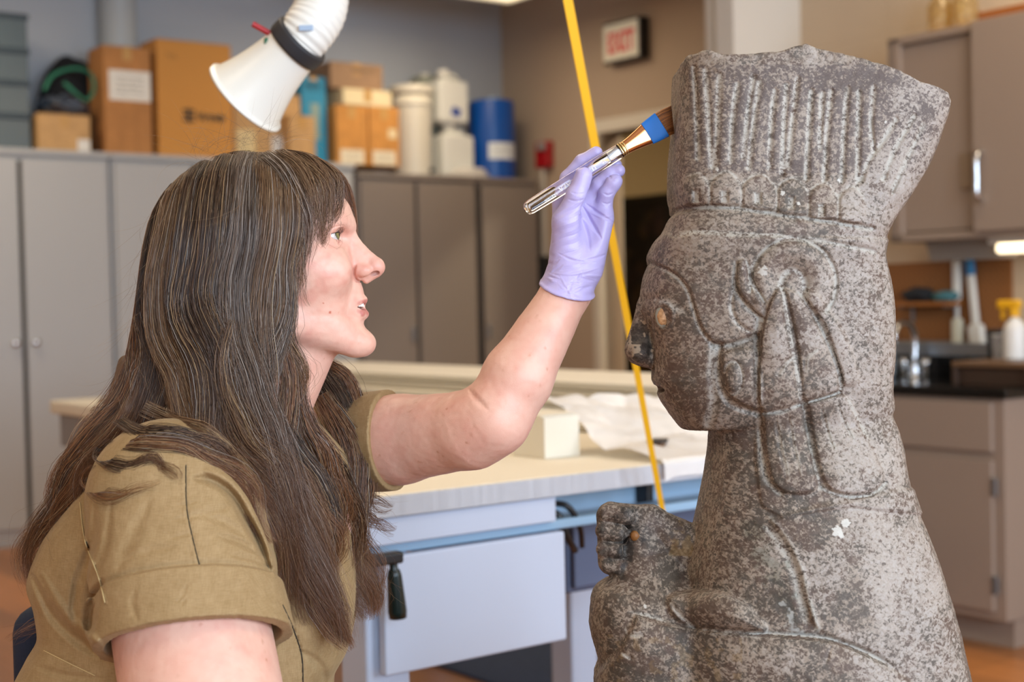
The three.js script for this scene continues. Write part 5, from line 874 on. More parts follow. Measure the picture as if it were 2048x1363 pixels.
function headField(x, y, c) {
  const ac = Math.abs(c);
  let d = ell(x, y, c, [513, 449, 0], 183, 123, 142);
  { const Fx = faceF(y), D = faceD(y), W = x > 590 ? Fx - 590 : 125, a = Math.abs(x - 590) / W, b = ac / D, q2 = a * a, q3 = b * b, k2 = Math.sqrt(q2 + q3), k = k2 + (Math.sqrt(Math.sqrt(q2 * q2 + q3 * q3)) - k2) * 0.3, s = k < 1e-6 ? -60 : Math.hypot(x - 590, c) * (1 - 1 / k) * 0.9; let f = smax(s, (x - 715) * -0.40 + (y - 712) * 0.9165, 22); f = smax(f, 385 - y, 30); d = smin(d, f, 18); }
  if (x > 540 && y > 400 && y < 780) {
    d = smin(d, ell(x, y, ac, [684, 614, 0], 46.5, 82, 50), 10);
    d = smin(d, ell(x, y, ac, [727, 686, 0], 25, 25, 38), 16);
    d = smin(d, cap(x, y, ac, [706, 684, 24], 24, [596, 648, 96], 30), 24);
    d = smin(d, ell(x, y, ac, [656, 545, 88], 52, 38, 30), 40);
    d = smin(d, cap(x, y, ac, [697, 452, 14], 10, [672, 448, 84], 12), 16);
    d = smax(d, -ell(x, y, ac, [694, 478, 58], 22, 17, 30), 14);
    if (x > 680) {
      d = smin(d, cap(x, y, ac, [694, 476, 0], 15, [717, 534, 0], 25), 10);
      d = smin(d, chain(x, y, ac, [[[699, 468, 0], 10], [[722, 501, 0], 12.5], [[748, 529, 0], 16.5]], 4), 12);
      d = smin(d, ell(x, y, ac, [751, 534, 0], 19, 18, 19), 7);
      d = smin(d, cap(x, y, ac, [750, 545, 0], 10, [733, 560, 0], 7), 6);
      d = smin(d, ell(x, y, ac, [728, 542, 18], 17, 12.5, 11), 6);
      d = smax(d, -cap(x, y, ac, [733, 555, 17], 4.6, [754, 547, 12], 5.8), 2.5);
      d = smin(d, chain(x, y, ac, [[[727, 599, 0], 8.5], [[722, 601, 18], 8], [[704, 613, 40], 4.5]], 3), 6);
      d = smin(d, chain(x, y, ac, [[[728, 628, 0], 9.5], [[722, 628, 20], 9], [[704, 619, 40], 4.5]], 3), 7);
      d = smax(d, -chain(x, y, ac, [[[745, 613.5, 0], 6.5], [[724, 613.5, 20], 6.5], [[705, 616, 39], 1.6]], 2), 2);
      d = smax(d, -cap(x, y, ac, [696, 613, 0], 7, [740, 613, 12], 7), 2);
      d = smax(d, -cap(x, y, ac, [696, 613, 18], 6, [722, 613.5, 20], 6), 2);
    }
    // eyelids over the eyeball, opened along the gaze
    const ex = x - EYE_C[0], ey = y - EYE_C[1], ec = ac - EYE_C[2], er = Math.hypot(ex, ey, ec);
    if (er < 60) {
      d = smin(d, er - 27, 4);
      if (er > 15) { const az = Math.atan2(ec, ex) * 57.3, el = -Math.asin(ey / er) * 57.3, u = (az - 18) / 66, hh = Math.abs(u) < 1 ? 15.5 * Math.pow(1 - u * u, 0.75) : -20; d = smax(d, -Math.max((Math.abs(el - 1) - hh) * er / 57.3, er - 37), 1.2); }
      d = Math.min(d, er - 22.5);
    }
  }
  return d;
}
function bodyField(x, y, c) {
  let d = 1e3;
  if (y < 900 && x < 880) { d = headField(x, y, c); }
  if (y > 560 && y < 1000 && x < 800) d = smin(d, chain(x, y, c, [[[600, 650, 0], 88], [[492, 852, -15], 108]], 6), 22);
  if (y > 740 && x < 820) { d = smin(d, ell(x, y, c, [455, 1050, -20], 250, 250, 240), 40); d = smin(d, cap(x, y, c, [500, 900, -40], 90, SF, 92), 30); d = smin(d, cap(x, y, c, [420, 950, 40], 90, SN, 120), 30); }
  if (y > 850 && x < 760) d = smin(d, cap(x, y, c, SN, 138, EN, 138), 20);
  if (x > 500 && y > 440 && y < 1120) { d = smin(d, chain(x, y, c, [[SF, 92], [P(800, 878, -110), 90], [P(945, 858, 10), 76], [EF, 64]], 20), 14); d = smin(d, chain(x, y, c, [[EF, 67], [P(1035, 755, 32), 69], [WF, 47], [P(1150, 540, 0), 39]], 16), 34); }
  if (d > 30 || d < -30) return d;
  const a = sightX(x, Math.abs(c)), b = sightY(y, Math.abs(c));
  return d - (c > -60 ? SK.at(a, b) : 0) - 0.35 * vnoise(x * 0.12, y * 0.12, c * 0.12) - 0.5 * vnoise(x * 0.03, y * 0.03, c * 0.03);
}
// freckles and tone of the skin
function spots(x, y, c, cellS, share, r0, r1) { const i = Math.floor(x / cellS), j = Math.floor(y / cellS), k = Math.floor(c / cellS); let best = 0; for (let a = -1; a <= 1; a++) for (let b = -1; b <= 1; b++) for (let e = -1; e <= 1; e++) { const h = hash3(i + a, j + b, k + e); if (h > share) continue; const u = hash3(i + a + 91, j + b, k + e), v = hash3(i + a, j + b + 57, k + e), w = hash3(i + a, j + b, k + e + 33), r = mix(r0, r1, hash3(i + a + 5, j + b + 9, k + e)), q = Math.hypot(x - (i + a + u) * cellS, y - (j + b + v) * cellS, c - (k + e + w) * cellS); best = Math.max(best, sstep(r, r * 0.5, q) * (0.5 + 0.5 * w)); } return best; }
const SKIN = lin(0xdeb09c), RUDDY = lin(0xcd8877), LIP = lin(0xb4645c), FRECKLE = lin(0xa96a48), MOUTH = lin(0x5a211d), LASH = lin(0x2a1d18);
function skinPaint(x, y, c) {
  const ac = Math.abs(c), arm = x > 790 || y > 900;
  let k = SKIN; const n = fbm(x * 0.03, y * 0.03, c * 0.03, 3), m = fbm(x * 0.12, y * 0.12, c * 0.12, 2);
  k = mixc(k, RUDDY, clamp(0.16 + 0.5 * n + 0.25 * m));
  if (!arm) {
    k = mixc(k, RUDDY, 0.55 * sstep(16, 4, Math.hypot(x - 716, y - 552) + m * 14)); k = mixc(k, RUDDY, 0.35 * sstep(30, 8, Math.hypot(x - 756, y - 535) + m * 20));
    k = mixc(k, RUDDY, 0.35 * sstep(0.0, 0.4, n + 0.28 - Math.hypot(x - 650, y - 590) / 160));
    const up = chain(x, y, ac, [[[727, 599.5, 0], 8.5], [[722, 601, 18], 8], [[704, 613, 40], 4.5]], 3), lo = chain(x, y, ac, [[[728, 627, 0], 8.5], [[722, 626, 20], 8], [[704, 618, 40], 4]], 3);
    k = mixc(k, LIP, 0.85 * sstep(2.6, 0.6, Math.min(up, lo) + m * 1.6) * sstep(596.5, 600, y + (ac - 10) * -0.14) * sstep(638, 632, y));
    const mouth = chain(x, y, ac, [[[745, 613.5, 0], 5.5], [[724, 613.5, 20], 5.2], [[705, 616, 39], 0.5]], 2); if (mouth < 0.8 && x < 727) k = MOUTH;
    const nos = cap(x, y, ac, [733, 555, 17], 4.6, [754, 547, 12], 5.6); k = mixc(k, MOUTH, 0.75 * sstep(1.6, -0.6, nos));  // nostril hollow painted dark to stand in for its shade
    const er = Math.hypot(x - EYE_C[0], y - EYE_C[1], ac - EYE_C[2]); if (er < 27.2 && er > 22) { const el = -Math.asin((y - EYE_C[1]) / er) * 57.3; k = mixc(k, el > 3 ? LASH : RUDDY, el > 3 ? 0.7 : 0.5); }
    for (const [px, py, r] of [[660, 624, 3.4], [647, 606, 2], [724, 568, 1.6]]) { const d = Math.hypot(sightX(x, ac) - px, sightY(y, ac) - py); if (c > 0) k = mixc(k, RUDDY, sstep(r, r * 0.5, d)); if (c > 0 && d < r * 0.7) k = mixc(k, lin(0xb05a3c), 0.7); }
  }
  const f = arm ? Math.max(spots(x, y, c, 15, 0.22, 1.6, 4), 0.8 * spots(x, y, c, 8, 0.25, 1.2, 2.4)) : spots(x, y, c, 13, 0.2, 1.2, 2.8);
  return mixc(k, FRECKLE, f * (arm ? 0.75 * sstep(-0.3, 0.25, n + 0.1) : 0.5));
}
const skinBump = tex(256, 256, (x, y) => 0.5 + 0.4 * tileFbm(x, y, 256, 40, 71, 3), false, 1 / 0.03);
const skin = mat(0xffffff, 0.46, { vertexColors: true, bumpMap: skinBump, bumpScale: 0.0001, sheen: 0.15, sheenColor: new THREE.Color(1, 0.85, 0.8), sheenRoughness: 0.5 });
{
  const isFace = (x, y) => x > 545 && y < 752 && x < 800;
  const g1 = sculpt(bodyField, [540, 380, -165], [782, 756, 165], 2.3, { origin: PO, paint: skinPaint, uvm: true, keep: isFace });
  const g2 = sculpt(bodyField, [60, 290, -420], [1240, 1540, 560], 6, { origin: PO, paint: skinPaint, keep: (x, y) => !isFace(x - 6, y + 6) || x > 790 });
  part('body', BGU.mergeGeometries([g1, g2]), skin, person);
}
// eyes, teeth, lashes
{
  const eyeM = new THREE.MeshPhysicalMaterial({ color: 0xffffff, roughness: 0.12, vertexColors: true, clearcoat: 1, clearcoatRoughness: 0.03 });
  const look = new THREE.Vector3(0.93, -0.24, 0.20).normalize();
  for (const s of [1, -1]) {
    const g = new THREE.SphereGeometry(24.6, 72, 54), p = g.attributes.position, col = [], L = look.clone(); if (s < 0) L.z = -L.z * -0.6;
    for (let i = 0; i < p.count; i++) { const v = new THREE.Vector3().fromBufferAttribute(p, i), a = Math.acos(clamp(v.clone().normalize().dot(L), -1, 1)); let k = lin(0xc4bcb8); k = mixc(k, lin(0xc99a8c), 0.35 * sstep(0.6, 1.4, a + 0.1 * vnoise(v.x, v.y, v.z))); if (a < 0.50) k = mixc(lin(0x8a7a46), lin(0x5b5f3c), sstep(0.2, 0.46, a + 0.08 * vnoise(v.x * 2, v.y * 2, v.z * 2))); if (a > 0.44 && a < 0.52) k = lin(0x3a3a2c); if (a < 0.2) k = lin(0x060504); if (a < 0.5) v.setLength(24.6 + 2.2 * sstep(0.5, 0.1, a)); const w = toWorld(EYE_C[0] + v.x, EYE_C[1] + v.y, s * EYE_C[2] + v.z * 1).sub(PO); p.setXYZ(i, w.x, w.y, w.z); col.push(...k); }
    g.setAttribute('color', new THREE.Float32BufferAttribute(col, 3)); g.computeVertexNormals(); { const nn = g.attributes.normal, c0 = toWorld(EYE_C[0], EYE_C[1], s * EYE_C[2]).sub(PO); for (let i = 0; i < p.count; i++) { const v = new THREE.Vector3().fromBufferAttribute(p, i).sub(c0).normalize(); nn.setXYZ(i, v.x, v.y, v.z); } const ix = g.index.array; for (let i = 0; i < ix.length; i += 3) { const t = ix[i]; ix[i] = ix[i + 1]; ix[i + 1] = t; } }
    part('eye', g, eyeM, person);
  }
  const tb = [];
  for (let i = -5; i <= 5; i++) { const a = i / 5, cc = a * 31, x = 726 - 17 * a * a, q = box(5.2, 10 - Math.abs(a) * 2, 6.2, 0, 0, 0, 2); q.rotateY(a * 0.75); const p = q.attributes.position; for (let k = 0; k < p.count; k++) { const w = toWorld(x + p.getX(k), 609 + 1.5 * a * a - p.getY(k), cc + p.getZ(k)).sub(PO); p.setXYZ(k, w.x, w.y, w.z); } q.computeVertexNormals(); tb.push(q); }
  part('teeth', merge(tb), mat(0xe9e2d4, 0.2), person, 'white upper teeth');
  const lm = mat(0x17100d, 0.5), lashes = [];
  const lash = (az, el, len, up, s) => { const r = 26, dir = (a, e) => { const ca = Math.cos(e / 57.3); return [Math.cos(a / 57.3) * ca, -Math.sin(e / 57.3), Math.sin(a / 57.3) * ca]; }; const d0 = dir(az, el), d1 = dir(az, el + up * 0.4), d2 = dir(az, el + up); const pt = (d, rr) => toWorld(EYE_C[0] + d[0] * rr, EYE_C[1] + d[1] * rr, s * (EYE_C[2] + d[2] * rr)).sub(PO); lashes.push(new THREE.TubeGeometry(new THREE.CatmullRomCurve3([pt(d0, r), pt(d1, r + len * 0.6), pt(d2, r + len)]), 6, 0.00009, 4)); };
  const r = rng(5);
  for (const s of [1, -1]) { for (let i = 0; i < 26; i++) { const az = -35 + 110 * i / 25, u = (az - 18) / 66, hh = 15.5 * Math.pow(1 - u * u, 0.75); lash(az + r() * 3, 2 + hh + 1, 9 + 5 * r(), 8 + 12 * r(), s); if (i % 4 === 0) lash(az + r() * 4, 2 - hh - 1, 3 + 2 * r(), -6 - 6 * r(), s); } }
  for (const s of [1, -1]) { const v = []; for (let i = 0; i <= 20; i++) { const az = -40 + 116 * i / 20, u = (az - 18) / 66, el = 1 + 15.5 * Math.pow(1 - u * u, 0.75) + 0.6, ce = Math.cos(el / 57.3), rr = 26.6; v.push(toWorld(EYE_C[0] + Math.cos(az / 57.3) * ce * rr, EYE_C[1] - Math.sin(el / 57.3) * rr, s * (EYE_C[2] + Math.sin(az / 57.3) * ce * rr)).sub(PO)); } lashes.push(new THREE.TubeGeometry(new THREE.CatmullRomCurve3(v), 40, 0.00045, 6)); }
  part('eyelashes', merge(lashes), lm, person);
}
// ------------------------------------------------------------------ dress
const DR = new Relief(20, 780, 800, 1500);
DR.stroke([[372, 929], [374, 1016], [389, 1089], [399, 1128]], 4, -2.2); DR.stroke([[366, 930], [368, 1016], [383, 1090], [393, 1128]], 6, 1.6);
DR.stroke([[389, 956], [423, 961], [462, 987], [491, 1036], [516, 1079], [540, 1138]], 15, -13, { taper: 0.15 }); DR.stroke([[410, 940], [452, 955], [500, 1010], [534, 1094], [550, 1150]], 18, 9, { taper: 0.15 });
for (const [q, w, h] of [[[[345, 1040], [400, 1028], [460, 1012]], 12, -3.5], [[[404, 1031], [450, 1044], [488, 1072]], 13, -5], [[[438, 1070], [480, 1084], [520, 1108]], 12, -6], [[[340, 1076], [370, 1068], [392, 1066]], 7, -3], [[[462, 1108], [505, 1118], [545, 1136]], 10, -4.5], [[[355, 1010], [372, 1008], [392, 1002]], 6, -2],
  [[[190, 1010], [186, 1080], [160, 1150], [144, 1215]], 16, -6.5], [[[222, 1000], [214, 1080], [190, 1150], [170, 1200]], 14, -4], [[[204, 1160], [183, 1215], [178, 1270]], 18, -14], [[[64, 1150], [108, 1232], [158, 1282], [196, 1312]], 17, -10], [[[84, 1146], [128, 1222], [176, 1268], [205, 1290]], 16, 7], [[[150, 1160], [150, 1240], [180, 1300]], 14, -5],
  [[[86, 1300], [140, 1326], [195, 1352]], 4, -2], [[[70, 1330], [130, 1350], [200, 1356]], 12, -4], [[[564, 1206], [584, 1250], [603, 1308], [606, 1370]], 4, -3.2], [[[630, 1090], [650, 1150], [648, 1230]], 12, -4], [[[600, 1300], [640, 1330], [650, 1370]], 14, -5], [[[690, 1230], [672, 1260], [668, 1310]], 12, -4],
  [[[352, 1205], [366, 1188], [372, 1168]], 7, -2.2], [[[360, 1212], [372, 1196]], 5, -2], [[[270, 1180], [266, 1210], [275, 1240]], 12, -2.6], [[[470, 1150], [478, 1200], [476, 1240]], 14, -1.8], [[[300, 1000], [262, 1080], [236, 1140]], 22, -4], [[[250, 1120], [300, 1100], [350, 1092]], 12, -2.4]]) DR.stroke(q, w, h, { taper: 0.3 });
DR.stroke([[160, 1000], [170, 1080], [196, 1150], [210, 1204]], 4, 2.2);
const dressT = table([[812, 470, 560, 70], [835, 400, 612, 120], [870, 310, 655, 190], [920, 222, 690, 240], [1000, 150, 700, 262], [1080, 92, 704, 262], [1160, 64, 712, 256], [1210, 78, 712, 252], [1260, 84, 704, 248], [1310, 60, 690, 250], [1363, 34, 664, 262], [1450, 10, 660, 290], [1560, 0, 700, 320], [1700, 20, 760, 330]]);
const hem = (x, y, c) => (y - 1212) + 0.44 * (c - 345) + 0.16 * (x - 430);
function dressField(x, y, c) {
  let d = 1e3;
  { const L = dressT(y, 0), Rr = dressT(y, 1), D = dressT(y, 2), W = (Rr - L) / 2, dx = x - (L + Rr) / 2, e = c + 20, a = dx * dx / (W * W), b = e * e / (D * D), k2 = Math.sqrt(a + b), k = k2 + (Math.sqrt(Math.sqrt(a * a + b * b)) - k2) * 0.42; d = k < 1e-6 ? -Math.min(W, D) : Math.sqrt(dx * dx + e * e) * (1 - 1 / k) * 0.9; d = smax(d, 822 - y, 26); d = smax(d, y - 1690, 20); }
  if (y > 1080 && x > 460) d = smin(d, ell(x, y, c, [598, 1185, 75], 108, 92, 110), 40);
  // near sleeve with its turned-up cuff
  if (y > 780 && x < 740) {
    let s = cap(x, y, c, SN, 150, EN, 168); const g = hem(x, y, c);
    s -= 6 * sstep(-104, -97, g) + 10 * sstep(-300, -60, g) - 4 * Math.exp(-(g + 104) * (g + 104) / 30);
    s = smax(s, g * 0.9, 3); d = smin(d, s, 26);
    d = smax(d, -Math.max(cap(x, y, c, SN, 142, EN, 160), -(g + 70)), 2);
  }
  if (x > 520 && y < 1100) { let s = chain(x, y, c, [[P(560, 905, -200), 110], [SF, 106], [P(800, 878, -110), 106]], 10); const g = (x - 775) * 0.93 + (c + 130) * 0.35 - (y - 880) * 0.10; s = smax(s, g, 3); d = smin(d, s, 30); }
  // collar
  if (y > 760 && y < 1000) { d = smin(d, chain(x, y, c * 0.8, [[[430, 818, 70], 11], [[520, 850, 84], 11], [[592, 878, 62], 10], [[640, 918, 40], 12], [[664, 934, 30], 9]], 4), 6); d = smin(d, chain(x, y, c, [[[600, 880, -60], 11], [[652, 900, -40], 12], [[690, 940, -30], 9]], 4), 6); }
  if (d > 40 || d < -40) return d;
  const a = sightX(x, Math.max(c, 0)), b = sightY(y, Math.max(c, 0));
  return d - (c > -60 ? DR.at(a, b) : 0) - 1.6 * fbm(x * 0.022, y * 0.016, c * 0.02, 3);
}
{
  const weave = tex(256, 256, (x, y) => 0.5 + 0.25 * Math.sin(x * Math.PI / 2) * Math.sign(Math.sin(y * Math.PI / 4) + 0.01) + 0.3 * tileFbm(x, y, 256, 40, 31, 3), false, 1 / 0.055);
  const tone = tex(256, 256, (x, y) => { const n = 0.035 * tileFbm(x, y, 256, 10, 14, 3) + 0.022 * tileNoise(x, y / 8, 256, 128, 15) + 0.02 * tileNoise(x / 8, y, 256, 128, 16); return [0.59 + n, 0.485 + n, 0.33 + n]; }, true, 1 / 0.06);
  const cloth = mat(0xffffff, 0.78, { map: tone, bumpMap: weave, bumpScale: 0.0002, sheen: 0.3, sheenColor: new THREE.Color(0.9, 0.75, 0.5), sheenRoughness: 0.6 });
  const dress = part('dress', sculpt(dressField, [0, 770, -360], [830, 1710, 560], 4.6, { origin: PO }), cloth, person);
  // seam threads lying in their grooves
  const thread = (pts, m, rr = 0.00055) => { const v = []; for (const [px, py] of spline(pts, 12)) { const h = strike(dressField, px, py, 560, 0); if (h) v.push(toWorld(h[0], h[1], h[2] + 1.3).sub(PO)); } return v.length > 3 ? tube(v, rr, v.length * 2, 5) : null; };
  const dk = [thread([[372, 929], [374, 1016], [389, 1089], [399, 1128]]), thread([[565, 1208], [584, 1250], [603, 1308], [606, 1368]], 0, 0.0008)].filter(Boolean);
  part('seam', merge(dk), mat(0x33291b, 0.9), dress);
  const lt = [thread([[160, 1004], [170, 1080], [196, 1150], [210, 1204]]), thread([[88, 1300], [140, 1326], [190, 1350]])].filter(Boolean);
  if (lt.length) part('stitching', merge(lt), mat(0xc0a878, 0.9), dress);
  // lap, legs and shoes below the picture
  const legs = (x, y, c) => { let d = 1e3; for (const s of [-1, 1]) { const z = s * 130 - 20; d = smin(d, cap(x, y, c, [300, 1700, z * 0.9], 165, [980, 1800, z], 110), 20); d = smin(d, chain(x, y, c, [[[980, 1800, z], 108], [[1010, 2250, z], 92], [[980, 2950, z], 62]], 30), 20); } return d; };
  part('trousers', sculpt(legs, [80, 1480, -420], [1180, 3040, 380], 14, { origin: PO }), mat(0x2b2f3a, 0.8), person);
  for (const s of [-1, 1]) { const z = s * 130 - 20; part('shoe', sculpt((x, y, c) => smax(smin(cap(x, y, c, [970, 3010, z], 78, [1150, 3035, z], 62), cap(x, y, c, [985, 2950, z], 70, [985, 3010, z], 74), 20), y - 3062, 6), [850, 2840, z - 110], [1260, 3080, z + 110], 10, { origin: PO }), mat(0x1b1a19, 0.5), person); }
}
// ------------------------------------------------------------------ lilac glove on the raised hand
const GL = new Relief(1060, 280, 1270, 620);
{
  const r = rng(12);
  for (let i = 0; i < 17; i++) { const y = 408 + i * 8; GL.stroke([[1104, y + 14 + 6 * r()], [1122 + 6 * r(), y + 4], [1146 + 6 * r(), y - 8 + i * 0.6], [1160 + 4 * r(), y - 20 + i]], 3.4 + 1.6 * r(), (i % 2 ? 0.7 : -0.8) * (0.5 + r()), { taper: 0.4 }); }
  for (let i = 0; i < 30; i++) { const x = 1085 + 100 * r(), y = 530 + 60 * r() - (x - 1130) * -0.1, a = (r() - 0.5) * 1.6 + (i % 2 ? 0.6 : -0.4), L = 14 + 22 * r(); GL.stroke([[x, y], [x + L * 0.5 * Math.cos(a), y + L * 0.5 * Math.sin(a) + 3 * r()], [x + L * Math.cos(a), y + L * Math.sin(a)]], 4 + 2 * r(), (i % 2 ? 1.3 : -1.5) * (0.5 + 0.6 * r()), { taper: 0.4 }); }
  for (const [q, w, h] of [[[[1166, 414], [1180, 440], [1202, 476]], 7, -4], [[[1172, 408], [1196, 426], [1226, 444]], 6, -3], [[[1158, 430], [1172, 462], [1180, 500]], 8, -2.6], [[[1170, 520], [1192, 516], [1212, 508]], 5, -1.6], [[[1116, 506], [1150, 522], [1190, 524]], 5, -1.3], [[[1104, 545], [1146, 548], [1196, 536]], 5, 1.4], [[[1180, 425], [1205, 434], [1226, 430]], 4, 1.2],
    [[[1142, 384], [1155, 388], [1170, 386]], 3.5, -1], [[[1136, 398], [1152, 402], [1168, 398]], 4, -1.2], [[[1150, 344], [1158, 336]], 3.4, 1.2], [[[1160, 338], [1168, 330]], 3, -1], [[[1206, 386], [1216, 390], [1226, 386]], 4, -1.4], [[[1204, 404], [1214, 408], [1222, 404]], 4, -1.4], [[[1216, 352], [1224, 356]], 4, -1.2], [[[1226, 362], [1236, 354]], 3, 1]]) GL.stroke(q, w, h, { taper: 0.3 });
}
const FING = [
  [[[1129, 400, -20], 23], [[1137, 354, -26], 16.5], [[1165, 321, -16], 14.5], [[1193, 304.5, -6], 12.8]],
  [[[1154, 388, -30], 22], [[1180, 348, -36], 15.5], [[1212, 334, -24], 13.5], [[1233, 327.5, -14], 12]],
  [[[1184, 398, -22], 21], [[1198, 370, -8], 15.5], [[1221, 347, 0], 14], [[1237, 342, 4], 13]],
  [[[1206, 422, -6], 19], [[1212, 388, 8], 15.5], [[1226, 368, 13], 15], [[1230, 364, 14], 14]]];
function gloveField(x, y, c) {
  let d = cap(x, y, c, [1150, 528, -2], 46, [1127, 602, 0], 59);
  const kn = [[1129, 400, -20, 24], [1154, 388, -30, 23], [1184, 398, -22, 22], [1206, 422, -6, 20]];
  kn.forEach(([kx, ky, kc, kr], i) => { d = smin(d, cap(x, y, c, [1138 + i * 8, 540, -6], 36, [kx, ky, kc], kr), 18); });
  d = smin(d, cap(x, y, c, [1176, 536, 6], 29, [1206, 440, 4], 21), 14);
  d = smin(d, cap(x, y, c, [1132, 520, 10], 30, [1134, 446, 22], 31), 16);
  d = smin(d, chain(x, y, c, [[[1134, 444, 26], 29], [[1151, 396, 38], 20], [[1165.5, 356, 40], 17.2]], 8), 9);
  d = smax(d, -ell(x, y, c, [1180, 440, 34], 20, 46, 18), 16);
  let f = 1e3; for (const q of FING) f = smin(f, chain(x, y, c, q, 5), 2.2);
  d = smin(d, f, 6);
  const g = (x - 1131) * -0.5 + (y - 585) * 0.865 + 0.27 * (x - 1131) - 0.28 * c;
  d -= 2.6 * Math.exp(-(g + 8) * (g + 8) / 14);
  d = smax(d, g + 4, 2);
  if (d > 16 || d < -16) return d;
  return d - GL.at(sightX(x, c), sightY(y, c)) * (c > -22 ? 1 : 0) - 0.5 * vnoise(x * 0.07, y * 0.07, c * 0.07) - 0.9 * sstep(-110, -20, g) * vnoise(x * 0.06, y * 0.11, c * 0.06);
}
part('glove', sculpt(gloveField, [1062, 275, -75], [1262, 612, 80], 1.9, { origin: PO }), mat(0xb8aedd, 0.40, { bumpMap: skinBump, bumpScale: 0.0001, sheen: 0.2, sheenColor: new THREE.Color(0.8, 0.75, 1), sheenRoughness: 0.5 }), person, 'lilac nitrile glove');

// ------------------------------------------------------------------ hair: locks of strands following traced paths
{
  // each lock: path of [px, py, c, half width px, half depth], strands, tone (0 dark, 1 golden, 2 greyed, 3 chestnut)
  const LK = [];
  const L = (n, tone, ...p) => LK.push({ n, tone, p });
  // crown to the near side, from the temple to the nape
  L(230, 1, [560, 306, 30, 18, 20], [566, 330, 100, 22, 14], [572, 380, 142, 24, 12], [574, 450, 158, 26, 12], [562, 530, 160, 24, 12], [560, 600, 160, 26, 14], [540, 660, 165, 30, 16], [505, 720, 172, 30, 18], [486, 790, 180, 28, 18], [500, 860, 185, 28, 18], [540, 920, 190, 30, 18], [590, 985, 190, 30, 18], [625, 1050, 185, 28, 16], [640, 1110, 180, 24, 14], [628, 1160, 175, 16, 10]);
  L(260, 1, [535, 304, 30, 22, 20], [532, 335, 110, 26, 14], [535, 390, 155, 28, 12], [530, 470, 170, 32, 12], [520, 560, 172, 32, 14], [505, 650, 176, 34, 16], [485, 730, 182, 34, 18], [490, 810, 188, 34, 18], [520, 890, 195, 36, 18], [566, 965, 200, 36, 18], [606, 1040, 200, 36, 18], [630, 1120, 195, 34, 16], [650, 1200, 185, 28, 14], [686, 1275, 175, 14, 9]);
  L(260, 2, [500, 303, 20, 24, 20], [490, 335, 110, 28, 14], [485, 400, 165, 30, 12], [480, 480, 180, 34, 12], [470, 570, 182, 36, 14], [468, 660, 184, 38, 16], [478, 740, 190, 38, 18], [500, 820, 196, 38, 18], [535, 900, 202, 38, 18], [575, 980, 205, 38, 18], [608, 1060, 205, 38, 18], [636, 1150, 198, 36, 16], [660, 1230, 188, 28, 14], [690, 1292, 178, 12, 9]);
  L(260, 0, [462, 308, 10, 26, 22], [445, 345, 110, 30, 14], [436, 420, 165, 34, 12], [430, 510, 178, 36, 12], [422, 600, 180, 38, 14], [430, 690, 184, 40, 16], [450, 770, 190, 40, 18], [485, 850, 198, 40, 18], [530, 930, 205, 40, 18], [570, 1010, 208, 38, 18], [595, 1090, 205, 36, 18], [615, 1170, 198, 34, 16], [650, 1250, 186, 24, 12]);
  L(250, 0, [425, 322, 0, 28, 24], [400, 360, 100, 32, 16], [385, 440, 152, 34, 14], [378, 530, 165, 36, 14], [372, 620, 168, 38, 16], [378, 710, 174, 40, 18], [405, 790, 184, 42, 18], [445, 865, 196, 42, 18], [500, 935, 206, 42, 18], [545, 1010, 208, 38, 18], [572, 1090, 205, 34, 18], [596, 1180, 198, 30, 16], [616, 1250, 188, 20, 12]);
  L(240, 1, [385, 345, -10, 28, 26], [360, 390, 80, 32, 20], [342, 470, 125, 34, 16], [332, 560, 138, 36, 16], [325, 650, 142, 38, 18], [330, 730, 150, 40, 18], [352, 800, 165, 42, 18], [400, 870, 190, 40, 16], [460, 930, 206, 38, 16], [512, 1000, 212, 34, 16], [548, 1080, 208, 30, 16], [568, 1150, 200, 24, 14]);
  L(240, 0, [350, 372, -20, 26, 28], [325, 430, 60, 30, 24], [308, 520, 95, 32, 20], [298, 610, 105, 34, 20], [292, 690, 108, 36, 20], [286, 760, 112, 38, 20], [262, 830, 122, 40, 20], [225, 890, 130, 38, 18], [190, 950, 130, 32, 16], [168, 1010, 125, 22, 14], [158, 1050, 120, 10, 8]);
  L(230, 3, [335, 390, -60, 26, 30], [305, 460, -10, 28, 30], [288, 560, 20, 30, 28], [278, 650, 30, 32, 26], [270, 730, 40, 34, 24], [245, 810, 60, 36, 22], [200, 880, 80, 38, 20], [155, 940, 90, 36, 18], [130, 1000, 90, 28, 16], [96, 1060, 85, 22, 14], [62, 1110, 80, 16, 12], [54, 1170, 78, 8, 8]);
  L(160, 0, [420, 338, -60, 22, 50], [344, 420, -70, 36, 60], [310, 520, -70, 44, 60], [305, 640, -60, 44, 60], [320, 760, -40, 46, 60], [370, 860, 20, 46, 50], [430, 920, 100, 40, 30]);
  // far part of the crown
  L(170, 0, [520, 305, -20, 60, 30], [500, 340, -100, 70, 20], [480, 440, -150, 80, 16], [470, 560, -160, 80, 16], [470, 680, -160, 70, 20], [520, 780, -170, 60, 24], [600, 850, -190, 50, 24]);
  // curved front lock beside the cheek
  L(210, 2, [572, 520, 158, 12, 10], [572, 580, 160, 14, 10], [572, 636, 163, 16, 10], [552, 690, 170, 22, 12], [522, 740, 180, 26, 14], [506, 800, 186, 26, 14], [520, 860, 190, 24, 14], [556, 915, 190, 24, 14], [590, 960, 186, 22, 14], [612, 1010, 180, 18, 12]);
  L(120, 1, [590, 470, 156, 10, 8], [574, 540, 158, 11, 8], [577, 600, 158, 10, 8], [572, 660, 160, 12, 8], [588, 715, 158, 10, 8], [594, 770, 155, 10, 8], [588, 830, 155, 12, 10], [580, 890, 160, 14, 10]);
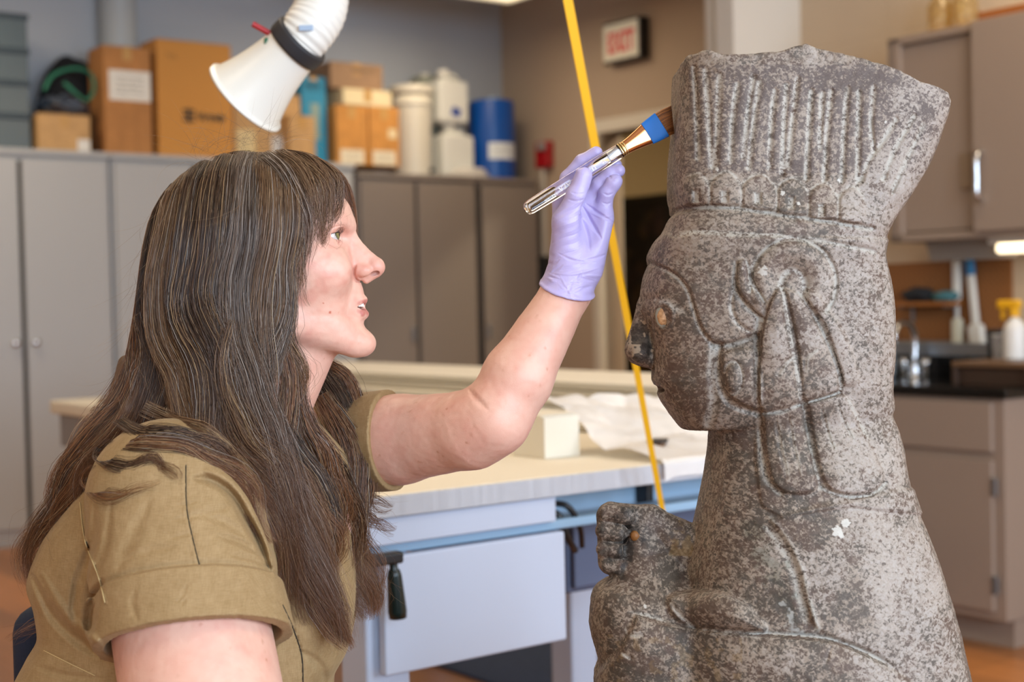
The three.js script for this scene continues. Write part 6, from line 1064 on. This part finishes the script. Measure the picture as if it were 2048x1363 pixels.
  L(120, 3, [560, 690, 165, 14, 10], [575, 760, 168, 18, 10], [570, 830, 172, 20, 12], [560, 900, 178, 20, 12], [590, 960, 182, 22, 12], [640, 1020, 175, 22, 12], [660, 1080, 165, 20, 12], [640, 1140, 158, 16, 10], [655, 1200, 150, 10, 8]);
  // bangs
  L(150, 1, [560, 303, 55, 20, 14], [605, 320, 92, 20, 9], [640, 358, 112, 20, 7], [646, 420, 118, 18, 6], [634, 474, 118, 10, 5], [630, 496, 118, 4, 4]);
  L(80, 1, [545, 304, 65, 20, 14], [585, 328, 112, 20, 9], [615, 378, 132, 20, 7], [624, 440, 136, 18, 6], [615, 490, 134, 14, 5], [606, 532, 132, 7, 5]);
  L(55, 2, [525, 305, 72, 20, 14], [560, 340, 128, 20, 9], [586, 400, 148, 20, 7], [600, 465, 148, 18, 6], [596, 520, 146, 14, 5], [588, 575, 144, 8, 5]);
  L(150, 1, [575, 303, 40, 18, 14], [630, 318, 74, 18, 9], [664, 352, 92, 14, 7], [672, 394, 98, 9, 6], [664, 430, 100, 7, 5], [656, 456, 104, 3, 4]);
  L(110, 3, [570, 303, -10, 16, 14], [640, 314, -20, 16, 9], [688, 350, -34, 10, 8], [705, 395, -42, 7, 8], [711, 440, -48, 6, 8], [708, 466, -50, 5, 8]);
  L(80, 3, [575, 304, -50, 16, 14], [640, 322, -70, 16, 9], [684, 362, -80, 10, 8], [704, 410, -84, 7, 8], [712, 456, -86, 6, 8], [712, 490, -86, 4, 8]);
  L(26, 1, [596, 440, 150, 10, 5], [606, 500, 148, 12, 5], [604, 560, 145, 12, 5], [600, 612, 142, 8, 4]);
  // strands laid over the near shoulder
  const s0 = (px, py, w) => { const h = strike(dressField, px, py, 560, 0); return [px, py, (h ? h[2] : 200) + w]; };
  const over = (n, tone, hw, pts) => L(n, tone, ...pts.map(([px, py, k = 1]) => [...s0(px, py, 7), hw * k, 4]));
  over(60, 0, 15, [[236, 838], [280, 862], [340, 868], [400, 880], [455, 918], [505, 975], [540, 1035, 0.6]]);
  over(80, 3, 15, [[205, 900], [260, 888], [320, 890], [380, 900], [440, 930], [492, 985], [520, 1040], [540, 1090, 0.4]]);
  over(34, 0, 13, [[228, 880], [200, 905], [215, 922], [262, 920], [310, 914], [338, 930], [346, 960, 0.4]]);
  over(22, 3, 12, [[190, 930], [172, 962], [196, 986], [240, 988], [285, 976], [325, 966, 0.4]]);
  over(34, 0, 14, [[262, 856], [300, 880], [350, 884], [410, 900], [462, 945], [500, 1000, 0.5]]);
  over(40, 1, 12, [[285, 815], [330, 835], [380, 850], [430, 880], [480, 930, 0.8], [520, 990, 0.5]]);
  // far-side hair falling in front of the far shoulder
  L(190, 0, [600, 700, -110, 16, 14], [640, 760, -110, 24, 16], [672, 810, -100, 32, 18], [690, 870, -90, 36, 18], [690, 940, -70, 36, 18], [686, 1010, -50, 34, 18], [694, 1080, -35, 32, 16], [716, 1150, -25, 24, 14], [742, 1210, -20, 10, 9]);
  L(150, 3, [640, 730, -120, 14, 12], [688, 760, -120, 18, 12], [712, 820, -110, 20, 12], [722, 890, -95, 20, 12], [708, 960, -75, 20, 12], [698, 1030, -55, 22, 12], [716, 1100, -40, 22, 12], [738, 1160, -32, 14, 10], [752, 1225, -30, 6, 7]);
  L(150, 0, [600, 850, -60, 20, 20], [635, 910, -30, 26, 20], [650, 980, 0, 30, 20], [655, 1050, 20, 30, 18], [668, 1120, 30, 26, 16], [700, 1180, 20, 18, 12], [728, 1240, 10, 8, 8]);
  L(34, 3, [700, 900, -80, 12, 8], [722, 960, -76, 12, 7], [748, 1000, -74, 8, 6], [784, 1020, -72, 3, 4]);
  L(34, 3, [696, 960, -60, 12, 8], [722, 1020, -58, 12, 7], [750, 1052, -56, 8, 6], [790, 1068, -54, 3, 4]);
  L(40, 3, [690, 1040, -40, 14, 8], [716, 1120, -36, 14, 7], [744, 1180, -34, 8, 6], [748, 1230, -32, 4, 4]);
  // waves across the chest
  L(150, 3, [596, 740, 150, 10, 10], [600, 800, 150, 14, 12], [618, 860, 146, 20, 14], [650, 915, 140, 26, 14], [672, 975, 128, 28, 14], [676, 1040, 112, 26, 12], [664, 1100, 110, 20, 10], [650, 1150, 120, 10, 8]);
  L(130, 0, [588, 760, 140, 12, 12], [598, 830, 130, 18, 14], [630, 890, 100, 26, 16], [672, 950, 60, 30, 16], [702, 1010, 20, 28, 14], [706, 1080, 0, 24, 12], [722, 1150, -10, 16, 10], [738, 1215, -14, 6, 6]);
  L(140, 0, [560, 850, 176, 20, 14], [592, 910, 176, 26, 16], [630, 965, 168, 30, 16], [650, 1030, 160, 30, 16], [640, 1100, 168, 26, 14], [640, 1170, 176, 22, 12], [672, 1240, 170, 14, 9], [700, 1292, 165, 4, 4]);
  L(120, 3, [640, 790, -60, 16, 14], [676, 850, -50, 26, 16], [700, 910, -40, 32, 16], [702, 980, -25, 32, 16], [690, 1050, -10, 26, 14], [704, 1120, -4, 20, 12], [730, 1180, -8, 10, 8], [744, 1240, -10, 4, 4]);
  L(60, 3, [700, 850, -70, 14, 10], [730, 900, -66, 14, 10], [738, 960, -62, 12, 8], [722, 1020, -56, 14, 8], [734, 1090, -50, 12, 8], [752, 1160, -46, 8, 6], [746, 1230, -44, 3, 4]);
  L(80, 2, [540, 640, 172, 16, 10], [510, 700, 182, 20, 12], [486, 770, 190, 22, 12], [496, 840, 196, 22, 14], [536, 900, 202, 22, 14], [580, 960, 206, 20, 12], [600, 1030, 206, 16, 10], [596, 1100, 204, 8, 8]);
  L(60, 1, [470, 640, 190, 16, 10], [452, 720, 194, 18, 10], [462, 800, 200, 18, 12], [506, 870, 208, 18, 12], [556, 930, 212, 16, 10], [590, 1000, 212, 14, 10], [608, 1080, 208, 8, 8]);
  L(70, 3, [300, 700, 100, 20, 14], [290, 780, 105, 22, 14], [250, 850, 120, 22, 14], [200, 905, 125, 22, 12], [160, 950, 122, 18, 10], [126, 1000, 112, 14, 10], [112, 1050, 104, 8, 8]);
  L(70, 3, [250, 800, 80, 20, 14], [180, 870, 100, 26, 14], [130, 930, 104, 24, 12], [104, 985, 100, 16, 10], [110, 1030, 96, 10, 8], [134, 1072, 92, 4, 4]);
  L(40, 0, [210, 850, 90, 16, 12], [140, 930, 100, 20, 12], [112, 1000, 100, 14, 10], [72, 1070, 92, 12, 8], [50, 1120, 88, 8, 6], [62, 1190, 80, 3, 3]);
  // ends
  L(60, 3, [610, 1080, 205, 18, 10], [622, 1150, 200, 20, 10], [640, 1210, 192, 18, 9], [672, 1260, 182, 12, 7], [704, 1300, 172, 4, 4]);
  L(60, 3, [520, 1000, 214, 16, 8], [552, 1070, 210, 16, 8], [566, 1120, 206, 10, 7], [560, 1165, 204, 4, 4]);
  L(50, 3, [200, 920, 120, 18, 10], [150, 990, 112, 18, 10], [106, 1040, 100, 14, 8], [64, 1080, 90, 8, 6], [50, 1130, 84, 4, 4]);
  L(16, 3, [120, 1120, 60, 8, 6], [110, 1180, 50, 8, 6], [90, 1235, 40, 8, 6], [20, 1292, 40, 5, 4]);
  L(60, 0, [150, 930, 100, 12, 8], [118, 990, 96, 12, 8], [126, 1050, 92, 8, 6], [140, 1080, 90, 4, 4]);

  const m0 = (p) => p.length > 8 ? 15 : p.length > 6 ? 8 : 1.5;
  const r = rng(2024), g = () => { const a = Math.sqrt(r()), b = r() * Math.PI * 2; return [a * Math.cos(b), a * Math.sin(b)]; };
  const TONES = [[0x3a281d, 0x4b3627, 0x5f4735, 0x2e2018], [0x644a35, 0x7a5d44, 0x523b29, 0x8c6f52], [0x584639, 0x736051, 0x94857a, 0x46362b], [0x5e3d28, 0x754e34, 0x4c3220, 0x8f623d]].map((a) => a.map(lin)), GREY = lin(0xa9a29a), GOLD = lin(0xa88a66), CHEST = lin(0x7d4e2c);
  const pos = [], nor = [], col = [], idx = [], V3 = THREE.Vector3;
  function strand(pts, r0, c0, c1) { // three-sided tapering tube
    const n = pts.length, base = pos.length / 3, T = new V3(), A = new V3(), B2 = new V3(), U = new V3(0.31, 0.22, 0.92);
    for (let i = 0; i < n; i++) {
      T.copy(pts[Math.min(i + 1, n - 1)]).sub(pts[Math.max(i - 1, 0)]).normalize(); A.crossVectors(T, U).normalize(); B2.crossVectors(T, A);
      const t = i / (n - 1), rr = r0 * Math.min(1, 0.35 + t * 6) * (1 - 0.75 * t * t), k = mixc(c0, c1, sstep(0.35, 1, t));
      for (let s = 0; s < 3; s++) { const a = s * 2.0944, ca = Math.cos(a), sa = Math.sin(a), nx = A.x * ca + B2.x * sa, ny = A.y * ca + B2.y * sa, nz = A.z * ca + B2.z * sa; pos.push(pts[i].x + nx * rr, pts[i].y + ny * rr, pts[i].z + nz * rr); nor.push(nx, ny, nz); col.push(k[0], k[1], k[2]); }
      if (i) for (let s = 0; s < 3; s++) { const a = base + (i - 1) * 3 + s, b = base + (i - 1) * 3 + (s + 1) % 3; idx.push(a, b, a + 3, b, b + 3, a + 3); }
    }
  }
  const pick = (tone) => { const q = r(); let c = TONES[tone][r() * 4 | 0]; if (q < 0.03) c = GREY; else if (q < 0.10 && tone !== 2) c = GOLD; const v = 0.75 + 0.5 * r(); return [c[0] * v, c[1] * v, c[2] * v]; };
  LK.forEach(({ p }, i) => { if (i >= 1 && i <= 6) for (const q of p) q[0] += (i < 3 ? 20 : 34) * Math.exp(-(((q[1] - 735) / 85) ** 2)) - 10 * Math.exp(-(((q[1] - 600) / 70) ** 2)); });
  const napeX = table([[300, 440], [312, 415], [345, 367], [390, 327], [435, 303], [480, 291], [540, 282], [640, 268], [740, 246]]), browX = table([[296, 560], [300, 590], [310, 625], [330, 662], [350, 686], [380, 703], [410, 711], [460, 716], [520, 717]]);
  const crown = table([[255, 640], [283, 540], [292, 480], [305, 432], [330, 388], [370, 345], [420, 316], [480, 303], [540, 299], [600, 305], [640, 317], [670, 335], [700, 372], [712, 410]]);
  for (const { n, tone, p } of LK) {
    const wave = m0(p), ph = p[0][0] * 0.05; const path = spline(p, 5), m = path.length, total = 2.2 * n | 0;
    const nCl = Math.max(4, n / 14 | 0), cl = Array.from({ length: nCl }, () => [g(), g(), r() * 9, r()]);
    for (let i = 0; i < total; i++) {
      const c = cl[r() * nCl | 0], o = g(), tight = 0.25 + 0.5 * r(), a0 = r() < 0.75 ? 0 : r() * 0.25, a1 = 1 - (p.length === 6 ? 0.5 * r() : 0.3 * r() * r()), steps = Math.max(8, Math.round(m * (a1 - a0) * 0.62)), seed = r() * 100, slant = (r() - 0.5) * 26 * (n >= 100 ? 1 : 0.3), wv = 0.25 + 0.6 * r(), pts = [], fly = r() < 0.035 ? 2.4 : 1;
      for (let s = 0; s <= steps; s++) {
        const t = mix(a0, a1, s / steps), u = t * (m - 1), k = Math.min(m - 2, u | 0), f = u - k, A = path[k], B2 = path[k + 1];
        const x = mix(A[0], B2[0], f), y = mix(A[1], B2[1], f), z = mix(A[2], B2[2], f), hw = mix(A[3], B2[3], f), hd = mix(A[4], B2[4], f), dx = B2[0] - A[0], dy = B2[1] - A[1] + 0.8 * Math.abs(B2[2] - A[2]), dl = Math.hypot(dx, dy) || 1;
        const gather = mix(tight, 1, 0.7 + 0.25 * Math.sin(t * 5 + c[2]) - (n >= 100 ? 0.55 : 0.1) * sstep(0.45, 1, t)); const ox = mix(c[0][0], o[0], gather) * 1.12, oc = mix(c[0][1], o[1], gather);
        const w1 = fly * (slant * (t * 2 - 0.5) * (t < 0.5 ? 1 : 0.5) + vnoise(t * 5 + seed, c[2], 1) * 6 * wv + vnoise(t * 3.2 + c[2], c[3] * 9, 4) * (8 + 10 * sstep(0.25, 0.6, t)) + wave * sstep(0.25, 0.6, t) * Math.sin(t * 18 + c[2] * 0.16 + ph)), w2 = fly * vnoise(t * 4 + seed, c[2], 7) * 4 * wv;
        let X = x - dy / dl * (ox * hw + w1), Y = y + dx / dl * (ox * hw + w1); if (Y < 470 && X > 330 && X < 650) { const top = crown(X) + 6 * wv - 4; if (Y < top) Y = top + (Y - top) * 0.06; } if (Y < 740) { const l = napeX(Y) + 5 * wv - 3, rr = browX(Y) - 4 * wv; if (X < l) X = l + (X - l) * 0.12; else if (X > rr && Y < 520) X = rr + (X - rr) * 0.1; } const q = P(X, Y, z + oc * hd + w2); pts.push(toWorld(q[0], q[1], q[2]).sub(PO));
      }
      const c0 = pick(tone); strand(pts, (0.00016 + 0.00013 * r()) * (fly > 1 ? 0.7 : 1), c0, mixc(c0, CHEST, 0.35 + 0.3 * r()));
    }
  }
  // stray hairs
  const strays = [[400, 315], [440, 302], [480, 296], [520, 292], [560, 294], [330, 400], [300, 470], [285, 560], [275, 640], [268, 720], [240, 800], [170, 900], [120, 1000], [90, 1060], [700, 960], [720, 1040], [730, 1100], [640, 980], [620, 900], [570, 800], [600, 760], [560, 620], [480, 400], [420, 480], [360, 600], [450, 620], [520, 500]];
  for (let i = 0; i < 420; i++) {
    const b = strays[r() * strays.length | 0], L0 = 50 + 110 * r(), inner = b[1] < 330, z = 60 + 150 * r() * (b[1] > 340 ? 1 : 0.3); let x = b[0] + (r() - 0.5) * 40, y = b[1] + (r() - 0.5) * 40, a = inner ? Math.PI * (1.1 + 0.8 * r()) : Math.PI * (0.3 + 0.5 * r()), bend = (r() - 0.5) * 0.5 + (inner ? (a > 1.5 * Math.PI ? 0.2 : -0.2) : 0); const pts = [];
    for (let s = 0; s < 11; s++) { const q = P(x, y, z + s * (r() - 0.4)); pts.push(toWorld(q[0], q[1], q[2]).sub(PO)); x += Math.cos(a) * L0 / 11; y += Math.sin(a) * L0 / 11; a += bend * 0.55 + (r() - 0.5) * 0.12; }
    strand(pts, 0.00009, pick(1), GOLD);
  }
  const hg = new THREE.BufferGeometry(); hg.setAttribute('position', new THREE.Float32BufferAttribute(pos, 3)); hg.setAttribute('normal', new THREE.Float32BufferAttribute(nor, 3)); hg.setAttribute('color', new THREE.Float32BufferAttribute(col, 3)); hg.setIndex(idx);
  const hair = part('hair', hg, mat(0xffffff, 0.36, { vertexColors: true, specularIntensity: 0.9 }), person, 'long brown hair with grey strands'); hair.userData.kind = 'stuff';
  // the inner mass of the same brown hair beneath the visible strands
  const segs = []; for (const { n, p } of LK) if (n >= 175) { const q = spline(p, 2); for (let i = 0; i + 1 < q.length; i++) { const t = i / (q.length - 1); if (t > 0.74 || t < 0.17) continue; const A = q[i], B2 = q[i + 1]; if (A[0] < 350 && A[1] < 700) continue; const tp = 0.62 * sstep(0.8, 0.5, t) + 0.1, ra = Math.min(A[3], A[4]) * tp, rb = Math.min(B2[3], B2[4]) * tp; const a = P(A[0], A[1], A[2] - 12), b = P(B2[0], B2[1], B2[2] - 12), dx = b[0] - a[0], dy = b[1] - a[1], dl = Math.hypot(dx, dy) || 1; for (const s of [-0.5, 0, 0.5]) segs.push([[a[0] - dy / dl * A[3] * s, a[1] + dx / dl * A[3] * s, a[2]], ra, [b[0] - dy / dl * B2[3] * s, b[1] + dx / dl * B2[3] * s, b[2]], rb]); } }
  const cellsX = new Map(); for (const s of segs) { const x0 = Math.floor((Math.min(s[0][0], s[2][0]) - 90) / 40), x1 = Math.floor((Math.max(s[0][0], s[2][0]) + 90) / 40), y0 = Math.floor((Math.min(s[0][1], s[2][1]) - 90) / 40), y1 = Math.floor((Math.max(s[0][1], s[2][1]) + 90) / 40); for (let i = x0; i <= x1; i++) for (let j = y0; j <= y1; j++) { const k = i * 1000 + j; if (!cellsX.has(k)) cellsX.set(k, []); cellsX.get(k).push(s); } }
  const mass = (x, y, c) => { let d = 90; const l = cellsX.get(Math.floor(x / 40) * 1000 + Math.floor(y / 40)); if (l) for (const s of l) { const q = cap(x, y, c, s[0], s[1], s[2], s[3]); if (q < d + 6) d = smin(d, q, 6); } if (y < 620) { let h = ell(x, y, c, [514, 450, 0], 193, 132, 147); h = smax(h, (x - 560) * 0.82 + (y - 430) * 0.30 - (y < 420 ? 60 : 0) * sstep(430, 330, y), 14); d = smin(d, h, 8); } return d; };
  part('hair_underlayer', sculpt(mass, [60, 285, -220], [770, 1290, 240], 7, { origin: PO, lip: 1.4 }), mat(0x5a412f, 0.55), person);
  // eyebrow hairs
  pos.length = nor.length = col.length = idx.length = 0;
  for (const s of [1, -1]) for (let i = 0; i < 90; i++) { const t = r(), px = mix(700, 650, t), py = mix(455, 442, Math.sin(t * 2)) + (r() - 0.5) * 8, h = strike(headField, px, py, 160, 0); if (!h) continue; const q = [0, 1, 2, 3].map((k) => toWorld(h[0] - k * 3.2, h[1] - k * (1.6 - t * 2), s * (h[2] + 1.6 + k * 0.9)).sub(PO)); strand(q, 0.00018, lin(0x4a3122), lin(0x4a3122)); }
  const eb = new THREE.BufferGeometry(); eb.setAttribute('position', new THREE.Float32BufferAttribute(pos, 3)); eb.setAttribute('normal', new THREE.Float32BufferAttribute(nor, 3)); eb.setAttribute('color', new THREE.Float32BufferAttribute(col, 3)); eb.setIndex(idx);
  const ebm = part('eyebrows', eb, mat(0xffffff, 0.5, { vertexColors: true }), person); ebm.userData.kind = 'stuff';
}

// ------------------------------------------------------------------ the flat brush held against the stone
{
  const A = P(1049, 421, 20), B = P(1345, 236, 10), wa = toWorld(...A), wb = toWorld(...B), ax = wb.clone().sub(wa), LEN = ax.length(), X = ax.clone().normalize(), Zc = NC.clone(), Y = new THREE.Vector3().crossVectors(Zc, X).normalize(), Z = new THREE.Vector3().crossVectors(X, Y).normalize();
  const o = new THREE.Group(); o.name = 'paint_brush'; o.position.copy(wa); o.quaternion.setFromRotationMatrix(new THREE.Matrix4().makeBasis(X, Y, Z)); scene.add(o);
  tag(o, 'flat brush with clear handle, copper ferrule, blue tape and brown bristles held against the statue', 'brush');
  const u = LEN / 347;                                     // one pixel along the brush
  // rows: along, half width, half thickness; exponent of the rounded section
  const loft = (rows, seg = 28, e = 2.6) => { const pos = [], idx = []; rows.forEach(([x, w, t]) => { for (let k = 0; k < seg; k++) { const a = k / seg * 2 * Math.PI, c = Math.cos(a), s = Math.sin(a); pos.push(x * u, Math.sign(c) * Math.pow(Math.abs(c), 2 / e) * w * u, Math.sign(s) * Math.pow(Math.abs(s), 2 / e) * t * u); } }); const n = rows.length; for (let i = 0; i + 1 < n; i++) for (let k = 0; k < seg; k++) { const a = i * seg + k, b = i * seg + (k + 1) % seg; idx.push(a, b, a + seg, b, b + seg, a + seg); } const c0 = pos.length / 3; pos.push(rows[0][0] * u, 0, 0, rows[n - 1][0] * u, 0, 0); for (let k = 0; k < seg; k++) { const k1 = (k + 1) % seg; idx.push(c0, k1, k, c0 + 1, (n - 1) * seg + k, (n - 1) * seg + k1); } const g = new THREE.BufferGeometry(); g.setAttribute('position', new THREE.Float32BufferAttribute(pos, 3)); g.setIndex(idx); g.computeVertexNormals(); return g; };
  const acrylic = new THREE.MeshPhysicalMaterial({ color: 0xffffff, roughness: 0.03, transmission: 1, thickness: 0.008, ior: 1.47, attenuationColor: new THREE.Color(0.93, 0.9, 0.96), attenuationDistance: 0.03 });
  part('handle', loft([[0, 3, 2], [1.5, 7, 5], [4, 10.5, 7.5], [8, 13, 9], [14, 14.2, 9.5], [60, 15, 9.5], [120, 15.5, 9.5], [180, 15.5, 9.2], [222, 14.5, 8.6], [230, 13.6, 8.2]], 40, 3), acrylic, o, 'clear acrylic handle');
  part('handle_core', loft([[196, 9, 4], [198, 10, 5], [229, 11, 5.6]], 24), M.chrome, o);
  const copper = mat(0xd9905c, 0.18, { metalness: 1 });
  part('ferrule', loft([[222, 12.2, 8], [232, 13, 8.2], [250, 15, 7.8], [270, 18.5, 7.2], [290, 22.5, 6.6], [310, 24.5, 6.2]], 44, 2.8), copper, o, 'copper ferrule');
  const gold = mat(0xd8c48a, 0.2, { metalness: 1 });
  for (const x of [226, 231, 236]) part('crimp_ring', loft([[x - 2, 13, 8.4], [x - 1, 14.2, 9.4], [x + 1, 14.2, 9.4], [x + 2, 13, 8.4]], 40, 2.8), gold, o, 'gold crimped ring');
  const tapeT = tex(64, 64, (x, y) => 0.5 + 0.4 * tileFbm(x, y, 64, 8, 3), false, 30);
  part('blue_tape', loft([[287, 22.8, 7.4], [288, 23.6, 8], [300, 25.2, 7.6], [321, 27.4, 7.0], [322, 26.8, 6.6]], 44, 3.4), mat(0x1a79d8, 0.55, { bumpMap: tapeT, bumpScale: 0.0004 }), o, 'blue painter\'s tape');
  // bristles: many fine hairs, cut in a chisel and bent where they meet the stone
  const r = rng(8), pos = [], nor = [], col = [], idx = [];
  for (let i = 0; i < 1100; i++) {
    const a = (r() * 2 - 1), b = (r() * 2 - 1), y0 = a * 25.5, z0 = b * 4.6, base = pos.length / 3, end = 350 + 4 * r() + a * 12 - 7, k0 = lin([0xb06c2c, 0x8e5422, 0xc98542, 0x6e401a][r() * 4 | 0]);
    for (let s = 0; s <= 6; s++) { const t = s / 6, x = mix(312, Math.min(end, 366), t), press = sstep(0.45, 1, t), y = y0 * (1 + 0.03 * t) - press * 1.5 + (a > 0.3 ? -press * 2 : 0), z = z0 * (1 - 0.35 * t); for (let q = 0; q < 3; q++) { const an = q * 2.094, rr = 0.55 * (1 - 0.6 * t * t); pos.push(x * u, (y + Math.cos(an) * rr) * u, (z + Math.sin(an) * rr) * u); nor.push(0, Math.cos(an), Math.sin(an)); const kk = mixc(k0, lin(0x3a2212), sstep(0.75, 1, t) * 0.5); col.push(...kk); } if (s) for (let q = 0; q < 3; q++) { const e = base + (s - 1) * 3 + q, f = base + (s - 1) * 3 + (q + 1) % 3; idx.push(e, f, e + 3, f, f + 3, e + 3); } }
  }
  const g = new THREE.BufferGeometry(); g.setAttribute('position', new THREE.Float32BufferAttribute(pos, 3)); g.setAttribute('normal', new THREE.Float32BufferAttribute(nor, 3)); g.setAttribute('color', new THREE.Float32BufferAttribute(col, 3)); g.setIndex(idx);
  part('bristles', g, mat(0xffffff, 0.4, { vertexColors: true }), o, 'brown bristles').userData.kind = 'stuff';
  const font = await new FontLoader().loadAsync('fonts/droid/droid_serif_bold.typeface.json');
  const print = [], word = (s, at, size, dy) => { const t = new TextGeometry(s, { font, size: size * u, depth: 0.2 * u, curveSegments: 3 }); t.computeBoundingBox(); const w = t.boundingBox.max.x; t.translate(-w / 2, -size * u / 2, 0).rotateZ(Math.PI).translate(at * u, dy * u, 9.75 * u); print.push(t); };
  word('1"', 184, 6.5, -1); word('FLAT', 152, 7, -3); word('PLAZA', 100, 9, -3); word('TAKLON', 58, 5, -6);
  part('lettering', merge(print), mat(0xf3f1ee, 0.5), o, 'white printed lettering');
}
// ------------------------------------------------------------------ her chair
{
  const b = toWorld(240, 1760, -20), o = thing('office_chair', 'dark navy upholstered chair behind the woman at the lower left', 'chair', new THREE.Vector3(b.x, 0, b.z), 0), navy = mat(0x1a2740, 0.85, { bumpMap: grainT, bumpScale: 0.0006 });
  const Lp = (x, y, c) => toWorld(x, y, c).sub(o.position), bk = Lp(-60, 1560, -40), st = Lp(240, 1760, -20);
  const sy = toWorld(300, 1885, 0).y;
  part('seat', box(0.46, 0.07, 0.46, 0.02, sy - 0.04, 0, 0.03), navy, o);
  const bx = Lp(6, 1400, -440), by = Lp(6, 1250, -440).y;
  part('backrest', box(0.06, 0.36, 0.25, bx.x, by - 0.18, bx.z, 0.029), navy, o);
  part('back_post', merge([box(0.016, 0.34, 0.05, bx.x - 0.036, by - 0.40, bx.z, 0.006), box(0.016, 0.03, 0.2, bx.x - 0.036, by - 0.56, bx.z + 0.08, 0.006), box(0.12, 0.016, 0.05, bx.x + 0.02, sy - 0.085, bx.z + 0.16, 0.006)]), M.black, o);
  part('column', cyl(0.028, 0.028, sy - 0.16, 0.02, (sy - 0.08) / 2 + 0.045, 0, 20), M.black, o);
  for (let i = 0; i < 5; i++) { const a = i / 5 * Math.PI * 2, c = Math.cos(a), s = Math.sin(a); const lg = part('base_leg', box(0.28, 0.03, 0.045, 0.15, 0.085, 0, 0.01).rotateY(-a).translate(0.02, 0, 0), M.black, o); part('caster', cyl(0.03, 0.03, 0.035).rotateX(Math.PI / 2).rotateY(-a).translate(0.02 + c * 0.28, 0.035, s * 0.28), M.rubber, lg); }
}

const renderer = new THREE.WebGLRenderer();
renderer.toneMapping = THREE.LinearToneMapping;
renderer.toneMappingExposure = EXPOSURE;
renderer.shadowMap.enabled = true;
renderer.render(scene, camera);
